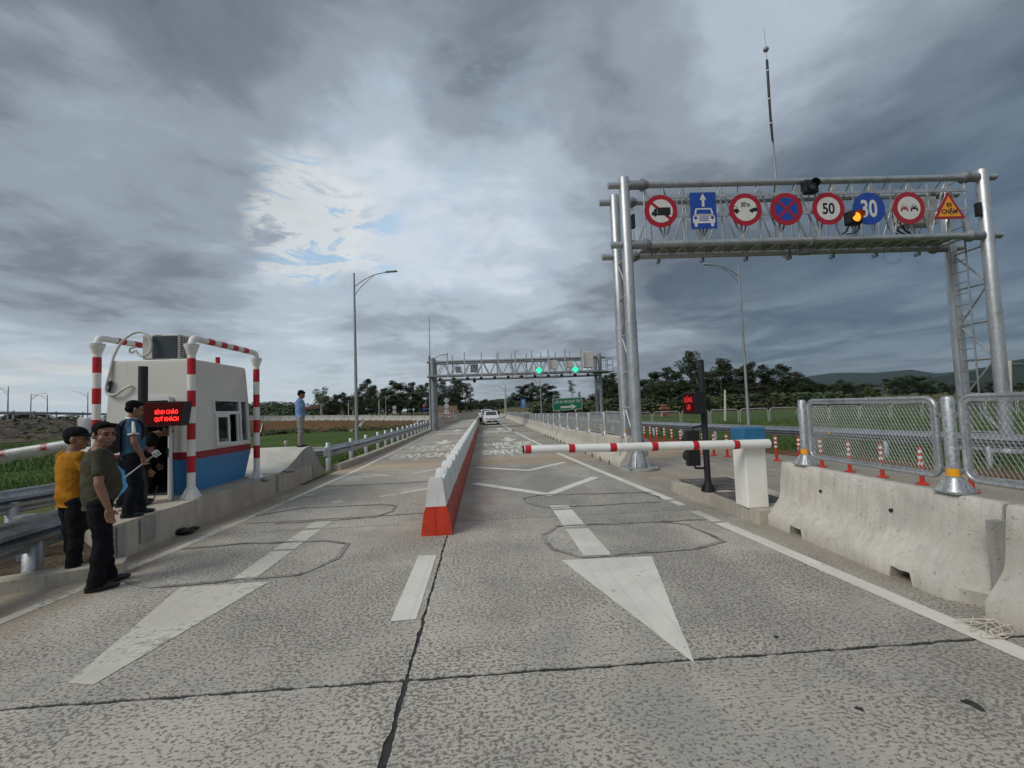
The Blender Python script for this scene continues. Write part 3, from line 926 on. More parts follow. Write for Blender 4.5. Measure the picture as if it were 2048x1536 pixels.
# crash nose block at the far end, its pale back sloping up to a ridge
prof = [(9.94, IZ - .02), (9.94, IZ + .01), (10.3, .50), (10.7, .64), (11.0, .765), (11.32, .855), (11.62, .874), (11.72, .84), (12.36, .29), (12.5, .2), (12.5, -0.06), (11.76, -0.06), (11.76, IZ - .02)]
b = MB()
def nose(x): return [(x, y, z) for y, z in prof]
segs = [-4.478, -4.8, -5.25, -5.75, -6.2]
k = len(prof)
allv = []
for i, x in enumerate(segs):
    allv += nose(x)
fs = []
for i in range(len(segs) - 1):
    for j in range(k):
        l = (j + 1) % k
        fs.append((i * k + j, i * k + l, (i + 1) * k + l, (i + 1) * k + j))
b.add(allv, [tuple(reversed(range(k))), tuple((len(segs) - 1) * k + j for j in range(k))] + fs)
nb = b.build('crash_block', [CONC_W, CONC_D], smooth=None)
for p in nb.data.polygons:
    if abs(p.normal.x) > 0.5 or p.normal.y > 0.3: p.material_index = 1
tag(nb, 'sloping concrete crash block at the far end of the booth island', 'crash block')
# low kerb at the bottom left, running out to the left
p0, p1 = G(-40, 1199), G(246, 1150)
p0 = Vector((p0.x, p0.y, 0)); p1 = Vector((p1.x, p1.y, 0))
b = MB()
path = [p0 + (p0 - p1) * 0.8, p0, p1]
b.sweep([(0, -.05), (0, .13), (-.015, .145), (-.17, .15), (-.17, -.05)], resample(path, .3))
structure(b.build('kerb', CONC_K), 'low concrete kerb at the foot of the guardrail')
q0 = p0 + (p0 - p1) * 0.8
b = MB(); pts = [(p1.x - .16, p1.y + .02), (-4.50, 5.46), (-5.2, 6.2), (-6.0, 6.9), (-8.2, 6.0), (q0.x - .1, q0.y + .15)]
b.prism([(x, y, -.02) for x, y in pts], (0, 0, .075))
structure(b.build('soil_bed', soil_mat('dark_soil', (.115, .082, .055), (.17, .125, .085), (.06, .05, .036), 1.2)), 'dark soil bed between the kerb and the booth island')
b = MB()
b.sweep([(0, -.08), (0, .14), (-.02, .15), (-.22, .15), (-.22, -.08)], resample([(-4.30, 13.4, 0), (-4.22, 20, 0), (-4.28, 37, 0)], .4))
structure(b.build('kerb', CONC_K), 'low concrete kerb under the ramp guardrail posts')
b = MB()
b.box((-4.9, 13.2, -0.02), (1.1, 4.6, .05))
structure(b.build('shoulder', GROUND), 'dusty strip beside the left lane')
# right-hand island with the barrier pillar
IR = 0.18
b = MB()
t_ = [(3.47, 8.05), (3.60, 5.62), (4.55, 5.72), (4.75, 8.2), (4.2, 8.9), (3.75, 8.7)]
n_ = len(t_)
b.add([(x, y, -.05) for x, y in t_] + [(x + .01, y + .01, IR if y < 8.3 else .06) for x, y in t_], [tuple(range(n_)), tuple(reversed(range(n_, 2 * n_)))] + [(i, i + n_, (i + 1) % n_ + n_, (i + 1) % n_) for i in range(n_)])
b.v = b.v
structure(b.build('pillar_island', CONC_K), 'low concrete island carrying the barrier pillar')
b = MB()
b.box((4.15, 7.6, IR + .004), (.95, 1.1, .02)); b.box((4.0, 6.45, IR + .004), (.7, .8, .02))
structure(b.build('island_patch', M('dark_mortar', (.11, .10, .09), .9, var=.4, scale=6, bmp=.5)), 'dark rough mortar on the pillar island')
b = MB()
b.lathe([(0.50, 0.0), (0.50, .05), (0.47, .06)], (3.86, 10.85, 0), 20)
b.v = [(x * 1.0, y * 1.0, z) for x, y, z in b.v]
structure(b.build('gantry_footing', CONC_D), 'round concrete footing under the gantry posts')

# --- distant hills
def hill(name, pts, Y, depth, label):
    b = MB(); n = len(pts); rows = 6
    P = [D(px, py, Y) for px, py in pts]
    for j in range(rows + 1):
        t = j / rows
        for i, p in enumerate(P):
            s = 1 - (t ** 1.3)
            yy = Y - depth * t
            h = (p.z - CAMH) * s
            h += (p.z * .22) * mnoise.fractal((p.x * .004, yy * .004, 2.0), .9, 2, 4) * math.sin(PI * t)
            b.v.append((p.x, yy, h if j < rows else -2.5))
    for j in range(rows):
        for i in range(n - 1):
            b.f.append((j * n + i, (j + 1) * n + i, (j + 1) * n + i + 1, j * n + i + 1)); b.mi.append(0)
    structure(b.build(name, HILLM, smooth=3.2), label)
def fine(pts, n=7, amp=1.2, seed=0):
    c = catmull([(x, y, 0) for x, y in pts], n)
    return [(p.x, p.y + amp * mnoise.noise((p.x * .06, seed, 0))) for p in c]
hill('mountain', fine([(1380, 800), (1480, 782), (1560, 764), (1640, 749), (1690, 745), (1740, 748), (1800, 757), (1850, 750), (1900, 744), (1990, 742), (2080, 735), (2250, 745), (2450, 760)], 8, 2.0, 1), 3200, 1500, 'blue grey mountain ridge on the horizon')
hill('hillside', fine([(1700, 800), (1800, 775), (1880, 752), (1960, 735), (2048, 716), (2150, 700), (2300, 715), (2500, 740)], 8, 2.0, 4), 1250, 600, 'long dark wooded hillside rising to the right')
hill('distant_hill', fine([(840, 826), (900, 815), (960, 803), (1010, 795), (1060, 797), (1130, 802), (1240, 806)], 6, 1.5, 9), 900, 350, 'low distant hill behind the road end')
hill('wooded_rise', fine([(430, 842), (500, 808), (540, 804), (590, 806), (640, 812), (720, 816), (800, 820)], 6, 1.5, 12), 330, 60, 'low wooded rise behind the ramp')
# ------------------------------------------------------------------ barriers, fences, rails
def lerp(a, b, t): return a + (b - a) * t
# --- red and white divider: separate concrete blocks down the middle
def divider_mesh(L, first, seed):
    hw = [(0.205, 0.0), (0.195, 0.10), (0.165, 0.30), (0.135, 0.385)]
    up = [(0.135, 0.385), (0.112, 0.58), (0.095, 0.74), (0.075, 0.765)]
    n = max(6, int(L / 0.06))
    def half(prof, closed_top):
        b = MB(); k = len(prof) * 2
        for i in range(n + 1):
            y = L * i / n
            rib = 0.006 * math.sin(i * 1.9 + seed) * (0.3 if i in (0, n) else 1)
            # a raised lip at each end of the top, dipping between
            t = i / n
            dip = 0.0 if first and t < .12 else -0.065 * sstep(0.10, 0.20, t) * (1 - sstep(0.86, 0.95, t))
            for sgn in (-1, 1):
                for (x, z) in (prof if sgn < 0 else prof[::-1]):
                    dz = dip * (1 if z > 0.7 else 0)
                    wob = 0.010 * mnoise.noise((y * 6 + seed, z * 7, sgn * 3.0))
                    zz = z + dz + (0.032 * mnoise.noise((y * 5, seed, sgn * 2.0)) if abs(z - .385) < .001 else 0)
                    b.v.append((sgn * (x + wob + (rib if z < .36 else rib * .5)), y, zz))
        for i in range(n):
            for j in range(k - 1 if not closed_top else k - 1):
                b.f.append((i * k + j, i * k + j + 1, (i + 1) * k + j + 1, (i + 1) * k + j)); b.mi.append(0)
        b.f.append(tuple(reversed(range(k)))); b.mi.append(1)
        b.f.append(tuple(n * k + j for j in range(k))); b.mi.append(1)
        return b
    return half(hw, False), half(up, True)
root_div = None
LB = 1.0
dv = [divider_mesh(LB - .012, False, s * 5.3) for s in range(3)]
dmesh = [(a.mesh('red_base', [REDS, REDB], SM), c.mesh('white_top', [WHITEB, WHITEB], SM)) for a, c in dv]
f0 = divider_mesh(LB - .012, True, 2.0)
fm = (f0[0].mesh('red_base', [REDS, REDB], SM), f0[1].mesh('white_top', [WHITEB, WHITEB], SM))
def divx(y): return -0.675 + 0.0023 * (y - 6)
for k in range(28):
    y = 5.98 + LB * k
    lab = '%s red and white divider block counted from the red end near the camera' % ordn(k) if k else 'first red and white lane divider block, its red end facing the camera'
    r = thing('lane_divider', lab, 'barrier', (divx(y), y, 0), -0.0023, 'lane divider blocks in the middle of the road')
    for nm, me in zip(('red_base', 'white_top'), fm if k == 0 else dmesh[k % 3]):
        o = link(bpy.data.objects.new(nm, me)); o.parent = r
    if k == 0:
        b = MB(); b.box((-.018, -.002, .19), (.007, .006, .37))
        b.build('mould_seam', [REDS], r, world=False)
gm = None
for k in range(10):
    y = 34.1 + 1.8 * k
    if gm is None:
        b = MB(); b.sweep([(0.20, 0), (0.16, .3), (.09, .76), (-.09, .76), (-.16, .3), (-.20, 0)], [(0, 0, 0), (0, 1.78, 0)]); gm = b.mesh('lane_divider', CONC_F)
    o = link(bpy.data.objects.new('lane_divider', gm)); o.location = (divx(y), y, 0)
    tag(o, '%s bare grey divider block past the painted red and white row' % ordn(k), 'barrier', 'bare divider blocks far down the road')

# --- concrete barrier on the right
def jersey(name, y0, y1, x_at, label, notches=(), holes=(), chip_end=False, mt=CONC, H=0.81, step=0.020, seed=0.0, rough=1.0):
    """a barrier length along y; x_at(y) = the toe facing the road; notches = drain slots"""
    Hf = H if callable(H) else None
    if Hf: H = .81
    prof = [(0.0, 0.0), (0.0, 0.115), (0.05, 0.17), (0.12, 0.25), (0.185, 0.34), (0.205, 0.42), (0.22, 0.55), (0.235, 0.68), (0.25, H - .02), (0.27, H), (0.36, H), (0.38, H - .02), (0.395, .6), (0.42, 0.42), (0.46, 0.33), (0.58, 0.14), (0.60, 0.0)]
    b = MB(); n = int((y1 - y0) / step); k = len(prof)
    ys = [lerp(y0, y1, i / n) for i in range(n + 1)]
    for y in ys:
        x0 = x_at(y)
        inn = any(a <= y <= c for a, c in notches)
        for j, (x, z) in enumerate(prof):
            amp = rough * (0.007 if 0 < j < 15 else 0.004)
            dx = amp * (mnoise.fractal((y * 5 + seed, z * 4, 1.0), .8, 2.1, 4) + 0.5 * mnoise.noise((y * 13 + seed, z * .8, 4.0)))
            if 1 < j < 8 and rough: dx += rough * .0032 * math.sin(y * 105 + 3 * mnoise.noise((y * 2, seed, 9))) * max(0.0, .35 + mnoise.noise((y * 1.1 + seed, z * 1.5, 11)))
            dz = 0.008 * rough * mnoise.noise((y * 9 + seed, 5.0, 0)) if 8 <= j <= 11 else 0
            zz = z + dz
            if Hf: zz *= Hf(y) / .81
            if inn and j < 3 : zz = max(zz, 0.10 + 0.012 * mnoise.noise((y * 14, seed, 0)))
            if chip_end:
                t = 1 - sstep(0.0, 0.34, y - y0 - 0.10 * mnoise.noise((z * 9, 2.0, 0)))
                if j < 6: dx += 0.20 * t * max(0.0, 1 - z / 0.46) ** .6
            b.v.append((x0 + x + dx, y, zz))
    for i in range(n):
        for j in range(k):
            l = (j + 1) % k
            b.f.append((i * k + j, (i + 1) * k + j, (i + 1) * k + l, i * k + l)); b.mi.append(0)
    b.f.append(tuple(range(k))); b.mi.append(0)
    b.f.append(tuple(n * k + j for j in reversed(range(k)))); b.mi.append(0)
    o = b.build(name, mt, smooth=math.radians(50))
    tag(o, label, 'barrier')
    if holes:
        h = MB()
        for y, z in holes:
            x = x_at(y) + .212 + .045 * (z - .42)
            h.cyl((x - .010, y, z), (x + .03, y, z), .018, seg=10)
        h.build('lifting_hole', BLACK, o)
    return o
def xnear(y): return 3.66 + 0.028 * (y - 3.1)
def notch_y(px, py): return G(px, py).y
jersey('concrete_barrier', 3.10, 5.66, xnear, 'pale concrete barrier with two drain notches under the first mesh panel', [(5.02, 5.2), (3.66, 3.86)], [(4.93, .56), (4.02, .55)], True, seed=1.0)
jersey('concrete_barrier', -1.2, 3.075, xnear, 'pale concrete barrier at the right edge, past the dark joint', [(1.2, 1.4)], (), False, seed=8.0, rough=.7)
b = MB()
b.box((xnear(3.09) + .28, 3.10, .35), (.30, .05, .68))
o = b.build('joint_mortar', CONC_D); tag(o, 'dark mortar squeezed in the joint between two pale barriers', 'mortar')
FY0 = 11.25
nfar = 17
def hb(y): return float(np.interp(y, [11, 13, 16, 19, 36, 75], [.80, .74, .68, .64, .58, .52]))
def ht(y): return float(np.interp(y, [11, 13, 16, 22, 36, 75], [1.47, 1.43, 1.37, 1.27, 1.10, .95]))
for k in range(nfar):
    y0 = FY0 + 3.6 * k
    jersey('concrete_barrier', y0, y0 + 3.585, lambda y: 3.50, 'nearest length of the far concrete barrier, just behind the gantry posts' if k == 0 else '%s length of the far concrete barrier counted from the gantry posts' % ordn(k),
           [], (), False, CONC_F, hb, 0.11 if k < 3 else .4, 3.3 * k)['group'] = 'far concrete barrier lengths'
# --- mesh fence panels on the barrier
PW, PH = 1.78, 0.80
def rrect(w, h, r, n=6):
    pts = []
    for cx, cz, a0 in ((w / 2 - r, h / 2 - r, 0), (-w / 2 + r, h / 2 - r, 90), (-w / 2 + r, -h / 2 + r, 180), (w / 2 - r, -h / 2 + r, 270)):
        for i in range(n + 1):
            a = math.radians(a0 + 90 * i / n)
            pts.append((cx + r * math.cos(a), cz + r * math.sin(a)))
    return pts
def panel_meshes():
    b = MB()
    b.tube([(0, y, z) for y, z in rrect(PW, PH, .10)], .022, 10, closed=True)
    fr = b.mesh('tube_frame', GALV, SM)
    b = MB()
    ir = rrect(PW - .07, PH - .07, .07, 4); orr = rrect(PW - .01, PH - .01, .09, 4)
    ir2 = rrect(PW - .10, PH - .10, .05, 4)
    n = len(ir)
    b.add([(-.012, y, z) for y, z in orr] + [(-.012, y, z) for y, z in ir2] + [(.012, y, z) for y, z in orr] + [(.012, y, z) for y, z in ir2],
          [(i, (i + 1) % n, (i + 1) % n + n, i + n) for i in range(n)] + [((i + 1) % n + 2 * n, i + 2 * n, i + 3 * n, (i + 1) % n + 3 * n) for i in range(n)] + [(i + n, (i + 1) % n + n, (i + 1) % n + 3 * n, i + 3 * n) for i in range(n)])
    fl = b.mesh('inner_flat', GALV, None)
    # expanded metal: two families of twisted strands
    b = MB(); w, h = PW - .12, PH - .12
    dx, sl = 0.042, 0.50
    m_ = int((w + h * sl) / dx) + 1
    for fam in (1, -1):
        for i in range(m_ + 1):
            y0 = -w / 2 - (h * sl if fam > 0 else 0) + i * dx
            pts = [(y0, -h / 2), (y0 + h * sl, h / 2)] if fam > 0 else [(y0 + 0, h / 2), (y0 + h * sl, -h / 2)]
            (ya, za), (yb, zb) = pts
            if fam < 0: ya -= h * sl * 1.0; yb -= h * sl * 1.0
            lo, hi = 0.0, 1.0
            d_ = yb - ya
            t0, t1 = (-w / 2 - ya) / d_, (w / 2 - ya) / d_
            lo, hi = max(lo, min(t0, t1)), min(hi, max(t0, t1))
            if hi - lo < .04: continue
            A = (0, lerp(ya, yb, lo), lerp(za, zb, lo)); Bq = (0, lerp(ya, yb, hi), lerp(za, zb, hi))
            e = .0021 if fam > 0 else .0011
            ox = .006 * fam; tw = .0024 if fam > 0 else -.0012
            if fam > 0:
                b.add([(ox + tw, A[1] - e, A[2]), (ox - tw, A[1] + e, A[2]), (ox - tw, Bq[1] + e, Bq[2]), (ox + tw, Bq[1] - e, Bq[2])], [(0, 1, 2, 3)])
            b.add([(ox - tw, A[1] - e, A[2]), (ox + tw, A[1] + e, A[2]), (ox + tw, Bq[1] + e, Bq[2]), (ox - tw, Bq[1] - e, Bq[2])], [(0, 1, 2, 3)])
    ms = b.mesh('expanded_mesh', GALV_D, None)
    return fr, fl, ms
PM = panel_meshes()
def fence_panel(loc, rz, label, group=None, far=False, sy=1.0):
    r = thing('mesh_fence_panel', label, 'fence panel', loc, rz, group)
    for nm, me in zip(('tube_frame', 'inner_flat', 'expanded_mesh'), PM):
        o = link(bpy.data.objects.new(nm, me)); o.parent = r
        if nm == 'expanded_mesh': o['kind'] = 'stuff'
    r.scale = (1, sy, 1)
    return r
def post_meshes():
    b = MB(); b.lathe([(.046, .02), (.046, .80), (.04, .815), (.018, .825)], seg=16); tube = b.mesh('tube', GALV, SM)
    b = MB(); b.lathe([(.047, .14), (.048, .205)], seg=16)
    b.v = [(x * 1.05, y * 1.05, z) for x, y, z in b.v]; band = b.mesh('amber_band', YEL, SM)
    b = MB(); b.box((0, 0, .008), (.20, .20, .016))
    for k in range(4):
        a = PI / 4 + k * PI / 2
        for off_ in (0,):
            d_ = Vector((math.cos(a), math.sin(a), 0)); s_ = Vector((-d_.y, d_.x, 0)) * .004
            b.prism([d_ * .04 + Vector((0, 0, .13)), d_ * .06 + Vector((0, 0, .13)), d_ * .135 + Vector((0, 0, .014)), d_ * .04 + Vector((0, 0, .014))], s_)
    b.lathe([(.092, .014), (.075, .05), (.054, .11), (.047, .125)], seg=12)
    base = b.mesh('flared_base', GALV, SM)
    b = MB()
    for z in (.19, .66):
        b.box((0, 0, z), (.012, .24, .045)); b.cyl((-.02, .085, z), (.02, .085, z), .010, seg=8); b.cyl((-.02, -.085, z), (.02, -.085, z), .010, seg=8)
    br = b.mesh('clip', GALV_D)
    return tube, band, base, br
PO = post_meshes()
def fence_post(loc, rz, label, group=None):
    r = thing('fence_post', label, 'fence post', loc, rz, group)
    for nm, me in zip(('tube', 'amber_band', 'flared_base', 'clip'), PO):
        o = link(bpy.data.objects.new(nm, me)); o.parent = r
    return r
angn = math.atan2(-(xnear(5) - xnear(3)), 2)
HB = .815
def xfen(y): return xnear(y) + .325
P_Y = [5.29, 3.50, 1.71]
for i, (y, lab) in enumerate(zip(P_Y, ('slim steel fence post with amber band at the far end of the near barrier', 'steel fence post with amber band, between the two near mesh panels', 'steel fence post on the barrier beside the camera'))):
    fence_post((xfen(y), y, HB), angn, lab)
fence_panel((xfen(4.395), 4.395, HB + .115 + PH * .87 / 2), angn, 'galvanised mesh fence panel on the barrier, right of the pillar with blue cap').scale = (1, .885, .87)
fence_panel((xfen(2.605), 2.605, HB + .125 + PH * .87 / 2), angn, 'galvanised mesh fence panel cut off by the right edge of the photo').scale = (1, .885, .87)
# long run on the far barrier
for k in range(31):
    y = 11.6 + 2.0 * k
    g = 'mesh fence panels on the far barrier'
    drop = 0.0
    fence_post((3.815, y, hb(y) - .01), 0, '%s steel post of the far mesh fence counted from the gantry posts' % ordn(k), 'posts of the far mesh fence').scale = (1, 1, (ht(y) - hb(y)) / .80)
    fence_panel((3.815, y + 1.0, (hb(y + 1) + .05 + ht(y + 1)) / 2), 0, 'first mesh panel of the far barrier, half behind the gantry posts' if k == 0 else '%s grey mesh panel of the far fence counted from the gantry posts' % ordn(k), g).scale = (1, 1, (ht(y + 1) - hb(y + 1) - .05) / PH)
# reflective red strip pegs along the foot and top of that barrier
b = MB(); b.box((0, 0, .06), (.022, .03, .12)); pg = b.mesh('peg', BLACK)
for k in range(14):
    y = 11.9 + .95 * k
    o = link(bpy.data.objects.new('peg', pg)); o.location = (3.42, y, 0); o.rotation_euler = (0, 0, .2 * k)
    tag(o, '%s black peg along the foot of the far barrier counted from the gantry posts' % ordn(k), 'peg', 'black pegs along the barrier foot')

# --- guardrails
WP = [(-.155, 0), (-.135, .022), (-.105, .022), (-.06, .075), (-.025, .082), (0.0, .02), (.025, .082), (.06, .075), (.105, .022), (.135, .022), (.155, 0)]
def w_prof(side):
    o = [(side * (d_ - .04), z) for z, d_ in WP]
    i = [(side * (d_ - .046), z) for z, d_ in WP[::-1]]
    p = o + i
    return p if side > 0 else p[::-1]
def rail(path, side, ps=1.0):
    b = MB(); b.sweep([(a * ps, c * ps) for a, c in w_prof(side)], path); return b
POSTCAP = None
def guardrail(name, label, path, side, post_ys, zc, post_h, post_r=.07, disc=False, end=True, reflect=False, step=1.0, ground=0.0, ps=1.0):
    """path: xy polyline of the rail face; side +1: the corrugations face right of travel"""
    P = [Vector((x, y, zc)) for x, y in path]
    r = thing(name, label, 'guardrail', (P[0].x, P[0].y, 0))
    rail(resample(P, step), side, ps).build('rail_beam', RAILM, r, smooth=math.radians(30))
    pm = dm = None
    for i, (x, y, gz) in enumerate(post_ys):
        if pm is None:
            b = MB(); b.lathe([(post_r, 0), (post_r, 1.0), (post_r * .9, 1.01)], seg=14); pm = b.mesh('post', GALV, SM)
            b = MB(); b.lathe([(post_r * 1.15, .0), (post_r * 1.2, .012), (post_r * .9, .03), (post_r * .3, .04)], seg=14); dm = b.mesh('post_cap', PVC, SM)
            b = MB(); b.box((0, 0, 0), (.10, .09, .2)); bm_ = b.mesh('spacer', GALV_D)
        o = link(bpy.data.objects.new('post', pm)); o.parent = r
        o.location = Vector((x, y, gz)) - r.location; o.scale = (1, 1, post_h)
        if disc:
            c_ = link(bpy.data.objects.new('post_cap', dm)); c_.parent = r; c_.location = Vector((x, y, gz + post_h * 1.01)) - r.location
    if reflect:
        b = MB()
        L = resample(P, 2.4)
        for q in L[1::2]:
            b.box((q.x - side * -.03 - .06, q.y, q.z + .02), (.02, .07, .06))
        b.build('amber_reflector', YEL, r)
    return r
# the long left rail beside the ramp
lp = [(-4.62, 13.35), (-4.42, 16), (-4.36, 20), (-4.36, 35.5)]
posts = [(-4.52 if y > 15 else -4.62, y, -.1) for y in [13.3, 15.2, 17.1] + [19 + 1.45 * k for k in range(12)]]
gl = guardrail('guardrail', 'galvanised guardrail running along the left of the ramp', lp, 1, posts, .56, .92)
b = MB(); b.tube([(-4.66, 13.28, .40), (-4.66, 13.28, .44), (-4.66, 13.28, .68), (-4.66, 13.28, .72)], [.05, .085, .085, .05], 14); b.build('rounded_end', RAILM, gl, smooth=SM)
guardrail('guardrail', 'short guardrail crossing behind the crash block to the lamp post', [(-6.9, 12.9), (-4.75, 13.3)], 1, [(-6.4, 13.1, -.1)], .56, .85)
# left foreground rails
q0, q1 = D(0, 1077, 4.73), D(138, 1037, 5.55)
e0 = q0 + (q0 - q1) * 1.2
fr = guardrail('guardrail', 'bent guardrail in the left foreground behind the two standing men', [(e0.x, e0.y), (q0.x, q0.y), (q1.x, q1.y)], 1, [(D(50, 1062, 5.02).x - .05, 5.16, -.1)], .50, .55, .085, ps=1.22)
dv_ = (q1 - q0).normalized(); dv_.z = 0
b = MB(); c0 = Vector((q1.x, q1.y, .5)); b.tube([c0 - dv_ * .02, c0 + dv_ * .08 + Vector((0, .02, -.01)), c0 + dv_ * .20 + Vector((0, .05, -.05)), c0 + dv_ * .27 + Vector((0, .09, -.10))], [.17, .15, .10, .03], 9); b.build('crumpled_end', RUBBER, fr, smooth=SM)
q0, q1 = D(0, 1003, 5.9), D(150, 983, 6.7)
e0 = q0 + (q0 - q1) * 1.5
guardrail('guardrail', 'guardrail behind the first one at the left edge of the photo', [(e0.x, e0.y), (q0.x, q0.y), (q1.x, q1.y)], 1, [(q1.x - .1, q1.y + .12, -.1), (q0.x, q0.y + .15, -.1)], .71, .80, .07)
for i, (px, py, Y) in enumerate(((51, 1028, 5.75), (27, 979, 7.2))):
    p = D(px, py, Y)
    b = MB(); b.lathe([(.07, 0), (.07, p.z - .05), (.10, p.z - .04), (.105, p.z - .02), (.10, p.z + .006), (.04, p.z + .016)], seg=18)
    o = b.build('capped_post', GALV_D, smooth=SM); o.location = (p.x, p.y, -.02)
    tag(o, ('stubby post with a flat pale cap between the two left guardrails', 'stubby post with a pale cap behind both left guardrails')[i], 'post')
# side road rail
rp = [(xg(y), y) for y in (-2, 4, 12.3, 18, 24, 40)]
posts = [(xg(y) + .08, y, -.15) for y in np.arange(1.0, 40, 2.0)]
guardrail('guardrail', 'galvanised guardrail with amber reflectors along the far side of the side road', rp, -1, posts, .56, .84, .06, reflect=True)

# --- delineator posts on the side road
b = MB(); b.lathe([(.10, 0), (.10, .02), (.06, .035), (.036, .05), (.034, .66), (.028, .68), (.0, .685)], seg=12)
dl0 = b.mesh('post', ORANGE, SM)
b = MB()
for z in (.36, .47, .58):
    b.lathe([(.0365, z), (.0365, z + .05)], seg=12)
dl1 = b.mesh('reflective_band', BANDW, SM)
dpx = [(1290, 883), (1302, 884), (1315, 886), (1330, 889), (1345, 893), (1363, 898), (1384, 903), (1408, 908), (1428, 911), (1455, 914), (1554, 922), (1600, 928), (1645, 934), (1700, 944), (1766, 955), (1845, 969), (1945, 985)]
for i, (x, y) in enumerate(dpx):
    p = G(x, y)
    r = thing('delineator_post', '%s orange delineator with white bands along the side road, counted from the gantry posts' % ordn(i), 'delineator', (p.x, p.y, 0), 0, 'orange delineators on the side road')
    if i == 10: r['label'] = 'orange delineator just right of the pillar with blue cap'
    if i == 11: r['label'] = 'orange delineator beside the slim fence post at the barrier end'
    for nm, me in (('post', dl0), ('reflective_band', dl1)):
        o = link(bpy.data.objects.new(nm, me)); o.parent = r
    r.rotation_euler = (random.uniform(-.03, .03), random.uniform(-.03, .03), 0)

# --- barrier pillar and arm on the right
A = G(1497, 1017, IR); Bc = G(1531, 1010, IR); Cc = G(1464, 1002, IR)
pw = 0.30
px_, py_ = A.x + pw / 2, A.y + pw / 2
pil = thing('barrier_pillar', 'white barrier pillar with a blue cap on the right island', 'barrier', (px_, py_, IR), 0)
PT = D(1497, 856, A.y).z; PC = D(1497, 884, A.y).z
b = MB(); b.bbox((px_, py_, (IR + PC) / 2), (pw, pw, PC - IR), .012); b.build('column', POSTW, pil)
b = MB(); b.bbox((px_, py_, (PC + PT) / 2), (pw + .02, pw + .02, PT - PC), .014); b.build('cap', BLUEC, pil)
b = MB(); b.bbox((px_ + .02, py_ - .01, D(1510, 889, A.y).z), (pw + .05, pw + .05, .06), .01); b.build('collar', POSTW, pil)
zarm = D(1490, 889, py_ - .2).z
endx = D(1047, 899, py_ - .2).x
arm = thing('barrier_arm', 'white boom with red bands lowered across the right lane', 'boom', (px_, py_ - pw / 2 - .06, zarm), 0)
ay = py_ - pw / 2 - .065
zl = D(1047, 899, ay).z
def apt(px): 
    x = D(px, lerp(899, 889, (px - 1047) / 443), ay).x
    return Vector((x, ay, lerp(zl, zarm, (x - endx) / (px_ - endx))))
b = MB(); b.cyl(apt(1047), apt(1200), .052, .056, 16); b.cyl(apt(1200), Vector((px_ + .155, ay, zarm)), .056, .062, 16); b.build('tube', WHITE, arm, smooth=SM)
bm_ = None
for a_, c_ in ((1050, 1062), (1137, 1149), (1219, 1232), (1302, 1314), (1384, 1395), (1465, 1476)):
    b = MB(); t = (a_ - 1047) / 430
    b.cyl(apt(a_), apt(c_), lerp(.0545, .0635, t), lerp(.0545, .0635, t), 16); b.build('red_band', RED, arm, smooth=SM)
b = MB(); b.cyl(apt(1045.5), apt(1048), .055, .055, 16); b.build('end_cap', BLACKP, arm, smooth=SM)

# --- black signal pole
sp = G(1417, 983, IR)
sp = Vector((sp.x, sp.y, IR))
ztop = D(1405, 718, sp.y).z
pole = thing('signal_pole', 'black signal pole on the right island behind the white boom', 'signal pole', sp)
b = MB(); b.lathe([(.10, 0), (.10, .02), (.085, .03), (.055, .16), (.05, .2), (.047, ztop - IR - .02), (.0, ztop - IR)], seg=16)
for k in range(6):
    a = k * PI / 3; d_ = Vector((math.cos(a), math.sin(a), 0)); s_ = Vector((-d_.y, d_.x, 0)) * .006
    b.prism([d_ * .05 + Vector((0, 0, .17)), d_ * .13 + Vector((0, 0, .02)), d_ * .05 + Vector((0, 0, .02))], s_)
b.v = [(x + sp.x, y + sp.y, z + sp.z) for x, y, z in b.v]
b.build('pole', BLACK, pole, smooth=SM)
# LED board, seen from its edge, turned towards the far traffic on the left
def obox(c, size, rz): 
    return dict(c=c, size=size, rot=Matrix.Rotation(rz, 3, 'Z'))
lc = D(1388, 806, sp.y - .03)
led = thing('led_board', 'small black LED board with red letters on the black signal pole', 'LED board', (lc.x, lc.y, lc.z - .2))
rz = math.radians(-79)
R_ = Matrix.Rotation(rz, 3, 'Z')
b = MB(); b.bbox(lc, (.32, .20, .36), .012, R_); b.build('case', BLACKP, led)
fn = R_ @ Vector((0, -1, 0)); sx = R_ @ Vector((1, 0, 0))
b = MB(); b.prism([lc + fn * .101 + sx * u_ * .14 + Vector((0, 0, w_ * .155)) for u_, w_ in ((-1, -1), (1, -1), (1, 1), (-1, 1))], fn * .004); b.build('screen', LED_GL, led)
def led_text(lines, size, parent, c, sx, fn, dz, width=1.0, bold=.012, mt=None):
    for i, tx in enumerate(lines):
        vs, fs = text_mb(tx, size, bold, 2, width)
        b = MB(); b.add([c + sx * v.x + Vector((0, 0, v.y + dz * ((len(lines) - 1) / 2 - i))) for v in vs], fs); b.build('letters', mt or LED_R, parent)
led_text(['DỪNG', 'LẠI'], .115, led, lc + fn * .108, sx, fn, .14, .60, .001, LED_DIM)
b = MB(); b.cyl(lc + Vector((.1, .05, .05)), (sp.x, sp.y, lc.z + .05), .02); b.build('bracket', BLACK, led)
hc = D(1385, 896, sp.y)
hd = thing('traffic_signal', 'black two lens signal seen from behind on the signal pole', 'traffic signal', (hc.x, hc.y, hc.z - .3))
b = MB(); b.bbox(hc, (.22, .10, .58), .02); b.bbox(hc + Vector((0, .06, 0)), (.16, .05, .5), .015); b.build('housing', BLACKP, hd)
b = MB()
for z in (.14, -.14):
    b.cyl(hc + Vector((0, .05, z)), hc + Vector((0, .17, z)), .095, .10, 14)
b.build('visor', BLACKP, hd)
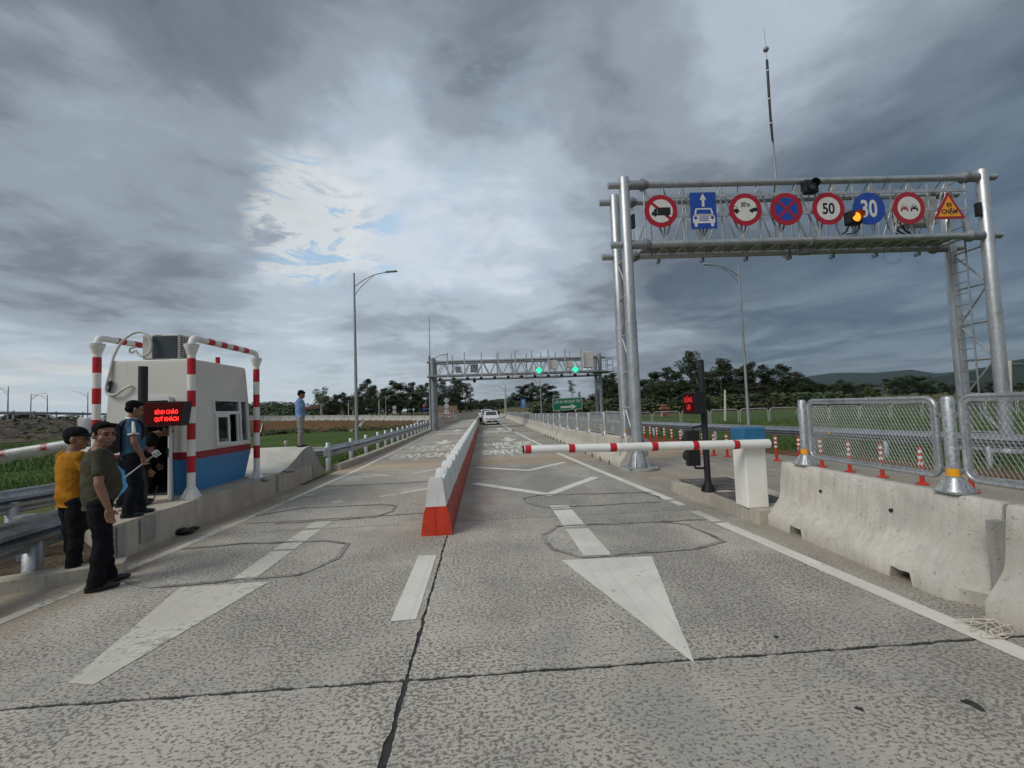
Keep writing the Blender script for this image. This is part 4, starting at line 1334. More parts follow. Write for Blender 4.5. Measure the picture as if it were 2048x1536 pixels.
b = MB(); b.tube([hc + Vector((.02, 0, .29)), hc + Vector((.02, 0, .34)), (sp.x, sp.y, hc.z + .36)], .018, 8); b.tube([hc + Vector((.02, 0, -.29)), hc + Vector((.03, 0, -.33)), (sp.x, sp.y, hc.z - .34)], .018, 8); b.build('bracket', BLACK, hd)

# --- street lamps
def lamp_meshes(h, reach, arm_drop=.55):
    b = MB(); b.tube([(0, 0, 0), (0, 0, .02), (0, 0, h * .5), (0, 0, h)], [.10, .095, .075, .045], 12); pl = b.mesh('pole', GALV_D, SM)
    b = MB()
    a1 = [(0, 0, h - .75), (reach * .25, 0, h - .42), (reach * .6, 0, h - .12), (reach, 0, h + .02)]
    b.tube(catmull(a1, 5), .028, 8)
    a2 = [(0, 0, h - 1.25), (reach * .16, 0, h - .85), (reach * .42, 0, h - .40), (reach * .62, 0, h - .11)]
    b.tube(catmull(a2, 5), .022, 8); ar = b.mesh('arm', GALV_D, SM)
    b = MB(); b.bbox((reach + .22, 0, h + .05), (.62, .22, .07), .025, Matrix.Rotation(-.06, 3, 'Y')); hd = b.mesh('lamp_head', S_BACK)
    return pl, ar, hd
def lamp(loc, h, reach, rz, label, group=None, sc=1.0):
    r = thing('street_lamp', label, 'street lamp', loc, rz, group)
    for nm, me in zip(('pole', 'arm', 'lamp_head'), lamp_meshes(h, reach)):
        o = link(bpy.data.objects.new(nm, me)); o.parent = r
    r.scale = (sc,) * 3
    return r
lamp((-6.65, 23.4, -.5), 9.65, 1.75, 0, 'tall grey street lamp left of the ramp, its arm pointing right')
lamp((16.8, 26.7, -.3), 10.65, 1.85, PI, 'tall grey street lamp behind the boom, its arm pointing left')
# ------------------------------------------------------------------ near gantry
GA = Vector((3.82, 10.74, 0)); GB = Vector((13.36, 10.35, 0))
GL = (GB - GA).length
GRZ = math.atan2(GB.y - GA.y, GB.x - GA.x)
gan = thing('sign_gantry', 'large galvanised lattice gantry carrying the road signs over the right lane', 'gantry', GA, GRZ)
Rg = Matrix.Rotation(GRZ, 3, 'Z')
def gl(x, y, z): return GA + Rg @ Vector((x, y, z))
DEP = 0.95
PRr = .135
ZT, ZB = 7.30, 5.73
def gpost(x, y, top, zb=.06):
    b = MB(); c = gl(x, y, 0)
    b.tube([c + Vector((0, 0, zb)), c + Vector((0, 0, 3.7)), c + Vector((0, 0, 3.71))], [PRr * 1.06, PRr * 1.06, PRr * 1.06], 20)
    b.tube([c + Vector((0, 0, 3.66)), c + Vector((0, 0, 3.76))], [PRr * 1.11] * 2, 20)
    b.tube([c + Vector((0, 0, 3.72)), c + Vector((0, 0, top - .02)), c + Vector((0, 0, top))], [PRr, PRr, PRr * .9], 20)
    b.build('post', GALV, gan, smooth=SM)
    b = MB(); b.box(c + Vector((0, 0, zb + .012)), (.62, .62, .024), Matrix.Rotation(GRZ, 3, 'Z'))
    for k in range(8):
        a = k * PI / 4 + .2; d_ = Vector((math.cos(a), math.sin(a), 0)); s_ = Vector((-d_.y, d_.x, 0)) * .012
        b.prism([c + d_ * .13 + Vector((0, 0, zb + .44)), c + d_ * .155 + Vector((0, 0, zb + .44)), c + d_ * .30 + Vector((0, 0, zb + .03)), c + d_ * .13 + Vector((0, 0, zb + .03))], s_)
    b.tube([c + Vector((0, 0, zb + .03)), c + Vector((0, 0, zb + .3)), c + Vector((0, 0, zb + .36))], [.215, .16, .145], 16)
    b.build('flared_base', GALV, gan, smooth=SM)
for x in (0, GL):
    gpost(x, 0, 7.50); gpost(x, DEP, 7.50)
# chords
for y, z in ((0, ZT), (0, ZB), (DEP, ZT), (DEP, ZB + .02)):
    b = MB(); b.cyl(gl(-.42, y, z), gl(GL + .36, y, z), .085, seg=16); b.build('chord', GALV, gan, smooth=SM)
    for s in (.14, GL - .14):
        b = MB()
        e = 1 if s < 1 else -1
        b.tube([gl(s, y, z), gl(s + e * .34, y, z), gl(s + e * .36, y, z), gl(s + e * .48, y, z)], [.115, .115, .15, .095], 14)
        b.cyl(gl(s + e * .30, y, z), gl(s + e * .345, y, z), .155, seg=14)
        b.build('coupling', GALV_D, gan, smooth=SM)
for y, z in ((0, ZB), (DEP, ZB)):
    b = MB(); b.cyl(gl(GL * .5, y, z), gl(GL * .5 + .06, y, z), .15, seg=14); b.build('flange', GALV_D, gan)
# web members: verticals and diagonals on both faces, rungs below
npan = 17
dxp = (GL - 1.0) / npan
for face, y in (('front', 0), ('back', DEP)):
    for i in range(npan + 1):
        x = .5 + dxp * i
        b = MB(); b.cyl(gl(x, y, ZB + .06), gl(x, y, ZT - .06), .024, seg=8); b.build('vertical_strut', GALV, gan, smooth=SM)
        if i < npan and i % 2 == (0 if y == 0 else 1):
            b = MB(); b.cyl(gl(x, y, ZT - .07), gl(x + dxp, y, ZB + .07), .026, seg=8); b.build('diagonal_strut', GALV, gan, smooth=SM)
        elif i < npan:
            b = MB(); b.cyl(gl(x, y, ZB + .07), gl(x + dxp, y, ZT - .07), .026, seg=8); b.build('diagonal_strut', GALV, gan, smooth=SM)
for i in range(npan + 1):
    x = .5 + dxp * i
    b = MB()
    b.cyl(gl(x, .06, ZB - .03), gl(x, DEP - .06, ZB - .01), .022, seg=8)
    b.build('cross_strut', GALV, gan, smooth=SM)
    if i < npan:
        b = MB(); b.cyl(gl(x, .06, ZB - .03), gl(x + dxp, DEP - .06, ZB - .01), .022, seg=8); b.build('diagonal_strut', GALV, gan, smooth=SM)
    b = MB(); b.cyl(gl(x, .06, ZT), gl(x + dxp * (.98 if i < npan else 0), DEP - .06, ZT), .020, seg=8); b.build('cross_strut', GALV, gan, smooth=SM)
# walkway grating inside the beam
b = MB(); b.box(gl(GL / 2, .55, ZB + .05), (GL - 1.1, .50, .025), Rg)
b.build('walkway_deck', GALV_D, gan)
for i in range(7):
    x = 1.2 + i * 1.25
    b = MB(); b.box(gl(x, DEP + .12, ZB - .10), (.06, .16, .10), Rg); b.build('bracket', GALV_D, gan)
b = MB(); b.box(gl(GL * .52, .4, ZB - .17), (.32, .22, .12), Rg)
b.build('cable_box', GALV_D, gan)
# rails the signs hang on
for z in (6.92, 6.42):
    b = MB(); b.box(gl(GL / 2 + .02, -.105, z), (GL - 1.15, .03, .085), Rg); b.build('sign_rail', GALV, gan)
# lacing between the posts
for x in (0, GL):
    zz = [.55, 1.55, 2.5, 3.5, 4.5, 5.5]
    for i, z in enumerate(zz):
        b = MB(); b.cyl(gl(x, .1, z), gl(x, DEP - .1, z), .03, seg=8)
        if i < len(zz) - 1:
            za, zb2 = (z + .06, zz[i + 1] - .06)
            ya, yb = (.12, DEP - .12) if i % 2 == 0 else (DEP - .12, .12)
            b.cyl(gl(x, ya, za), gl(x, yb, zb2), .027, seg=8)
        b.build('lacing', GALV, gan, smooth=SM)
# ladder on the right leg
lad = []
for s in (.28, .68):
    b = MB(); b.cyl(gl(GL - .30, s, .9), gl(GL - .30, s, 6.4), .02, seg=8)
    b.build('ladder_rail', GALV_D, gan, smooth=SM)
for k in range(18):
    b = MB(); b.cyl(gl(GL - .30, .28, 1.0 + k * .3), gl(GL - .30, .68, 1.0 + k * .3), .013, seg=6); b.build('ladder_rung', GALV_D, gan, smooth=SM)
b = MB(); b.box(gl(GL - .2, .45, 1.5), (.5, .5, .04), Rg); b.build('ladder_platform', GALV_D, gan)
# cabinets on the beam
b = MB(); b.bbox(gl(GL - 1.35, .55, 6.62), (.95, .35, .75), .02, Rg); cb = b.build('control_cabinet', AC_W); tag(cb, 'grey control cabinet on the gantry, behind the yellow triangle sign', 'cabinet')
b = MB(); b.bbox(gl(GL - .20, -.02, 6.42), (.10, .12, .36), .015, Rg); cb = b.build('floodlight', BLACKP); tag(cb, 'small black lamp unit on the right gantry post', 'lamp')
b = MB(); b.bbox(gl(.20, .02, 6.35), (.08, .12, .36), .015, Rg); cb = b.build('floodlight', BLACKP); tag(cb, 'small black lamp unit on the left gantry post', 'lamp')
b = MB(); b.bbox(gl(.19, .0, .55), (.09, .22, .42), .01, Rg); cb = b.build('junction_box', GALV_D); tag(cb, 'slim grey junction box low on the front gantry post', 'box')
b = MB()
for k, ph in enumerate((0,)):
    pts = [gl(GL - 2.3 + .25 * math.cos(t) * (1 + .3 * k) + .1 * k, .3, ZB - .35 + .24 * math.sin(t)) for t in np.linspace(0, PI * 1.9, 26)]
    b.tube(pts, .003, 5)
o = b.build('cable_loop', BLACK, smooth=SM); tag(o, 'thin loose cable looping below the gantry beam', 'cable')
b = MB()
for k in range(3):
    b.tube(catmull([gl(GL - 2.2 + k * .18, .5, 6.35), gl(GL - 2.1 + k * .2, .45, 6.05), gl(GL - 1.8 + k * .25, .4, 5.9)], 5), .022, 6)
o = b.build('cable_bundle', BLACK, smooth=SM); tag(o, 'black cables drooping below the grey cabinet on the gantry', 'cable')

# ------------------------------------------------------------------ signs
class Sign:
    def __init__(s, c, rz, name, label, cat='road sign'):
        s.c = Vector(c); s.R = Matrix.Rotation(rz, 3, 'Z')
        s.t = thing(name, label, cat, s.c); s.k = 0
    def p(s, x, z, d=0.0): return s.c + s.R @ Vector((x, -d, z))
    def plate(s, pts, mt, name='plate', th=.012):
        b = MB(); b.prism([s.p(x, z, 0) for x, z in pts], s.R @ Vector((0, th, 0))); return b.build(name, mt, s.t)
    def flat(s, polys, mt, name, lvl=1):
        b = MB()
        for pts in polys:
            b.prism([s.p(x, z, .002 * lvl - .0005) for x, z in pts], s.R @ Vector((0, -.0016, 0)))
        return b.build(name, mt, s.t)
    def ring(s, ro, ri, mt, name, lvl=1, n=48):
        b = MB()
        v = [s.p(ro * math.cos(2 * PI * i / n), ro * math.sin(2 * PI * i / n), .002 * lvl) for i in range(n)] + [s.p(ri * math.cos(2 * PI * i / n), ri * math.sin(2 * PI * i / n), .002 * lvl) for i in range(n)]
        b.add(v, [(i, (i + 1) % n, (i + 1) % n + n, i + n) for i in range(n)]); return b.build(name, mt, s.t)
    def text(s, tx, size, mt, x=0, z=0, lvl=2, width=1.0, bold=.01, name='lettering'):
        vs, fs = text_mb(tx, size, bold, 4, width)
        b = MB(); b.add([s.p(x + v.x, z + v.y, .002 * lvl) for v in vs], fs); return b.build(name, mt, s.t)
    def clip(s):
        b = MB()
        for z in (.22, -.22): b.box(s.p(0, z, -.03), (.12, .04, .05), s.R)
        b.build('clip', GALV_D, s.t)
def circ(r, n=40, x=0, z=0): return [(x + r * math.cos(2 * PI * i / n), z + r * math.sin(2 * PI * i / n)) for i in range(n)]
def bolts(s):
    s.flat([circ(.010, 8, 0, .2), circ(.010, 8, .02, -.21)], S_BACK, 'bolt', 3)
YS = -.16
def on_gantry(px, py):
    """where the sight line meets the plane just in front of the sign rails"""
    d_ = sight(px, py); n_ = Rg @ Vector((0, 1, 0)); o_ = gl(0, YS, 0)
    return EYE + d_ * ((o_ - EYE).dot(n_) / d_.dot(n_))
SR = .425
def round_sign(px, py, label, face, rim):
    s = Sign(on_gantry(px, py), GRZ, 'round_sign', label)
    s.plate(circ(SR, 48), rim)
    if face is not rim: s.flat([circ(SR * .71, 48)], face, 'face', 1)
    s.clip()
    return s
# 1 no trucks
s = round_sign(1322, 422, 'round red rimmed sign with a black lorry crossed by a red bar', S_WHT, S_RED)
k = SR
a45 = math.radians(-45)
def bar(r, w, ang):
    c_, s_ = math.cos(ang), math.sin(ang)
    return [(c_ * u - s_ * v, s_ * u + c_ * v) for u, v in ((-r, -w), (r, -w), (r, w), (-r, w))]
s.flat([bar(SR * .74, .038, math.radians(-42))], S_RED, 'red_bar', 2)
s.flat([[(-.09, .09), (.24, .09), (.24, -.10), (-.09, -.10)], [(-.25, -.11), (-.24, -.03), (-.20, -.02), (-.17, .06), (-.10, .06), (-.10, -.11)], circ(.036, 14, -.155, -.11), circ(.036, 14, .14, -.11), [(-.1, -.08), (.2, -.08), (.2, -.115), (-.1, -.115)]], S_BLK, 'lorry_symbol', 3)
bolts(s)
# 2 blue motor-car sign
c_ = on_gantry(1407, 421)
s = Sign(c_, GRZ, 'blue_sign', 'blue rectangular sign with a white arrow above a white car front')
w2, h2 = .335, .475
s.plate([(-w2, -h2), (w2, -h2), (w2, h2), (-w2, h2)], S_BLU)
s.flat([[(-.032, .10), (.032, .10), (.032, .30), (-.032, .30)], [(-.085, .28), (.085, .28), (0, .45)]], S_WHT, 'arrow_symbol', 1)
s.flat([[(-.23, -.02), (-.20, .06), (.20, .06), (.23, -.02), (.25, -.14), (-.25, -.14)], [(-.28, -.16), (-.24, -.10), (.24, -.10), (.28, -.16), (.29, -.30), (.27, -.33), (-.27, -.33), (-.29, -.30)], [(-.26, -.32), (-.17, -.32), (-.18, -.42), (-.24, -.42)], [(.17, -.32), (.26, -.32), (.24, -.42), (.18, -.42)]], S_WHT, 'car_symbol', 1)
s.flat([[(-.20, -.09), (-.175, .025), (.175, .025), (.20, -.09)], circ(.042, 16, -.215, -.19), circ(.042, 16, .215, -.19)] + [[(-.13, z - .009), (.13, z - .009), (.12, z + .012), (-.12, z + .012)] for z in (-.17, -.215, -.26)], S_BLU, 'car_openings', 2)
s.clip()
# 3 minimum distance 30 m
s = round_sign(1491, 419, 'round red rimmed sign reading 30m between two black cars', S_WHT, S_RED)
s.text("30\u2019m", .17, S_BLK, .0, .13, 2, .72, .006)
s.flat([[(-.30, .02), (-.22, .03), (-.17, -.01), (-.155, -.06), (-.30, -.07)], circ(.034, 14, -.235, -.075), [(-.30, .09), (-.235, .09), (-.20, .035), (-.215, .03), (-.245, .075), (-.30, .075)],
        [(.30, .045), (.20, .035), (.10, -.01), (.085, -.055), (.30, -.06)], circ(.032, 14, .165, -.065), [(.30, .10), (.29, .10), (.23, .04), (.245, .04)]], S_BLK, 'cars_symbol', 2)
bolts(s)
# 4 no stopping
s = round_sign(1573, 418, 'round blue no stopping sign with a red cross and red rim', S_BLU, S_RED)
s.flat([bar(SR * .75, .034, math.radians(45))], S_RED, 'red_bar', 2); s.flat([bar(SR * .75, .034, math.radians(-45))], S_RED, 'red_bar', 3)
# 5 limit 50
s = round_sign(1657, 417, 'round red rimmed speed sign reading 50 in black', S_WHT, S_RED)
s.text('50', .40, S_BLK, 0, 0, 2, .82, .012); bolts(s)
# 6 minimum 30
s = round_sign(1738, 417, 'round blue sign reading 30 in white', S_BLU, S_BLU)
s.text('30', .62, S_WHT, 0, 0, 2, .72, .016)
# 7 no overtaking
s = round_sign(1818, 416, 'round red rimmed no overtaking sign with a red and a black car', S_WHT, S_RED)
def mini_car(x): 
    return [[(x - .10, -.04), (x - .085, .03), (x - .06, .035), (x - .045, .09), (x + .045, .09), (x + .06, .035), (x + .085, .03), (x + .10, -.04)], [(x - .10, -.03), (x - .06, -.03), (x - .06, -.09), (x - .10, -.09)], [(x + .06, -.03), (x + .10, -.03), (x + .10, -.09), (x + .06, -.09)]]
s.flat(mini_car(-.125), S_RED, 'red_car_symbol', 2); s.flat(mini_car(.135), S_BLK, 'black_car_symbol', 2)
s.flat([[(x - .045, .035), (x - .034, .08), (x + .034, .08), (x + .045, .035)] for x in (-.125, .135)] + [[(x + q - .018, -.005), (x + q + .018, -.005), (x + q + .018, .015), (x + q - .018, .015)] for x in (-.125, .135) for q in (-.06, .06)], S_WHT, 'car_openings', 3); bolts(s)
# 8 slow
c_ = on_gantry(1898, 414)
s = Sign(c_, GRZ, 'triangle_sign', 'yellow triangular sign with red rim reading ĐI CHẬM')
def tri(r, z0=0.0): return [(-r * .866, -r * .5 + z0), (r * .866, -r * .5 + z0), (0, r + z0)]
def rtri(r, rr, z0=0.0):
    out = []
    for (x, z) in tri(r - rr * 1.0, z0):
        a0 = math.atan2(z - z0, x)
        for k in range(-3, 4): out.append((x + rr * math.cos(a0 + k * .34), z + rr * math.sin(a0 + k * .34)))
    return out
s.plate(rtri(.46, .03, -.07), S_RED); s.flat([tri(.36, -.07)], S_YEL, 'face', 1)
s.text('ĐI', .15, S_BLK, 0, .06, 2, .95, .007); s.text('CHẬM', .155, S_BLK, 0, -.115, 2, .95, .007); s.clip()

# flashing lamps
def amber_unit(c, lit, label):
    r = thing('warning_light', label, 'warning light', c)
    b = MB(); b.bbox(c, (.36, .20, .34), .03, Rg); b.build('housing', BLACKP, r)
    f = Rg @ Vector((0, -1, 0)); 
    b = MB(); n = 20; vo = []
    for j, (rad, dist) in enumerate(((.135, .10), (.135, .24), (.128, .24), (.128, .10))):
        for i in range(n):
            a = 2 * PI * i / n
            low = 0.55 if (math.sin(a) < -.3 and dist > .2) else 1.0
            vo.append(c + Rg @ Vector((rad * math.cos(a), 0, rad * math.sin(a))) + f * dist * low)
    b.add(vo, [(j * n + i, j * n + (i + 1) % n, ((j + 1) % 4) * n + (i + 1) % n, ((j + 1) % 4) * n + i) for j in range(4) for i in range(n)])
    b.build('visor', M('dark_red_visor', (.07, .012, .010), .5) if lit else BLACKP, r, smooth=SM)
    b = MB(); b.ell(c + f * .10, (.122, .03, .122), Rg, 20, 10); b.build('lens', LED_A if lit else LENS_OFF, r, smooth=SM)
    return r
c_ = on_gantry(1620, 374)
u = amber_unit(c_ + Rg @ Vector((0, .02, 0)), False, 'black unlit warning lamp on the top chord of the gantry')
b = MB(); b.tube([c_ + Rg @ Vector((-.18, .05, -.12)), c_ + Rg @ Vector((-.32, .08, -.18)), c_ + Rg @ Vector((-.48, .12, -.16))], .018, 7); b.build('bracket', GALV_D, u)
c_ = on_gantry(1706, 437)
u = amber_unit(c_, True, 'lit amber warning lamp in front of the blue 30 sign')
b = MB(); b.tube(catmull([c_ + Rg @ Vector((.12, .0, -.16)), c_ + Rg @ Vector((.16, .0, -.26)), c_ + Rg @ Vector((.04, .05, -.36)), c_ + Rg @ Vector((-.1, .12, -.36))], 4), .016, 7)
b.tube([c_ + Rg @ Vector((-.12, .0, -.16)), c_ + Rg @ Vector((-.14, .06, -.30)), c_ + Rg @ Vector((-.22, .12, -.36))], .022, 7); b.build('bracket', BLACK, u)

# slim mast behind the gantry
mb_ = Vector((9.9, 11.5, 0)); 
mast = thing('lightning_mast', 'tall thin leaning mast with a ball tip rising from the gantry beam', 'mast', D(1561, 480, 11.5))
pts = [D(1557, 430, 11.5), D(1552, 360, 11.5), D(1543, 240, 11.5), D(1534, 122, 11.5)]
pts = [D(1561, 480, 11.5)] + pts
b = MB(); b.tube(pts[:3], [.032, .030, .026], 10); 
b.tube(pts[2:4] , [.026, .018], 10); b.build('pole', GALV_D, mast, smooth=SM)
b = MB(); e0, e1 = D(1542, 250, 11.43), D(1534, 122, 11.43)
b.tube([D(1545, 282, 11.44), e0, D(1538, 190, 11.41), e1, D(1533, 118, 11.44)], [.026, .031, .034, .034, .012], 10); b.build('sleeve', BLACK, mast, smooth=SM)
b = MB()
for py_ in (142, 198, 247):
    q = D(1534 + (py_ - 122) / 128 * 8, py_, 11.41); b.cyl(q - Vector((0, 0, .014)), q + Vector((0, 0, .014)), .042, seg=10)
b.build('white_tie', WHITE, mast)
b = MB(); b.cyl(D(1534, 122, 11.44), D(1528, 57, 11.44), .007, seg=6); b.build('rod', GALV_D, mast)
b = MB(); q = D(1532, 99, 11.44); b.lathe([(.015, .09), (.045, .065), (.075, .015), (.075, -.015), (.045, -.06), (.008, -.075)][::-1], q, 12); b.build('ball', GALV_D, mast, smooth=SM)

# ------------------------------------------------------------------ far gantry
FA = Vector((-4.28, 36.0, 0)); FLn = 14.2
fg = thing('toll_gantry', 'far lattice toll gantry with upright antenna rods across the ramp', 'gantry', FA)
def fl(x, y, z): return FA + Vector((x, y, z))
for x in (0.25, FLn):
    for y in (0, 1.4):
        b = MB(); b.cyl(fl(x, y, -.2), fl(x, y, 5.95), .20 if x < 1 else .15, seg=12); b.build('post', GALV_D, fg, smooth=SM)
for y, z in ((0, 5.62), (0, 4.42), (1.4, 5.62), (1.4, 4.2)):
    b = MB(); b.cyl(fl(-.2, y, z), fl(FLn + .5, y, z), .10, seg=10); b.build('chord', GALV_D, fg, smooth=SM)
for y in (0, 1.4):
    n_ = 26; dx_ = FLn / n_
    for i in range(n_):
        b = MB(); z0, z1 = (4.45, 5.6) if i % 2 else (5.6, 4.45)
        b.cyl(fl(dx_ * i, y, z0), fl(dx_ * (i + 1), y, z1), .035, seg=6); b.build('diagonal_strut', GALV, fg)
for i in range(9):
    b = MB(); b.cyl(fl(1 + i * 1.6, 0, 4.2), fl(1 + i * 1.6, 1.4, 4.2), .05, seg=6)
    b.build('cross_strut', GALV_D, fg)
b = MB(); b.box(fl(FLn / 2 + .2, -.55, 4.36), (FLn + .5, .9, .05)); b.box(fl(FLn / 2, -.98, 4.42), (FLn, .05, .10)); b.build('walkway_deck', GALV_D, fg)
for i in range(9):
    x = 1.55 + 1.36 * i
    b = MB(); b.box(fl(x, -1.0, 5.25), (.09, .09, 2.0)); b.build('antenna_rod', S_BACK, fg)
    if i > 2 or i == 0:
        b = MB(); b.box(fl(x + .22 - .08 * i, 1.6, 5.3), (.09, .09, 2.1)); b.build('antenna_rod', S_BACK, fg)
for i in range(12):
    x = .9 + i * 1.1
    b = MB(); b.bbox(fl(x, -.7, 4.14), (.22, .22, .2), .03)
    b.build('reader_head', BLACKP, fg)
# cage at the right end
b = MB()
for x in (FLn + .0, FLn + .5, FLn + .95):
    for y in (-.6, 1.4): b.cyl(fl(x, y, 4.4), fl(x, y, 5.45), .03, seg=6)
for z in (4.9, 5.45):
    for y in (-.6, 1.4): b.cyl(fl(FLn - .2, y, z), fl(FLn + .95, y, z), .025, seg=6)
    b.cyl(fl(FLn + .95, -.6, z), fl(FLn + .95, 1.4, z), .025, seg=6)
b.box(fl(FLn + .3, .4, 4.36), (1.5, 2.2, .05)); b.build('railing_cage', GALV_D, fg)
def far_unit(px0, py0, px1, py1, Y, th, name, label, cat, mt, group=None):
    a_, c_ = D(px0, py1, Y), D(px1, py0, Y)
    b = MB(); b.bbox(((a_.x + c_.x) / 2, Y + th / 2, (a_.z + c_.z) / 2), (c_.x - a_.x, th, c_.z - a_.z), .02)
    o = b.build(name, mt); return tag(o, label, cat, group)
far_unit(1168, 703, 1186, 735, 35.2, .6, 'equipment_cabinet', 'tall grey cabinet at the right end of the far gantry', 'cabinet', AC_W)
far_unit(1100, 720, 1115, 738, 35.1, .4, 'equipment_cabinet', 'grey cabinet on the far gantry, between the two green lights', 'cabinet', AC_W)
far_unit(1134, 721, 1146, 735, 35.1, .4, 'equipment_cabinet', 'grey cabinet on the far gantry, just left of the right green light', 'cabinet', AC_W)
far_unit(911, 733, 922, 745, 36.3, .4, 'equipment_cabinet', 'small dark cabinet at the left of the far gantry', 'cabinet', GALV_D)
far_unit(941, 728, 956, 744, 36.3, .4, 'equipment_cabinet', 'second dark cabinet from the left inside the far gantry', 'cabinet', GALV_D)
for px, py, side_ in ((1078, 740.5, 'left'), (1151, 738.5, 'right')):
    c_ = D(px, py, 34.6)
    r = thing('lane_signal', 'green arrow lane signal at the %s on the far gantry' % side_, 'signal', c_)
    b = MB(); b.bbox(c_ + Vector((0, .1, 0)), (.62, .16, .62), .03); b.build('housing', S_BACK, r)
    b = MB()
    sz = .24
    b.prism([c_ + Vector((x * sz, -.0, z * sz)) for x, z in ((0, -1.15), (1.15, 0), (0, 1.15), (-1.15, 0))], (0, .02, 0))
    b.build('lit_arrow', LED_G, r)
b = MB(); q = D(949, 762, 35.4); b.ell(q, (.13, .13, .15)); b.cyl(q, q + Vector((0, 0, .3)), .04)
tag(b.build('dome_camera', BLACKP, smooth=SM), 'dark dome camera hanging under the far gantry', 'camera')
lamp((-4.35, 36.3, 0), 6.2, 1.0, 0, 'street lamp head rising just above the left end of the far gantry')
b = MB(); b.tube([D(862, 862, 36.4), D(860, 720, 36.4), D(858, 632, 36.4)], [.05, .04, .02], 6); tag(b.build('mast', GALV_D), 'thin mast standing by the left post of the far gantry', 'mast')
# ------------------------------------------------------------------ toll booth
BX0, BX1 = -6.182, -4.836  # booth, island and crash block scaled about the camera, baked to plain values
BY0, BY1 = 7.64, 9.296
booth = thing('toll_booth', 'white toll booth with red stripe and blue base, its door open', 'toll booth', ((BX0 + BX1) / 2, (BY0 + BY1) / 2, IZ))
# (z, bulge): walls lean out towards the stripe and back in below it
ZSA, ZSB = 1.012, 1.134
LV = [(IZ, -.04), (0.51, -.035), (ZSA, .05), (ZSB, .05), (1.923, .02), (2.64, -.025), (2.68, -.035), (2.696, -.06)]
def bulge(z):
    for (z0, b0), (z1, b1) in zip(LV[:-1], LV[1:]):
        if z0 <= z <= z1: return lerp(b0, b1, (z - z0) / (z1 - z0))
    return 0
def wall_pt(face, u, z, d=0.0):
    """face: front (u along x), side (u along y on the road side)"""
    q = bulge(z) + d
    if face == 'front': return Vector((u, BY0 - q * .35, z))
    if face == 'side': return Vector((BX1 + q, u, z))
    if face == 'back': return Vector((u, BY1 + q * .6, z))
    return Vector((BX0 - q, u, z))
def wall(face, u0, u1, holes, name, clip_u):
    us = sorted({u0, u1, *[h[0] for h in holes], *[h[1] for h in holes]})
    zs = sorted({z for z, _ in LV} | {h[2] for h in holes} | {h[3] for h in holes})
    b = MB(); rev = face in ('back', 'left')
    for i in range(len(us) - 1):
        for j in range(len(zs) - 1):
            uc, zc = (us[i] + us[i + 1]) / 2, (zs[j] + zs[j + 1]) / 2
            if any(h[0] < uc < h[1] and h[2] < zc < h[3] for h in holes): continue
            b.mat(2 if zc < ZSA else 1 if zc < ZSB else 0)
            def U(u, z):
                q = bulge(z)
                if face in ('front', 'back'):
                    return u + (q if u == u1 else -q if u == u0 else 0)
                return u + (q * .6 if u == u1 else -q * .35 if u == u0 else 0)
            p = [wall_pt(face, U(us[i], zs[j]), zs[j]), wall_pt(face, U(us[i + 1], zs[j]), zs[j]), wall_pt(face, U(us[i + 1], zs[j + 1]), zs[j + 1]), wall_pt(face, U(us[i], zs[j + 1]), zs[j + 1])]
            b.add(p[::-1] if rev else p, [(0, 1, 2, 3)])
    return b.build(name, [WALLW, STRIPE, BLUE], booth)
DX0, DX1, DZ1 = -5.818, -5.189, 2.055
WY0, WY1, WZ0, WZ1 = 8.125, 9.24, 1.183, 2.022
wall('front', BX0, BX1, [(DX0, DX1, IZ, DZ1)], 'wall', None)
wall('side', BY0, BY1, [(WY0, WY1, WZ0, WZ1)], 'wall', None)
wall('back', BX0, BX1, [(-5.906, -5.134, 1.21, 1.98)], 'wall', None)
wall('left', BY0, BY1, [(7.949, 8.942, 1.21, 1.98)], 'wall', None)
q = -.10
b = MB(); b.bbox(((BX0 + BX1) / 2, (BY0 + BY1) / 2, 2.679), (BX1 - BX0 - .16, BY1 - BY0 - .10, .04), .015); b.build('roof', WALLW, booth)
# inside: floor, lining and desk, coloured near black to paint the indoor shade
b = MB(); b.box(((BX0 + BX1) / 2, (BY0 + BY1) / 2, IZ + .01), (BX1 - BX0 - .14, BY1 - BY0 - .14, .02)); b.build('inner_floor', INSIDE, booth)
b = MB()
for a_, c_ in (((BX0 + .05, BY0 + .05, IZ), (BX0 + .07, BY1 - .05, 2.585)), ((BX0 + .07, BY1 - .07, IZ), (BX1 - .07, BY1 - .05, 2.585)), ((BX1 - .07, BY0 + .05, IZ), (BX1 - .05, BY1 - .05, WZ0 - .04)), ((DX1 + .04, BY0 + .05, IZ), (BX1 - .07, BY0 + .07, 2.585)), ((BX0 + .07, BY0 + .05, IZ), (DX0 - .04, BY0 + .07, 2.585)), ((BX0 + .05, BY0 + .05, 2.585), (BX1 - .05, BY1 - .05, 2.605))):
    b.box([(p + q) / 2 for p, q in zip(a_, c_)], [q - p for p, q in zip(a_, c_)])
b.build('shade_lining', INSIDE, booth)
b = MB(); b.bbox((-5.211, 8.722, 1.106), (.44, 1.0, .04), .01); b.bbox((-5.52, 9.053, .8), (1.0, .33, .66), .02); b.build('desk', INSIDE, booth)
b = MB(); b.bbox((-5.354, 8.887, 1.393), (.05, .5, .32), .01, Matrix.Rotation(.5, 3, 'Z')); b.build('monitor', BLACKP, booth)
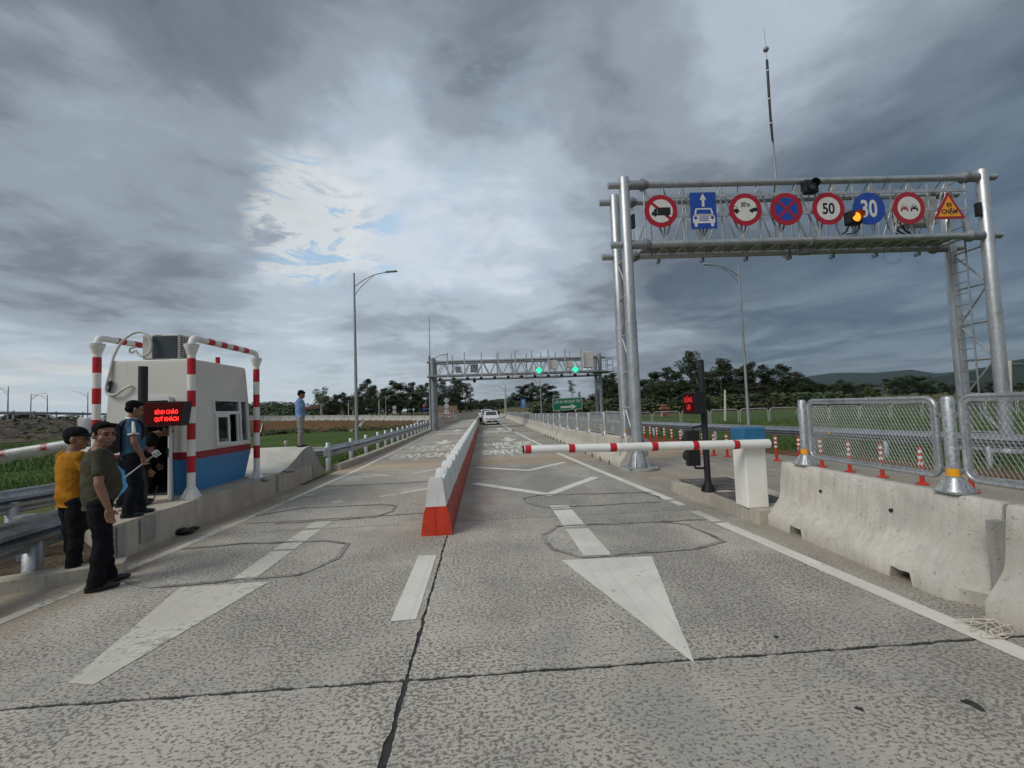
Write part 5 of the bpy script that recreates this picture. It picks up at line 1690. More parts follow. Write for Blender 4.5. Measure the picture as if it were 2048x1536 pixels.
# window on the road side: sliding panes with a top light
def wbar(y0, y1, z0, z1, d0=.0, d1=.035, mt=PVC, name='window_frame', par=None):
    b = MB()
    v = [wall_pt('side', y, z, d) for d in (d0, d1) for y, z in ((y0, z0), (y1, z0), (y1, z1), (y0, z1))]
    b.add(v, [(3, 2, 1, 0), (4, 5, 6, 7), (0, 1, 5, 4), (1, 2, 6, 5), (2, 3, 7, 6), (3, 0, 4, 7)])
    return b.build(name, mt, par or booth)
def join_bars(bars, name, par, mt=PVC):
    b = MB()
    for y0, y1, z0, z1, d0, d1 in bars:
        v = [wall_pt('side', y, z, d) for d in (d0, d1) for y, z in ((y0, z0), (y1, z0), (y1, z1), (y0, z1))]
        b.add(v, [(3, 2, 1, 0), (4, 5, 6, 7), (0, 1, 5, 4), (1, 2, 6, 5), (2, 3, 7, 6), (3, 0, 4, 7)])
    return b.build(name, mt, par)
t_ = .035
WM = 8.964
win = join_bars([(WY0 - .01, WY1 + .01, WZ0 - .02, WZ0 + t_, -.02, .020), (WY0 - .01, WY1 + .01, WZ1 - t_, WZ1 + .01, -.02, .0201), (WY0 - .01, WY0 + t_, WZ0 + t_, WZ1 - t_, -.02, .0202), (WY1 - t_, WY1 + .01, WZ0 + t_, WZ1 - t_, -.02, .0203),
                 (WM - .03, WM + .03, WZ0 + t_, WZ1 - t_, -.02, .0204), (WY0 + t_, WM - .03, 1.741, 1.801, -.02, .0205)], 'window', booth)
def pane(y0, y1, z0, z1, d, mt, name='pane', par=None):
    b = MB(); v = [wall_pt('side', y, z, d) for y, z in ((y0, z0), (y1, z0), (y1, z1), (y0, z1))]
    b.add(v, [(0, 1, 2, 3)]); return b.build(name, mt, par or win)
MIRR = glass_mat('dark_reflecting_glass', (0.02, 0.026, 0.026), 0.03)
MIRR.node_tree.nodes['Principled BSDF'].inputs['Specular IOR Level'].default_value = 1.0
MIRR.node_tree.nodes['Principled BSDF'].inputs['IOR'].default_value = 1.9
pane(WY0 + t_, WM - .03, 1.801, WZ1 - t_, -.012, MIRR)
pane(WM + .03, WY1 - t_, WZ0 + t_, WZ1 - t_, -.012, MIRR)
ys_, ye_ = WY0 + .005, 8.545
sash = join_bars([(ys_, ye_, WZ0 - .01, WZ0 + .06, .0206, .045), (ys_, ye_, 1.691, 1.752, .0206, .0451), (ys_, ys_ + .055, WZ0 + .06, 1.691, .0206, .0452), (ye_ - .055, ye_, WZ0 + .06, 1.691, .0206, .0453)], 'sliding_sash', win)
pane(ys_ + .055, ye_ - .055, WZ0 + .06, 1.691, .03, MIRR)
join_bars([(ye_ + .31, ye_ + .35, WZ0 + t_, 1.741, -.018, .012)], 'sash_edge', win)
b = MB(); b.bbox((BX1 - .14, 8.777, 1.327), (.03, .22, .22), .01); b.build('ticket_screen', BLACKP, booth)
b = MB(); b.bbox((BX1 - .10, 8.755, 1.536), (.02, .26, .14), .005); b.build('notice_sheet', M('brown_paper', (.30, .22, .16), .8), booth)
# door frame, door leaf standing open, glass
b = MB()
for x0, x1, z0, z1 in ((DX0 - .03, DX0 + .03, IZ, DZ1), (DX1 - .03, DX1 + .03, IZ, DZ1), (DX0 + .03, DX1 - .03, DZ1 - .05, DZ1 + .02)):
    b.box(((x0 + x1) / 2, BY0 - .012, (z0 + z1) / 2), (x1 - x0, .06, z1 - z0))
b.build('door_frame', PVC, booth)
hx = DX1 + .03
ang = math.radians(-57)
Rd = Matrix.Rotation(ang, 3, 'Z')
def dp(u, w, z): return Vector((hx, BY0 - .05, z)) + Rd @ Vector((-u * -1, w, 0))
ld = .62
b = MB()
def dbox(u0, u1, z0, z1, th=.036):
    c = dp((u0 + u1) / 2, 0, (z0 + z1) / 2); b.bbox(c, (u1 - u0, th, z1 - z0), .004, Rd)
dbox(0, .065, IZ + .02, DZ1 - .03); dbox(ld - .065, ld, IZ + .02, DZ1 - .03); dbox(.065, ld - .065, IZ + .02, IZ + .12); dbox(.065, ld - .065, DZ1 - .10, DZ1 - .03); dbox(.065, ld - .065, 1.128, 1.205)
door = b.build('door', PVC, booth)
b = MB(); b.box(dp(ld / 2, 0, 0.797), (ld - .13, .010, .64), Rd); b.build('door_panel', PVC, door)
b = MB(); b.box(dp(ld / 2, 0, 1.57), (ld - .13, .006, .74), Rd); b.build('pane', PANE_T, door)
b = MB(); b.bbox(dp(ld - .035, -.03, 1.172), (.04, .03, .14), .004, Rd); b.cyl(dp(ld - .035, -.05, 1.194), dp(ld - .12, -.055, 1.194), .010, seg=8); b.build('handle', BLACKP, door)
# red cap on the far roof corner
b = MB(); b.cyl((BX1 - .15, 8.556, 2.696), (BX1 - .15, 8.556, 2.828), .038, seg=12); b.build('roof_stub', RED, booth, smooth=SM)
# skirting gap along the island
b = MB(); b.box((BX1 - .03, (BY0 + BY1) / 2, IZ + .012), (.10, BY1 - BY0, .03)); b.build('mortar_bed', CONC_D, booth)

# --- air conditioner and its hose
ac = thing('air_conditioner', 'air conditioner unit with a dark front standing on the booth roof', 'air conditioner', (-5.465, 8.004, 2.707))
aw, ad, ah = .596, .29, .425
ax_ = -5.47
ay_ = 7.927
az = 2.723
b = MB(); b.bbox((ax_, ay_, az + ah / 2), (aw, ad, ah), .012); b.build('case', AC_W, ac)
b = MB(); b.bbox((ax_ + .07, ay_ - .145, az + ah / 2 - .008), (.41, .02, ah - .04), .006); b.build('front_grille', AC_D, ac)
b = MB(); b.box((ax_ - .06, ay_ - .147, az + ah - .012), (.12, .012, .012)); b.build('handle_bar', AC_W, ac)
for k in range(9):
    for j in range(3):
        b = MB(); b.box((ax_ + aw / 2, ay_ - .08 + j * .072, az + .05 + k * .040), (.006, .053, .024)); b.build('vent_slot', BLACK, ac)
b = MB(); b.box((-5.652, ay_, az - .015), (.06, .30, .03)); b.build('foot', GALV_D, ac)
b = MB(); b.box((-5.277, ay_, az - .015), (.06, .30, .03)); b.build('foot', GALV_D, ac)
hp = [(271, 701), (282, 712), (298, 706), (303, 690), (296, 672), (282, 664), (264, 668), (244, 684), (228, 712), (219, 748), (212, 776), (216, 788), (232, 789), (248, 778), (264, 771)]
hy = [7.75, 7.728, 7.706, 7.695, 7.695, 7.695, 7.695, 7.673, 7.651, 7.618, 7.607, 7.596, 7.584, 7.584, 7.618]
b = MB(); b.tube(catmull([D(x, y, Y) for (x, y), Y in zip(hp, hy)], 6), .019, 9)
tag(b.build('drain_hose', HOSE, smooth=SM), 'pale insulated hose looping from the air conditioner down the booth wall', 'hose')
b = MB(); b.tube(catmull([D(271, 701, 7.75), D(262, 706, 7.75), D(260, 698, 7.75), D(272, 694, 7.78)], 5), .016, 8)
tag(b.build('hose_coil', HOSE, smooth=SM), 'short curl of pale hose beside the air conditioner', 'hose')
b = MB(); b.tube(catmull([D(219, 772, 7.615), D(222, 762, 7.605), D(218, 784, 7.605)], 4), .022, 7)
tag(b.build('tape_wrap', BLACK, smooth=SM), 'black tape wrapped round the hose at the booth corner', 'tape')

# --- striped pipe frames guarding the booth
def stripes(path_pts, r, z0, parent, zs):
    pass
def pipe_frame(name, label, p_near, p_far, ztop, base_far=True):
    r = thing(name, label, 'pipe frame', p_near)
    pr = .0575
    def leg(p, red):
        top = ztop - .13
        zz = IZ + .17
        cuts = []; z = zz; on = False
        b = MB(); b.cyl(p + Vector((0, 0, 0)), (p.x, p.y, top), pr, seg=16); o = b.build('post', WHITE, r, smooth=SM)
        z = top - .20
        while z - .27 > IZ + .13:
            b = MB(); b.cyl((p.x, p.y, z), (p.x, p.y, z - .26), pr + .0015, seg=16); b.build('red_band', RED, r, smooth=SM); z -= .52
        b = MB(); b.tube([(p.x, p.y, top - .14), (p.x, p.y, top - .03), (p.x, p.y, top), (p.x, p.y, top + .012)], [pr + .002, .095, .106, .106], 16)
        b.tube([(p.x, p.y, top + .016), (p.x, p.y, top + .030)], [.106, .106], 16); b.build('flange', WHITE, r, smooth=SM)
        b = MB(); b.tube([(p.x, p.y, IZ + .0), (p.x, p.y, IZ + .02), (p.x, p.y, IZ + .14)], [.12, .11, pr + .002], 8)
        for k in range(4):
            a = PI / 4 + k * PI / 2; d_ = Vector((math.cos(a), math.sin(a), 0)); s_ = Vector((-d_.y, d_.x, 0)) * .008
            b.prism([p + d_ * .05 + Vector((0, 0, .20)), p + d_ * .15 + Vector((0, 0, .005)), p + d_ * .05 + Vector((0, 0, .005))], s_)
        b.build('flared_foot', WHITE, r, smooth=SM)
    leg(p_near, True); leg(p_far, True)
    d_ = (p_far - p_near).normalized(); L = (p_far - p_near).length
    a0 = Vector((p_near.x, p_near.y, ztop - .12))
    def bend(c, s):
        return [c + Vector((0, 0, 0)), c + Vector((0, 0, .06)) + d_ * s * .01, c + Vector((0, 0, .115)) + d_ * s * .05, c + Vector((0, 0, .13)) + d_ * s * .12]
    c1, c2 = a0, Vector((p_far.x, p_far.y, ztop - .12))
    b = MB(); b.tube(catmull(bend(c1, 1), 4) + catmull(bend(c2, -1), 4)[::-1], .055, 14); b.build('top_pipe', WHITE, r, smooth=SM)
    y = .37
    while y + .16 < L - .1:
        q0 = c1 + Vector((0, 0, .13)) + d_ * y; q1 = q0 + d_ * .175
        b = MB(); b.cyl(q0, q1, .0566, seg=14); b.build('red_band', RED, r, smooth=SM); y += .36
    return r
pipe_frame('pipe_frame', 'red and white striped pipe frame between the booth window and the road', Vector((-4.664, 7.308, IZ)), Vector((-4.653, 9.296, IZ)), 2.983)
pipe_frame('pipe_frame', 'red and white striped pipe frame on the left of the booth behind the hose', Vector((-6.403, 7.673, IZ)), Vector((-6.403, 9.494, IZ)), 3.093)

# --- LED greeting board on its black post
lp_ = Vector((-5.10, 6.90, IZ))
ztl = D(284, 733, 6.90).z
lb = thing('led_board', 'black LED board with glowing red lettering on a black post before the booth', 'LED board', lp_)
b = MB(); b.tube([lp_, lp_ + Vector((0, 0, .03)), lp_ + Vector((0, 0, .10)), (lp_.x, lp_.y, ztl)], [.11, .10, .062, .060], 14); b.build('post', BLACK, lb, smooth=SM)
ca, cb_ = D(284, 804, 6.81), D(368, 851, 6.81)
cc = (ca + cb_) / 2
b = MB()
x0, x1, zt0, zb0 = ca.x, D(371, 806, 6.81).x, ca.z, cb_.z
xb = D(363, 852, 6.81).x
fr_ = [(x0, zb0 + .0), (xb, zb0), (x1, zt0 - .01), (x0, zt0)]
b.prism([(x, 6.81, z) for x, z in fr_], (0, .16, 0)); b.build('case', BLACKP, lb)
b = MB(); b.prism([(lerp(x, cc.x, .07), 6.806, lerp(z, cc.z, .08)) for x, z in fr_], (0, .003, 0)); b.build('screen', LED_GL, lb)
tc = D(333, 829, 6.80)
led_text(['KÍNH CHÀO', 'QUÝ KHÁCH'], .084, lb, Vector((tc.x, 6.798, tc.z - .01)), Vector((1, 0, 0)), None, .11, .70, .003)
b = MB(); b.box((lp_.x + .02, 6.90, cc.z), (.12, .05, .10)); b.build('bracket', BLACK, lb)

# --- barrier on the other side of the island
q = D(182, 874, 8.3)
zc = D(182, 863, 8.3).z
lpil = thing('barrier_pillar', 'white barrier pillar with a blue cap wrapped in clear film, behind the two men', 'barrier', (q.x, 8.3, 0.0))
b = MB(); b.bbox((q.x, 8.3, .6), (.34, .34, 1.2 + (zc - .22 - 1.2) * 2 * .5), .012); b.build('column', POSTW, lpil)
b = MB(); b.bbox((q.x, 8.3, zc - .11), (.36, .36, .22), .014); b.build('cap', BLUEC, lpil)
b = MB(); 
nn = 14
ringz = [zc, zc + .10, zc + .22, zc + .26]
for j, z in enumerate(ringz):
    for i in range(nn):
        a = 2 * PI * i / nn; rr = (.17 + .02 * math.sin(i * 2.3 + j)) * (1 if j < 3 else .8)
        b.v.append((q.x + rr * math.cos(a), 8.3 + rr * math.sin(a), z + (.03 * math.sin(i * 1.7) if j == 3 else 0)))
for j in range(3):
    for i in range(nn): b.f.append((j * nn + i, j * nn + (i + 1) % nn, (j + 1) * nn + (i + 1) % nn, (j + 1) * nn + i)); b.mi.append(0)
b.build('film_wrap', FILM, lpil, smooth=3.2)
la = thing('barrier_arm', 'white boom with red bands half wrapped in plastic film at the left edge', 'boom', D(150, 890, 7.9))
la0, la1 = D(-300, 957, 7.2), D(176, 881, 7.95)
def la_pt(px):
    lo, hi = 0.0, 1.0
    for _ in range(30):
        t = (lo + hi) / 2; q = la0.lerp(la1, t) - EYE
        if 1024 + FPX * q.dot(RGT) / q.dot(_fw) < px: lo = t
        else: hi = t
    return la0.lerp(la1, lo)
b = MB(); b.cyl(la_pt(-300), la_pt(176), .060, seg=16); b.build('tube', WHITE, la, smooth=SM)
for a_, c_ in ((-60, -45), (2, 14), (84, 97)):
    b = MB(); b.cyl(la_pt(a_), la_pt(c_), .062, seg=16); b.build('red_band', RED, la, smooth=SM)
b = MB(); n_ = 40
for i in range(n_ + 1):
    p = la_pt(-280 + 420 * i / n_)
    hang = .10 + .05 * mnoise.noise((i * .35, 3, 0)) - (.03 if i > 34 else 0)
    for k, (dy, dz) in enumerate(((-.067, .0), (-.066, .03), (0, .068), (.066, .02), (.05 + .02 * math.sin(i), -hang * .6), (.01, -hang - .05), (-.03, -hang * .9), (-.067, 0))):
        b.v.append((p.x, p.y + dy + .006 * math.sin(i * 1.9 + k), p.z + dz))
for i in range(n_):
    for k in range(7):
        b.f.append((i * 8 + k, i * 8 + k + 1, (i + 1) * 8 + k + 1, (i + 1) * 8 + k)); b.mi.append(0)
b.build('film_wrap', FILM, la, smooth=3.2)

# --- small litter
b = MB()
for k in range(9):
    c_ = G(343 + 5 * k, 1071 - .6 * k)
    b.ell((c_.x + random.uniform(-.02, .03), c_.y + random.uniform(-.05, .05), .03 + random.uniform(0, .03)), (random.uniform(.05, .09), random.uniform(.04, .08), random.uniform(.025, .05)), Matrix.Rotation(random.uniform(0, 3), 3, 'Z'), 10, 6)
o = b.build('dropped_cloth', BLACKP, smooth=3.2); tag(o, 'crumpled black cloth lying by the island kerb', 'cloth')
b = MB()
base_ = G(1985, 1262)
for k in range(6):
    pts = [(base_.x + random.uniform(-.18, .16) , base_.y + random.uniform(-.12, .14), .012 + random.uniform(0, .03)) for _ in range(5)]
    b.tube(catmull(pts, 5), .0035, 5)
o = b.build('frayed_rope', M('pale_rope', (.62, .57, .48), .9)); tag(o, 'frayed pale rope strands by the foot of the near barrier', 'rope')
o['kind'] = 'thing'
b = MB()
for px, py in ((578, 944), (530, 962)):
    b = MB(); c_ = G(px, py, IZ); b.ell((c_.x, c_.y, IZ + .03), (.14, .08, .05), Matrix.Rotation(px, 3, 'Z'), 9, 6)
    o = b.build('mortar_lump', CONC_D, smooth=SM); tag(o, 'grey mortar lump right of the rear striped pipe leg' if px == 578 else 'small grey mortar lump at the rear corner of the booth', 'mortar')
b = MB(); c_ = G(581, 884, .95); c_ = Vector((-5.08, 11.59, .874)); b.lathe([(.02, 0), (.02, .07), (.045, .08), (.05, .13), (.03, .16)], c_, 10)
tag(b.build('small_lamp', S_BACK, smooth=SM), 'small white topped stub on the crest of the crash block', 'lamp')
b = MB(); b.tube(catmull([(-5.02, 7.10, IZ + .25), (-4.98, 6.95, IZ + .05), (-4.95, 6.75, IZ + .008), (-5.02, 6.6, IZ + .008), (-5.12, 6.5, IZ + .008)], 6), .008, 6)
tag(b.build('cable', BLACK), 'thin dark cable lying on the island below the booth door', 'cable')
# ------------------------------------------------------------------ people
SKIN = M('skin', (0.235, 0.118, 0.075), 0.55, var=0.12, scale=9)
HAIR = M('black_hair', (0.006, 0.0055, 0.0055), 0.85, var=0.3, scale=30, bmp=.3, bscale=140, spec=.12)
EYEW = M('eye_dark', (0.012, 0.009, 0.008), 0.25)
LIP = M('lip', (0.15, 0.058, 0.045), 0.5)
SHOE = M('black_shoe', (0.012, 0.012, 0.013), 0.4)
SHOEB = M('navy_shoe', (0.016, 0.019, 0.03), 0.6)
def cloth(name, c, scale=3.0): return M(name, c, 0.92, var=.28, scale=scale, bmp=.8, bscale=28, spec=.1)
def remesh(b, name, voxel, smooth=4, fold=0.0, seed=0.0, zfold=1.0):
    """fuse overlapping closed shapes into one continuous skin"""
    me = b.mesh(name, [])
    o = link(bpy.data.objects.new('tmp', me))
    md = o.modifiers.new('r', 'REMESH'); md.mode = 'VOXEL'; md.voxel_size = voxel; md.use_smooth_shade = True
    if smooth:
        ms = o.modifiers.new('s', 'SMOOTH'); ms.iterations = smooth; ms.factor = .5
    dg = bpy.context.evaluated_depsgraph_get()
    me2 = bpy.data.meshes.new_from_object(o.evaluated_get(dg))
    bpy.data.objects.remove(o); bpy.data.meshes.remove(me)
    me2.name = name
    if fold:
        n = len(me2.vertices)
        co = np.empty(n * 3); me2.vertices.foreach_get('co', co); co = co.reshape(-1, 3)
        no = np.empty(n * 3); me2.vertices.foreach_get('normal', no); no = no.reshape(-1, 3)
        d = np.array([mnoise.fractal((x * 5 + seed, y * 5, z * 9 * zfold + 2 * x), .9, 2.0, 3) for x, y, z in co])
        co += no * (d * fold)[:, None]
        me2.vertices.foreach_set('co', co.ravel()); me2.update()
    me2.polygons.foreach_set('use_smooth', [True] * len(me2.polygons))
    return me2
def loft(b, rings, seg=20):
    """rings: (centre, rx, ry) stacked, closed with caps"""
    vs = []
    for c, rx, ry in rings:
        for k in range(seg):
            a = 2 * PI * k / seg
            vs.append(Vector(c) + Vector((rx * math.cos(a), ry * math.sin(a), 0)))
    n = len(rings)
    fs = [(i * seg + k, i * seg + (k + 1) % seg, (i + 1) * seg + (k + 1) % seg, (i + 1) * seg + k) for i in range(n - 1) for k in range(seg)]
    fs += [tuple(reversed(range(seg))), tuple((n - 1) * seg + k for k in range(seg))]
    b.add(vs, fs)
def hand(b, w, dirv, thumbside, curl=.35, s=1.0):
    """palm and five bent fingers growing from wrist w along dirv; thumbside = unit vector"""
    d = Vector(dirv).normalized(); t = Vector(thumbside); t = (t - d * t.dot(d)).normalized(); n = d.cross(t)
    b.cap(w, .024 * s, w + d * .03 * s, .026 * s)
    for k in range(4):
        off = t * (.030 - .020 * k) * s
        base = w + d * .035 * s + off * .7
        kn = w + d * .088 * s + off
        b.cap(base, .016 * s, kn, .013 * s, 8)
        L = (.070, .078, .072, .056)[k] * s
        j1 = kn + (d * math.cos(curl) + n * math.sin(curl)) * L * .55
        j2 = j1 + (d * math.cos(curl * 2.2) + n * math.sin(curl * 2.2)) * L * .5
        b.cap(kn, .0105 * s, j1, .0095 * s, 8); b.cap(j1, .0095 * s, j2, .0078 * s, 8)
    tb = w + d * .03 * s + t * .022 * s
    t1 = tb + (d * .7 + t * .75 + n * .25).normalized() * .042 * s
    t2 = t1 + (d * .95 + t * .25 + n * .3).normalized() * .034 * s
    b.cap(tb, .015 * s, t1, .012 * s, 8); b.cap(t1, .0115 * s, t2, .009 * s, 8)
def person(label, loc, rz, height, P, vox=.011, detail=True):
    """local frame: facing +Y, right hand +X, 1.70 tall before scaling"""
    k = height / 1.70
    r = thing('person', label, 'person', loc, rz)
    r.scale = (k, k, k)
    bly = P.get('belly', 0.0); lean = P.get('lean', 0.0); wd = P.get('wide', 1.0)
    drop = P.get('drop', 0.0); bend = P.get('bend', 0.0)         # bend the trunk forward about the hips
    hip = Vector((0, P.get('hipy', 0), .90 - drop))
    Rb = Matrix.Rotation(-bend, 3, 'X')
    def T(x, y, z):                                             # trunk point given upright coordinates
        q = Vector((x, y + lean * (z - .9), z - .90))
        return hip + Rb @ q
    hL = P.get('legL', ((-.095, .0, .49), (-.10, -.02, .075), .15)); hR = P.get('legR', ((.095, .0, .49), (.10, -.02, .075), .15))
    legs = []
    for s, (kn, an, toe) in ((-1, hL), (1, hR)):
        legs.append((T(.09 * s * wd, 0, .88), Vector(kn), Vector(an), s))
    sh = [T(-.185 * wd, -.01, 1.39), T(.185 * wd, -.01, 1.39)]
    armL = P.get('armL', ((-.25, -.03, 1.11), (-.26, .03, .86))); armR = P.get('armR', ((.25, -.03, 1.11), (.26, .03, .86)))
    arms = [(sh[0], Vector(armL[0]), Vector(armL[1])), (sh[1], Vector(armR[0]), Vector(armR[1]))]
    sp_ = P.get('armspace', 'body')
    if sp_ == 'trunk':
        arms = [(a, T(*e), T(*w_)) for a, e, w_ in arms]
    # ---- skin
    b = MB()
    def trunk(g, z0, z1):
        prof = [(.86, .150, .105, 0), (.93, .155 , .112 + bly * .5, bly * .35), (1.02, .150 + bly * .45, .112 + bly, bly * .8), (1.12, .155 + bly * .3, .118 + bly * .75, bly * .6), (1.24, .172, .122 + bly * .2, bly * .15), (1.34, .175, .112, 0), (1.40, .150, .088, -.005), (1.445, .085, .068, -.01)]
        out = []
        for z, rx, ry, yo in prof:
            if z0 - .001 <= z <= z1 + .001: out.append((z, (rx + g) * wd, ry + g, yo))
        return out
    def loft_t(bb, prof, seg=22):
        vs = []
        for z, rx, ry, yo in prof:
            for q in range(seg):
                a = 2 * PI * q / seg
                vs.append(T(rx * math.cos(a), yo + ry * math.sin(a), z))
        n = len(prof)
        fs = [(i * seg + q, i * seg + (q + 1) % seg, (i + 1) * seg + (q + 1) % seg, (i + 1) * seg + q) for i in range(n - 1) for q in range(seg)]
        fs += [tuple(reversed(range(seg))), tuple((n - 1) * seg + q for q in range(seg))]
        bb.add(vs, fs)
    loft_t(b, trunk(-.014, .86, 1.445))
    for h_, kn, an, s in legs:
        b.cap(h_, .085, kn, .055); b.cap(kn, .054, an, .040)
        b.cap(an, .036, an + Vector((0, .03, -.03)), .026)
    for s, (a, e, w_) in zip((-1, 1), arms):
        b.cap(a, .050, e, .039); b.cap(e, .041, lerp(e, w_, .45), .040); b.cap(lerp(e, w_, .4), .040, w_, .027)
        hd_ = P.get('handL' if s < 0 else 'handR', {})
        dv = hd_.get('dir', (w_ - e).normalized())
        hand(b, w_, dv, hd_.get('thumb', (0, 1, 0)), hd_.get('curl', .3), hd_.get('s', 1.0))
    # head on its neck, turned and tilted
    nb_ = T(0, .0, 1.43)
    Rh = Rb @ Matrix.Rotation(P.get('yaw', 0.0), 3, 'Z') @ Matrix.Rotation(P.get('nod', 0.0), 3, 'X')
    if bend: Rh = Matrix.Rotation(-bend * .7, 3, 'X') @ Matrix.Rotation(P.get('yaw', 0.0), 3, 'Z') @ Matrix.Rotation(P.get('nod', 0.0), 3, 'X')
    hc = nb_ + Rb @ Vector((0, .035, .155))
    Rh = Rh * 1.09
    def Hd(x, y, z): return hc + Rh @ Vector((x, y, z))
    b.cap(T(0, -.012, 1.40), .060, hc + Vector((0, -.01, -.06)), .056)
    b.ell(Hd(0, -.008, .035), (.077, .096, .085), Rh)               # cranium
    b.ell(Hd(0, .022, -.030), (.066, .070, .088), Rh)               # face
    b.ell(Hd(0, .045, -.082), (.045, .040, .034), Rh)               # chin
    for s in (-1, 1):
        b.ell(Hd(s * .046, .048, -.038), (.026, .030, .030), Rh)    # cheeks
        b.ell(Hd(s * .079, -.008, -.012), (.012, .022, .034), Rh)   # ears
        b.ell(Hd(s * .034, .076, .022), (.030, .016, .012), Rh)     # brow ridge
    b.cap(Hd(0, .086, .012), .010, Hd(0, .106, -.028), .015, 8)     # nose
    b.ell(Hd(0, .090, -.062), (.026, .014, .011), Rh)               # mouth swelling
    me = remesh(b, 'body', vox * .72 if detail else vox, 3)
    me.materials.append(SKIN)
    o = link(bpy.data.objects.new('body', me)); o.parent = r
    def child(bb, name, mt, v=None, smooth=3, fold=0.0, seed=0.0, parent=None, zf=1.0):
        m2 = remesh(bb, name, v or vox, smooth, fold, seed, zf) if v != 0 else bb.mesh(name, [], SM)
        m2.materials.append(mt)
        q = link(bpy.data.objects.new(name, m2)); q.parent = parent or r
        return q
    if detail:
        b = MB()
        for s in (-1, 1):
            b.ell(Hd(s * .033, .0865, .004), (.0165, .008, .0075), Rh, 10, 6)
        child(b, 'eyes', EYEW, 0)
        b = MB()
        for s in (-1, 1):
            b.cap(Hd(s * .016, .094, .024), .0055, Hd(s * .050, .082, .028), .004, 6)
        child(b, 'eyebrows', HAIR, 0)
        b = MB(); b.ell(Hd(0, .1025, -.062), (.024, .006, .0075), Rh, 10, 6); child(b, 'lips', LIP, 0)
    # hair or cap
    b = MB()
    if P.get('cap'):
        b.ell(Hd(0, -.012, .060), (.087, .108, .076), Rh)
        b.ell(Hd(0, -.045, .035), (.082, .072, .05), Rh)
        hcap = child(b, 'cap', P['capm'], vox, 3)
        b = MB(); bri = []
        for i in range(11):
            a = PI * i / 10
            bri.append((a, Hd(.080 * math.cos(a), .050 + .150 * math.sin(a) ** .8, .050 - .026 * math.sin(a))))
        n_ = len(bri); q_ = [p for _, p in bri]
        crown_ = [Hd(.080 * math.cos(a), .060, .066) for a, _ in bri]
        tk = Rh @ Vector((0, 0, .012))
        b.add(crown_ + q_ + [p - tk for p in crown_] + [p - tk for p in q_], [(i, i + 1, i + 1 + n_, i + n_) for i in range(n_ - 1)] + [(i + 1 + 2 * n_, i + 2 * n_, i + 3 * n_, i + 1 + 3 * n_) for i in range(n_ - 1)] + [(i + n_, i + 1 + n_, i + 1 + 3 * n_, i + 3 * n_) for i in range(n_ - 1)]); q = child(b, 'brim', P['capm'], 0, parent=r)
        b = MB(); b.ell(Hd(0, -.042, -.010), (.076, .060, .050), Rh); child(b, 'hair', HAIR, vox)
    else:
        b.ell(Hd(0, -.018, .056), (.083, .097, .074), Rh)
        b.ell(Hd(0, -.044, .004), (.079, .066, .062), Rh)
        for s in (-1, 1): b.ell(Hd(s * .072, .004, .022), (.011, .022, .034), Rh)
        for i in range(7): b.ell(Hd(-.054 + .018 * i, .062 - abs(i - 3) * .006, .092 + .004 * math.sin(i * 2.1)), (.020, .024, .018), Rh)
        child(b, 'hair', HAIR, vox * .8, 1, .006, 2.0)
    # ---- shirt
    if P.get('shirt'):
        b = MB()
        hz = P.get('hem', .86)
        pr = [q for q in trunk(.016, .86, 1.40) if q[0] > hz - .001]
        z0, rx0, ry0, yo0 = pr[0]
        if hz < .86: pr = [(hz, rx0 + .012, ry0 + .012, yo0)] + pr
        pr.append((1.435, .100 * wd, .075, -.008))
        loft_t(b, pr)
        for a, e, w_ in arms:
            fr_ = P.get('sleeve', .62)
            if fr_ <= 1: 
                end = a.lerp(e, fr_); b.cap(a, .066, end - (e - a).normalized() * .03, .060)
                # cut cuff flat-ish: a short wide ring
                b.tube([a.lerp(e, fr_ * .6), end], [.058, .063], 14)
            else:
                b.cap(a, .066, e, .054); b.cap(e, .053, e.lerp(w_, .9), .042)
        child(b, 'shirt', P['shirt'], vox, 3, P.get('fold', .012), P.get('seed', 1.0))
    if P.get('collar'):
        b = MB(); ring = []
        for i in range(16):
            a = 2 * PI * i / 16
            ring.append(T(.072 * math.cos(a), .005 + .066 * math.sin(a), 1.445 + .015 * -math.sin(a)))
        b.tube(ring, .016, 8, closed=True); child(b, 'collar', P['collar'], 0)
    # ---- trousers
    b = MB()
    pr = [(.80, .150 * wd, .105, .0)] + [(z, rx, ry, yo * .8) for z, rx, ry, yo in trunk(.010, .86, .94)]
    if P.get('belt', .94) > .94: pr.append((P['belt'], pr[-1][1], pr[-1][2], pr[-1][3]))
    loft_t(b, pr)
    lw = P.get('legw', 1.0)
    for h_, kn, an, s in legs:
        b.cap(h_, .102 * lw, kn, .076 * lw); b.cap(kn, .076 * lw, an + Vector((0, -.005, .02)), .066 * lw)
        b.tube([lerp(kn, an, .7), an + Vector((0, 0, -.035))], [.066 * lw, .072 * lw], 14)
    child(b, 'trousers', P['trousers'], vox * 1.1, 3, .012, P.get('seed', 1) + 3, zf=1.4)
    # ---- shoes
    for (h_, kn, an, s), toe in zip(legs, P.get('toes', (0.12, -0.12))):
        b = MB(); dz = an.z - .075
        Rt = Matrix.Rotation(toe, 3, 'Z')
        def S(x, y, z): return Vector((an.x, an.y, dz)) + Rt @ Vector((x, y, z))
        b.ell(S(0, -.035, .048), (.042, .058, .046)); b.ell(S(0, .06, .036), (.046, .10, .034), Rt); b.ell(S(0, .13, .028), (.042, .062, .027), Rt)
        b.ell(S(0, .035, .012), (.046, .135, .013), Rt)
        child(b, 'shoe', P.get('shoe', SHOE), vox * .8, 1)
    return r, T, Hd

def face_dir(deg): return math.radians(deg)          # 0 = looking along +Y, -90 = looking along +X
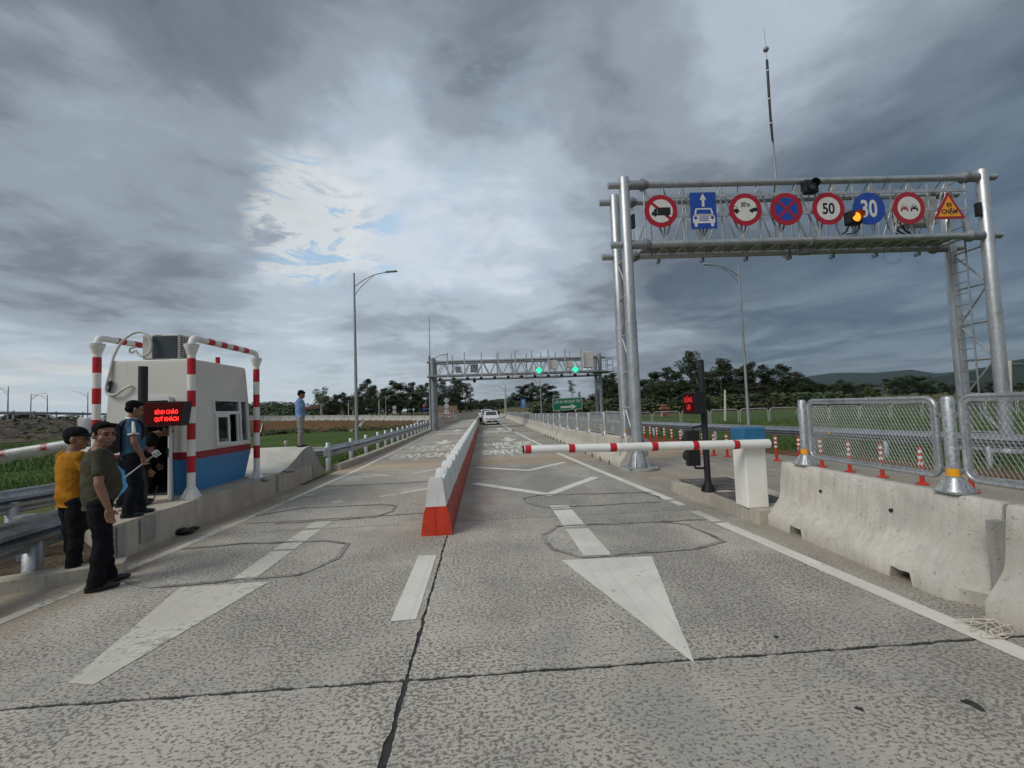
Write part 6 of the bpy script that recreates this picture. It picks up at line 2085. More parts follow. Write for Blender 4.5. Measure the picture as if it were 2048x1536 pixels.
# stocky man in the dark olive shirt
f1 = G(190, 1177)
person('stocky man in a dark olive shirt looking back over his shoulder by the left kerb', (f1.x + .02, f1.y, 0), face_dir(-44), 1.665,
       dict(belly=.036, wide=1.02, yaw=-1.15, nod=-.08, shirt=cloth('olive_cloth', (.062, .058, .040)), trousers=cloth('black_cloth', (.010, .010, .012)), hem=.82, sleeve=.72, legw=1.06,
            armR=((.27, -.03, 1.10), (.265, .045, .845)), armL=((-.26, .0, 1.11), (-.25, .06, .86)), handR=dict(dir=(0, .12, -1), thumb=(-.3, 1, 0), curl=.28),
            legL=((-.095, .05, .49), (-.10, .10, .075), 0), legR=((.095, .03, .49), (.10, -.02, .075), 0), seed=1.0))
f2 = G(166, 1160)
person('man in a mustard shirt and dark cap with his back to us by the kerb', (f2.x - .17, f2.y + .05, 0.0), face_dir(-26), 1.615,
       dict(belly=.015, yaw=-.75, nod=-.05, cap=True, capm=cloth('dark_cap_cloth', (.014, .014, .018)), shirt=cloth('mustard_cloth', (.36, .155, .014)), trousers=cloth('charcoal_cloth', (.012, .012, .013)), hem=.82, sleeve=.65,
            armR=((.24, .08, 1.12), (.12, .26, 1.02)), armL=((-.25, .04, 1.12), (-.20, .22, .95)), legL=((-.095, .05, .49), (-.10, .08, .075), 0), seed=4.0))
# reporter in the blue polo with a backpack
f3 = G(262, 1036, IZ)
r3, T3, H3 = person('man in a blue polo with a backpack holding a microphone stick on the island', (f3.x - .09, f3.y + .11, IZ), face_dir(-46), 1.505,
       dict(belly=.02, yaw=.10, nod=-.22, shirt=cloth('blue_polo_cloth', (.060, .125, .195)), collar=WHITE, trousers=cloth('dark_navy_cloth', (.012, .014, .020)), hem=.84, sleeve=.60, legw=1.08, shoe=SHOEB,
            armR=((.25, .0, 1.11), (.235, .10, .88)), armL=((-.25, .02, 1.11), (-.20, .20, .98)), handR=dict(dir=(0, .25, -1), thumb=(-.4, 1, 0), curl=.75),
            legL=((-.09, .08, .49), (-.09, .12, .075), 0), legR=((.09, .03, .49), (.10, -.04, .075), 0), seed=6.0))
b = MB()
for s in (-1, 1):
    b.tube(catmull([T3(.115 * s, .085, 1.10), T3(.13 * s, .135, 1.25), T3(.125 * s, .09, 1.40), T3(.12 * s, -.05, 1.43), T3(.11 * s, -.13, 1.36)], 5), .020, 8)
    
bp = thing('backpack', 'black backpack on the back of the man in the blue polo', 'backpack', r3.location, r3.rotation_euler.z); bp.scale = r3.scale
o = b.build('strap', BLACKP, bp, world=False)
b = MB(); b.bbox(T3(0, -.20, 1.17), (.30, .15, .44), .05); b.bbox(T3(0, -.285, 1.10), (.22, .06, .24), .025)
b.build('pack', BLACKP, bp, world=False, smooth=SM)
b = MB()
for s in (-1, 1):
    b.tube([T3(.200 * s, -.01, 1.440), T3(.250 * s, -.01, 1.385), T3(.276 * s, -.008, 1.305), T3(.290 * s, -.005, 1.24)], [.012, .018, .022, .024], 10)
o = b.build('white_sleeve_stripe', WHITE, r3, world=False, smooth=SM)
b = MB()
for s, e in ((-1, Vector((-.25, .02, 1.11))), (1, Vector((.25, .0, 1.11)))):
    a = T3(.185 * s, -.01, 1.39); q0, q1 = a.lerp(e, .585), a.lerp(e, .645); b.tube([q0, q1], [.067, .068], 14)
b.build('white_cuff', WHITE, r3, world=False, smooth=SM)
mic = thing('microphone_stick', 'microphone stick with a white lettered cube held by the man in blue', 'microphone', r3.location, r3.rotation_euler.z); mic.scale = r3.scale
w3 = Vector((.235, .13, .80)); dr = Vector((.05, .22, .20)).normalized()
b = MB(); b.cyl(w3 - dr * .30, w3 + dr * .16, .009, seg=8); b.build('stick', ALU, mic, world=False, smooth=SM)
b = MB(); b.bbox(w3 + dr * .17, (.085, .085, .085), .006, Matrix.Rotation(.6, 3, 'X')); b.build('mic_cube', WHITE, mic, world=False)
b = MB(); Rm = Matrix.Rotation(.6, 3, 'X')
for dx_, dz_ in ((-.02, .016), (.018, .018), (-.016, -.02), (.02, -.016)):
    b.box(w3 + dr * .17 + Rm @ Vector((.044, dx_, dz_)), (.003, .022, .020), Rm)
b.build('mic_mark', BLACK, mic, world=False)
# man in black working in the doorway
person('man in black clothes bending towards the open door of the booth', (-5.24, 6.98, IZ), face_dir(-62), 1.56,
       dict(bend=.75, drop=.16, hipy=-.12, nod=.25, shirt=cloth('black_shirt_cloth', (.010, .010, .011)), trousers=cloth('black_trouser_cloth', (.009, .009, .010)), hem=.84, sleeve=2, seed=9.0, armspace='trunk', belt=1.0,
            armL=((-.24, .14, 1.14), (-.14, .36, 1.06)), armR=((.24, .12, 1.12), (.16, .34, .98)), handL=dict(curl=.8), handR=dict(curl=.8),
            legL=((-.12, .14, .44), (-.12, .02, .075), 0), legR=((.12, .10, .43), (.13, -.16, .075), 0)), detail=False)
# man on the crash block reading his phone
f5 = Vector((-4.70, 11.55, .868))
r5, T5, H5 = person('man in a light blue shirt on the crash block looking at his phone', f5, face_dir(-62), 1.43,
       dict(belly=.01, yaw=.05, nod=-.45, shirt=cloth('light_blue_cloth', (.165, .265, .44)), collar=cloth('light_blue_collar', (.17, .27, .44)), trousers=cloth('grey_trouser_cloth', (.245, .23, .205)), hem=.80, sleeve=.75, seed=12.0,
            armR=((.225, .10, 1.15), (.06, .36, 1.20)), armL=((-.225, .10, 1.15), (-.05, .36, 1.20)), handR=dict(dir=(-.2, 1, .1), thumb=(0, 0, 1), curl=.5), handL=dict(dir=(.2, 1, .1), thumb=(0, 0, 1), curl=.5), shoe=SHOE,
            legL=((-.09, .02, .49), (-.09, .03, .075), 0)))
ph = thing('phone', 'dark phone in the hands of the man on the crash block', 'phone', r5.location, r5.rotation_euler.z); ph.scale = r5.scale
b = MB(); b.bbox((0, .47, 1.245), (.075, .15, .010), .004, Matrix.Rotation(.45, 3, 'X')); b.build('body', BLACKP, ph, world=False)
b = MB(); b.box((0, .465, 1.2515), (.066, .135, .001), Matrix.Rotation(.45, 3, 'X')); b.build('screen', GLASS, ph, world=False)
# far figures by the cars
pw_ = G(962, 849)
person('distant man in a white shirt and dark trousers standing beside the white car', (pw_.x, pw_.y, 0), face_dir(160), 1.45, dict(shirt=cloth('white_shirt_cloth', (.62, .62, .62)), trousers=cloth('dark_trouser_cloth', (.012, .012, .014)), sleeve=.6), vox=.03, detail=False)
pd_ = G(994, 845)
person('distant figure in dark clothes right of the white car', (pd_.x + .1, pd_.y, 0), face_dir(180), 1.5, dict(shirt=cloth('dark_jacket_cloth', (.014, .014, .018)), trousers=cloth('dark_jeans_cloth', (.012, .013, .018)), sleeve=2), vox=.03, detail=False)
# ------------------------------------------------------------------ trees and plants
def leaf_quads(b, pts, size, droop=.5, r=random):
    for p in pts:
        s = size * r.uniform(.6, 1.35)
        a = r.uniform(0, 2 * PI); t = r.uniform(-.9, .9)
        u = Vector((math.cos(a), math.sin(a), r.uniform(-droop, droop * .4))).normalized() * s
        w = Vector((-math.sin(a) * math.cos(t), math.cos(a) * math.cos(t), math.sin(t))) * s * r.uniform(.3, .55)
        p = Vector(p)
        b.add([p - u, p + w * .8, p + u, p - w], [(0, 1, 2, 3)])
def tree_variant(kind, seed):
    """a tree 10 m tall: tapered trunk with limbs, a crown of leaf clumps"""
    r = random.Random(seed)
    tb, cb = MB(), MB()
    bend = r.uniform(-.5, .5); bend2 = r.uniform(-.4, .4)
    def axis_(t): return Vector((bend * t * t + .2 * math.sin(t * 5 + seed), bend2 * t * t, 10 * t))
    clumps = []
    if kind == 'eucalyptus':
        tb.tube([axis_(t) for t in (0, .15, .3, .5, .7, .9)], [.19, .16, .14, .10, .06, .02], 7)
        n = r.randint(11, 15)
        for i in range(n):
            t = .36 + .62 * i / (n - 1) + r.uniform(-.04, .04)
            rad = (.55 + 1.5 * math.sin(PI * min(1, max(0, (t - .26) / .80)))) * r.uniform(.55, 1.15)
            a = r.uniform(0, 2 * PI)
            c = axis_(min(t, 1)) + Vector((math.cos(a), math.sin(a), 0)) * rad * r.uniform(.5, 1.0)
            clumps.append((c, (rad * .62, rad * .62, r.uniform(.5, .85))))
            tb.tube([axis_(max(.2, t - .16)), (axis_(max(.2, t - .1)) + c) / 2 + Vector((0, 0, -.1)), c], [.06, .04, .015], 5)
        clumps.append((axis_(.97), (.6, .6, .6)))
        dens, size = 150, .27
    elif kind == 'round':
        tb.tube([axis_(t) for t in (0, .12, .3, .5, .75)], [.28, .22, .18, .12, .04], 7)
        n = r.randint(18, 24)
        for i in range(n):
            t = r.uniform(.22, .92)
            rad = 3.0 * math.sin(PI * (t - .08) / 1.0) ** .8
            a = r.uniform(0, 2 * PI)
            c = axis_(t) + Vector((math.cos(a), math.sin(a), 0)) * rad * r.uniform(.3, .95)
            q = r.uniform(.75, 1.25)
            clumps.append((c, (q, q, q * .75)))
            if i % 2 == 0: tb.tube([axis_(max(.15, t - .25)), c], [.07, .015], 5)
        clumps.append((axis_(.9), (1.0, 1.0, .8)))
        dens, size = 150, .28
    elif kind == 'slender':
        tb.tube([axis_(t) for t in (0, .3, .6, .85, .98)], [.15, .12, .08, .04, .015], 6)
        n = r.randint(9, 12)
        for i in range(n):
            t = .50 + .48 * i / (n - 1)
            a = r.uniform(0, 2 * PI); rad = .85 * math.sin(PI * min(1, (t - .36) / .74)) + .15
            c = axis_(t) + Vector((math.cos(a), math.sin(a), 0)) * rad * r.uniform(.4, 1)
            clumps.append((c, (.55, .55, .60))); tb.tube([axis_(t - .08), c], [.035, .01], 4)
        dens, size = 120, .25
    else:  # sapling with big drooping leaves
        tb.tube([axis_(t) for t in (0, .2, .45, .6)], [.42, .36, .32, .14], 8)
        for i in range(11):
            a = r.uniform(0, 2 * PI); t = r.uniform(.50, .95)
            c = axis_(.55) + Vector((math.cos(a) * r.uniform(.5, 2.1), math.sin(a) * r.uniform(.5, 2.1), (t - .55) * 10))
            clumps.append((c, (.95, .95, .9))); tb.tube([axis_(.52), c], [.12, .03], 5)
        dens, size = 110, .30
    for c, (rx, ry, rz_) in clumps:
        pts = []
        for _ in range(int(dens * max(.6, rx))):
            while True:
                q = Vector((r.uniform(-1, 1), r.uniform(-1, 1), r.uniform(-1, 1)))
                if q.length <= 1 and q.length > r.random() * .6: break
            pts.append(c + Vector((q.x * rx * 1.15, q.y * ry * 1.15, q.z * rz_ * 1.1)))
        leaf_quads(cb, pts, size, .9 if kind in ('eucalyptus', 'sapling') else .5, r)
    return tb, cb
TV = {}
for kd, n, lm in (('eucalyptus', 4, 0), ('round', 4, 1), ('slender', 3, 0), ('sapling', 1, 2)):
    TV[kd] = []
    for i in range(n):
        tb, cb = tree_variant(kd, 31 * i + len(kd))
        TV[kd].append((tb.mesh('trunk', BARK, SM), cb.mesh('crown', LEAF[lm])))
TC = {}
def tree(kind, px, top, Y, label, group, wide=1.0, lm=None, name=None):
    if group:
        i_ = TC[group] = TC.get(group, -1) + 1
        label = label.replace('ORD', ordn(i_))
    p = D(px, top, Y)
    z0 = float(Hland(np.array([p.x]), np.array([Y]))[0]) - .1
    h = max(2.0, p.z - z0)
    tm, cm = random.choice(TV[kind])
    r = thing(name or {'eucalyptus': 'eucalyptus_tree', 'round': 'leafy_tree', 'slender': 'slender_tree', 'sapling': 'drooping_tree'}[kind], label, 'tree', (p.x, Y, z0), random.uniform(0, 6.28), group)
    for nm, me in (('trunk', tm), ('crown', cm)):
        o = link(bpy.data.objects.new(nm, me)); o.parent = r
        if nm == 'crown' and lm is not None:
            o.material_slots[0].link = 'OBJECT'; o.material_slots[0].material = LEAF[lm]
    k = h / 10
    r.scale = (k * wide, k * wide, k)
    return r
random.seed(11)
tree('sapling', 642, 770, 93, 'lone drooping tree with a thick pale trunk right of the man on the crash block', None, .95)
tree('sapling', 706, 786, 93, 'smaller drooping tree just left of the tall street lamp', None, .8)
gA = 'trees behind the ramp left of the far gantry'
for px, top, kd, w in [(668, 790, 'eucalyptus', 1), (685, 786, 'eucalyptus', 1), (722, 778, 'eucalyptus', 1.2), (737, 761, 'eucalyptus', 1.25), (752, 772, 'eucalyptus', 1.3), (770, 778, 'eucalyptus', 1.3), (784, 764, 'eucalyptus', 1.5), (797, 765, 'round', .95), (813, 774, 'eucalyptus', 1.4), (828, 766, 'eucalyptus', 1.3), (842, 772, 'eucalyptus', 1.3), (854, 768, 'eucalyptus', 1.2), (872, 770, 'eucalyptus', 1.3), (886, 764, 'eucalyptus', 1.3), (903, 758, 'eucalyptus', 1.35), (918, 760, 'eucalyptus', 1.3), (930, 768, 'slender', 1.6), (940, 778, 'slender', 1.6)]:
    tree(kd, px, top, random.uniform(135, 170), 'ORD dark eucalyptus of the back row behind the ramp, counted from the left', gA, w)
for k in range(20):
    px = 655 + k * 15 + random.uniform(-5, 5); tree('round', px, 786 + abs(px - 800) * .06 + random.uniform(-8, 10), random.uniform(130, 145), 'ORD broad dark tree behind the white parapet, counted from the left', 'broad trees behind the white parapet', 1.4)
for px, top in [(716, 800), (735, 796), (757, 798), (776, 800), (800, 796), (822, 800), (846, 798), (868, 800), (888, 798), (910, 802), (934, 804), (950, 800)]:
    tree('round', px, top, random.uniform(118, 132), 'ORD low bushy tree under the eucalyptus row behind the ramp, counted from the left', 'bushy trees under the eucalyptus row', 1.5)
for px, top in [(660, 812), (690, 810), (962, 802), (972, 797), (985, 799), (998, 803), (1010, 805), (1005, 806), (1020, 800), (1034, 806), (1062, 806), (1086, 805), (1108, 804), (1122, 798), (1134, 797), (1150, 800), (1166, 794), (1178, 797), (1190, 790), (1200, 796), (1210, 786), (1222, 790), (1232, 784)]:
    tree('round', px, top, random.uniform(150, 190), 'ORD low tree by the far end of the ramp, counted from the left', 'low trees near the end of the ramp', 1.5)
for px, top, kd in [(1028, 784, 'round'), (1040, 773, 'eucalyptus'), (1052, 768, 'round'), (1064, 767, 'eucalyptus'), (1078, 770, 'round'), (1090, 768, 'eucalyptus'), (1102, 770, 'round'), (1110, 782, 'eucalyptus'), (1046, 790, 'round'), (1074, 792, 'round'), (1098, 792, 'round'), (1120, 800, 'round')]:
    tree(kd, px, top, random.uniform(125, 150), 'ORD dark tree of the clump left of the green sign, under the far gantry', 'trees behind the far gantry', 1.35)
tree('slender', 1142, 762, 120, 'lone tall slender tree above the green sign', None, 1.7)
tree('slender', 1158, 784, 122, 'short slender tree right of the lone tall one above the green sign', None, 1.7)
gR = 'trees on the rise at the right'
for k in range(26):
    px = 1205 + k * 19 + random.uniform(-7, 7); top = 756 + (px - 1205) * .02 + random.uniform(-9, 12)
    tree('round', px, top, random.uniform(94, 104), 'ORD broad dark tree halfway up the wooded rise, counted from the left', 'broad trees in the middle of the rise', 1.35)
for px, top, kd, w in [(1212, 752, 'eucalyptus', 1.4), (1226, 748, 'eucalyptus', 1.3), (1262, 762, 'round', 1.1), (1284, 757, 'round', 1.1), (1300, 748, 'eucalyptus', 1.4), (1318, 742, 'round', 1.0), (1334, 737, 'eucalyptus', 1.4), (1350, 741, 'round', 1.0), (1378, 706, 'eucalyptus', 1.05), (1392, 728, 'eucalyptus', 1.1), (1410, 742, 'round', 1.0), (1440, 720, 'eucalyptus', 1.1), (1452, 728, 'eucalyptus', 1.2), (1470, 736, 'round', 1.1), (1490, 738, 'round', 1.0), (1508, 726, 'eucalyptus', 1.2), (1524, 732, 'eucalyptus', 1.2), (1540, 736, 'round', 1.1), (1556, 730, 'eucalyptus', 1.2), (1572, 748, 'round', 1.1), (1590, 745, 'eucalyptus', 1.3), (1606, 752, 'round', 1.2), (1626, 760, 'round', 1.2), (1648, 766, 'round', 1.2), (1668, 774, 'round', 1.3)]:
    tree(kd, px, top, random.uniform(96, 118), 'ORD tall dark tree along the skyline of the wooded rise, counted from the left' if px != 1378 else 'tallest eucalyptus on the rise, left of the black signal pole', gR if px != 1378 else None, w * 1.15)
for k in range(34):
    px = 1195 + k * 15.5 + random.uniform(-5, 5); top = 776 + (px - 1195) * .012 + random.uniform(-12, 16)
    tree('round', px, top, random.uniform(80, 92), 'ORD low bushy tree at the foot of the wooded rise, counted from the left', 'bushy trees along the foot of the rise', 1.5, random.choice([1, 1, 1, 1, 3]))
for px, top, kd in [(1700, 770, 'round'), (1722, 766, 'round'), (1748, 768, 'round'), (1772, 758, 'eucalyptus'), (1796, 752, 'round'), (1818, 748, 'round'), (1836, 752, 'round'), (1860, 760, 'round'), (1884, 764, 'round'), (1906, 768, 'round'), (1930, 762, 'round'), (1955, 766, 'round'), (1985, 764, 'round'), (2012, 768, 'round'), (2040, 764, 'round'), (2070, 766, 'round'), (2110, 762, 'round')]:
    tree(kd, px, top, random.uniform(120, 150), 'ORD dark tree of the far row behind the mesh panels, counted from the left', 'trees behind the green field', 1.5)
for px, top in [(1545, 790), (1738, 770), (1258, 790), (1440, 792)]:
    tree('sapling', px, top, 72, 'ORD yellow green sapling in front of the dark trees', 'yellow green saplings before the rise', 1.0, 2)
for px, top, w in [(18, 828, 1.6), (28, 823, 1.5), (42, 824, 1.5), (50, 829, 1.6), (68, 834, 1.7), (76, 825, 1.3), (89, 828, 1.2), (100, 838, 1.6), (117, 832, 1.4), (130, 838, 1.5), (150, 825, 1.3), (163, 836, 1.5), (215, 830, 1.4)]:
    tree('round', px, top, random.uniform(120, 150), 'ORD small dark tree on the skyline above the rubble bank, counted from the left', 'small trees above the rubble bank', w * 1.3)

# woods on the far rise: reads as one mass
b = MB(); r = random.Random(5)
for k in range(5200):
    px = r.uniform(490, 700)
    t = r.random() ** .7
    crest_y = np.interp(px, [430, 500, 540, 590, 640, 720, 800], [842, 806, 802, 804, 810, 815, 819])
    py = crest_y - 1.5 * math.sin(px * .9) + t * (838 - crest_y)
    leaf_quads(b, [D(px, py, 300 - 60 * t)], 1.5, .3, r)
o = b.build('woods', LEAF[1]); o['kind'] = 'stuff'; o['label'] = 'dark woods on the low rise behind the ramp'
# scrub and undergrowth
def scrub(name, n, pos, size, hgt, lm, label, seed=1):
    r = random.Random(seed); b = MB()
    for k in range(n):
        x, y = pos(r)
        z = float(Hland(np.array([x]), np.array([y]))[0])
        leaf_quads(b, [(x + r.uniform(-.4, .4), y + r.uniform(-.4, .4), z + r.random() ** 1.6 * hgt) for _ in range(4)], size, .4, r)
    o = b.build(name, LEAF[lm] if isinstance(lm, int) else lm); o['kind'] = 'stuff'; o['label'] = label
scrub('undergrowth', 2600, lambda r: (r.uniform(9, 70), r.uniform(74, 88)), .55, 2.6, 1, 'dark green undergrowth at the foot of the rise', 13)
scrub('undergrowth', 500, lambda r: (r.uniform(16, 66), r.uniform(72, 78)), .45, 1.6, 3, 'brown and green undergrowth at the foot of the rise', 3)
scrub('undergrowth', 900, lambda r: (r.uniform(16, 70), r.uniform(70, 80)), .40, 1.0, 1, 'yellow green undergrowth in front of the rise', 4)
def bankpos(r):
    i = r.randint(19, 41); p = CREST[i].lerp(CREST[i + 1], r.random()); tg = (CREST[i + 1] - CREST[i]).normalized()
    s_ = Vector((tg.y, -tg.x, 0)); d_ = r.uniform(7.0, 12)
    q = p + s_ * d_; return q.x, q.y
scrub('bank_scrub', 700, bankpos, .30, .7, 1, 'green scrub along the foot of the earth bank', 6)
def rubpos(r):
    i = r.randint(3, 19); p = CREST[i].lerp(CREST[i + 1], r.random()); tg = (CREST[i + 1] - CREST[i]).normalized()
    q = p + Vector((tg.y, -tg.x, 0)) * r.uniform(.5, 8.5); return q.x, q.y
scrub('dry_scrub', 1500, rubpos, .20, .35, M('dry_scrub_leaf', (.13, .11, .075), .9, var=.5, scale=1, world=True), 'dry scrub and rubble on the grey bank', 7)
# grass blades
def grass(name, n, pos, h, mt, label, seed, w=.012, tuft=7):
    r = random.Random(seed); b = MB()
    for k in range(n):
        x, y = pos(r)
        z = float(Hland(np.array([x]), np.array([y]))[0]) - .02
        for _ in range(tuft):
            a = r.uniform(0, 2 * PI); hh = h * r.uniform(.5, 1.3); lean_ = r.uniform(.1, .6) * hh
            bx, by = x + r.uniform(-.12, .12), y + r.uniform(-.12, .12)
            dx, dy = math.cos(a) * w, math.sin(a) * w
            b.v += [(bx - dx, by - dy, z), (bx + dx, by + dy, z), (bx - dy / w * lean_, by + dx / w * lean_, z + hh)]
            q = len(b.v); b.f.append((q - 3, q - 2, q - 1)); b.mi.append(0)
    o = b.build(name, mt); o['kind'] = 'stuff'; o['label'] = label
def wedge(a0, a1, d0, d1):
    def f(r):
        t = r.random(); d = d0 * (d1 / d0) ** r.random(); px = a0 + (a1 - a0) * t
        s_ = sight(px, 900); k = d / s_.y
        return min(s_.x * k, -4.85 - .5 * t), d
    return f
grass('grass', 5200, wedge(-60, 240, 11, 34), .16, GRASSM, 'green grass behind the left guardrails', 1, .022, 6)
grass('grass', 2600, wedge(540, 760, 13.5, 40), .22, GRASSM, 'green grass beyond the crash block', 2, .022, 6)
grass('grass', 1500, lambda r: (lambda y: (xg(y) + r.uniform(-.55, 1.6), y))(r.uniform(4, 32)), .22, GRASSM, 'green grass under the side road guardrail', 3, .016, 7)
grass('grass', 3600, lambda r: (lambda y: (xg(y) + 3.0 + 22 * r.random() ** 1.4, y))(6 + 34 * r.random() ** 1.3), .20, GRASSM, 'green grass of the field beyond the guardrail', 8, .022, 6)
grass('dry_grass', 800, lambda r: (lambda y: (xg(y) + r.uniform(-.7, .6), y))(r.uniform(4, 30)), .16, GRASSD, 'dry grass under the side road guardrail', 4, .016, 6)
grass('weeds', 500, lambda r: (-4.75 - r.random() ** 1.5 * 2.0, r.uniform(14.5, 34)), .28, GRASSM, 'weeds at the foot of the ramp guardrail', 5, .02, 7)
b = MB()
pts = [(xg(y) - .72, y) for y in (1, 6, 12.3, 18, 24, 32)]
b.sweep([(0, -.05), (0, .02), (-.9, .035), (-.9, -.05)], [(x, y, 0) for x, y in pts])
structure(b.build('verge', EARTH), 'bare brown verge under the side road guardrail')

# ------------------------------------------------------------------ the ramp behind: parapet, rails, chutes
par = thing('parapet_wall', 'long white concrete parapet along the raised ramp', 'parapet', CREST[20])
P_ = resample(CREST[21:56], 3.0)
for i in range(len(P_) - 1):
    a_, c_ = P_[i], P_[i + 1]; d_ = (c_ - a_).normalized()
    b = MB(); b.sweep([(.2, -.05), (.2, .12), (.10, .5), (.08, 1.0), (-.08, 1.0), (-.1, .5), (-.2, .12), (-.2, -.05)], [a_ + d_ * .04, c_ - d_ * .04])
    b.build('parapet_panel', CONC_W, par)
b = MB()
for i in range(0, len(P_) - 1):
    for t in (.3, .8):
        p = P_[i].lerp(P_[i + 1], t); b.box((p.x + .05, p.y - .24, p.z + .02), (.35, .1, .18))
b.build('drain_openings', BLACK, par)['kind'] = 'stuff'
gr_ = thing('guardrail', 'pale guardrail along the top of the grey rubble bank', 'guardrail', CREST[4])
L_ = resample(CREST[2:22], 3.0)
b = MB(); b.sweep(w_prof(1), [p + Vector((0, 0, .62)) for p in L_]); b.build('rail_beam', RAILM, gr_)
b = MB(); b.box((0, 0, .4), (.12, .12, .9)); pm_ = b.mesh('post', GALV_D)
for p in L_:
    o = link(bpy.data.objects.new('post', pm_)); o.parent = gr_; o.location = p - gr_.location
def chute(a_, c_, Ya, Yc, label):
    b = MB(); p, q = D(*a_, Ya), D(*c_, Yc)
    L2 = []
    for t in np.linspace(0, 1, 8):
        v = p.lerp(q, t); v.z = float(Hland(np.array([v.x]), np.array([v.y]))[0]) + .12; L2.append(v)
    b.sweep([(.25, -.2), (.25, .15), (.14, .15), (.14, .0), (-.14, .0), (-.14, .15), (-.25, .15), (-.25, -.2)], L2)
    tag(b.build('drain_chute', CONC_W), label, 'drain chute')
chute((727, 842), (702, 868), 88.5, 78, 'pale concrete drain chute on the earth bank right of the tall lamp')
chute((838, 842), (816, 857), 88.5, 80, 'pale concrete drain chute on the earth bank left of the far gantry post')
chute((522, 845), (514, 868), 83, 74, 'pale concrete drain chute on the earth bank beside the booth')

# far lamp posts on the ramp
for px, top, base, Y, rz, lab in [(15, 773, 842, 60, PI, 'thin far lamp post at the left edge, arm pointing left'), (61, 788, 842, 75, 0, 'thin far lamp post above the rubble bank, arm pointing right'), (94, 789, 842, 75, PI, 'thin far lamp post third from the left, arm pointing left'), (175, 783, 842, 70, PI, 'thin far lamp post beside the striped pipe frame'),
                                 (1013, 771, 828, 70, PI, 'far lamp post above the white cars, arm pointing left'), (1083, 757, 828, 62, PI, 'far lamp post under the far gantry, arm pointing left'), (772, 790, 830, 95, 0, 'thin far lamp post in front of the eucalyptus row')]:
    p, q = D(px, top, Y), D(px, base, Y)
    lamp((q.x, Y, q.z - .5), (p.z - q.z) + .5, 1.8, rz, lab)
def pole_thing(name, label, px, top, base, Y, rad, mt, cat='pole'):
    p, q = D(px, top, Y), D(px, base, Y)
    r = thing(name, label, cat, (q.x, Y, q.z - .4))
    b = MB(); b.tube([(q.x, Y, q.z - .4), (p.x, Y, p.z)], [rad * 1.2, rad], 8); b.build('post', mt, r); return r, p
pole_thing('utility_pole', 'thin pale utility pole left of the right street lamp', 1450, 780, 842, 40, .09, CONC_W)
ut, p = pole_thing('utility_pole', 'concrete utility pole with wires at the right edge behind the gantry post', 2017, 722, 905, 22, .13, CONC_W)
b = MB(); b.box((p.x, 22, p.z - .15), (1.6, .08, .08)); b.build('crossarm', GALV_D, ut)
b = MB()
for dx_ in (-.7, .7):
    b.tube([Vector((p.x + dx_, 22, p.z - .1)).lerp(Vector((p.x + dx_ + 26, 30, p.z - .3)), t) + Vector((0, 0, -1.6 * t * (1 - t))) for t in np.linspace(0, 1, 10)], .012, 4)
b.build('wire', BLACK, ut)['kind'] = 'stuff'
for px, top in ((758, 800), (1010, 790), (697, 806), (1232, 800)):
    pole_thing('thin_pole', {758: 'thin pale pole before the eucalyptus row, right of the tall street lamp', 1010: 'thin pale pole above the white cars', 697: 'thin pale pole left of the tall street lamp', 1232: 'thin pale pole just left of the gantry posts'}[px], px, top, 836 if px < 900 else 826, 86, .07, CONC_W)

# ------------------------------------------------------------------ far signs
def disc_post(px, ys, base, Y, rad, label, mts):
    q = D(px, base, Y); r = thing('sign_post', label, 'road sign', (q.x, Y, q.z))
    t = D(px, min(ys), Y); b = MB(); b.cyl(q, t, .05, seg=8); b.build('post', S_BACK, r)
    for y_, m_ in zip(ys, mts):
        c_ = D(px, y_, Y); b = MB(); b.prism([c_ + Vector((rad * math.cos(a), -.07, rad * math.sin(a))) for a in np.linspace(0, 2 * PI, 20, endpoint=False)], (0, .02, 0)); b.build('disc', m_, r)
    return r
disc_post(789, (815, 824.5), 833, 80, .36, 'two round pale discs one above the other on a post by the white parapet', (S_BACK, S_BACK))
disc_post(827, (819,), 833, 80, .25, 'single small pale round sign on a post by the white parapet', (S_BACK,))
disc_post(893, (801, 812, 823), 850, 52, .30, 'three pale round sign backs on one pole before the brown board', (S_BACK, S_BACK, S_BACK))
disc_post(868.5, (820.5,), 833, 80, .2, 'tiny pale round sign just right of the far gantry post', (S_BACK,))
rb = disc_post(848, (811,), 833, 78, .28, 'red round sign above a blue panel left of the far gantry post', (S_RED,))
c_ = D(848, 820.5, 78); b = MB(); b.box(c_ + Vector((0, -.08, 0)), (.45, .02, .62)); b.build('blue_panel', S_BLU, rb)
b = MB(); b.box(D(848, 811, 77.9) + Vector((0, -.06, 0)), (.36, .02, .10)); b.build('white_bar', S_WHT, rb)
bd = thing('notice_board', 'large brown board seen from behind right of the far gantry post', 'board', D(894, 845, 56))
a_, c_ = D(875, 829, 56), D(914, 811, 56)
b = MB(); b.box(((a_.x + c_.x) / 2, 56, (a_.z + c_.z) / 2), (c_.x - a_.x, .06, c_.z - a_.z)); b.build('panel', M('brown_board', (.20, .14, .10), .7, var=.2, scale=.8), bd)
for px in (880, 912):
    b = MB(); b.cyl(D(px, 845, 56.1), D(px, 811, 56.1), .06, seg=8); b.build('leg', S_BACK, bd)
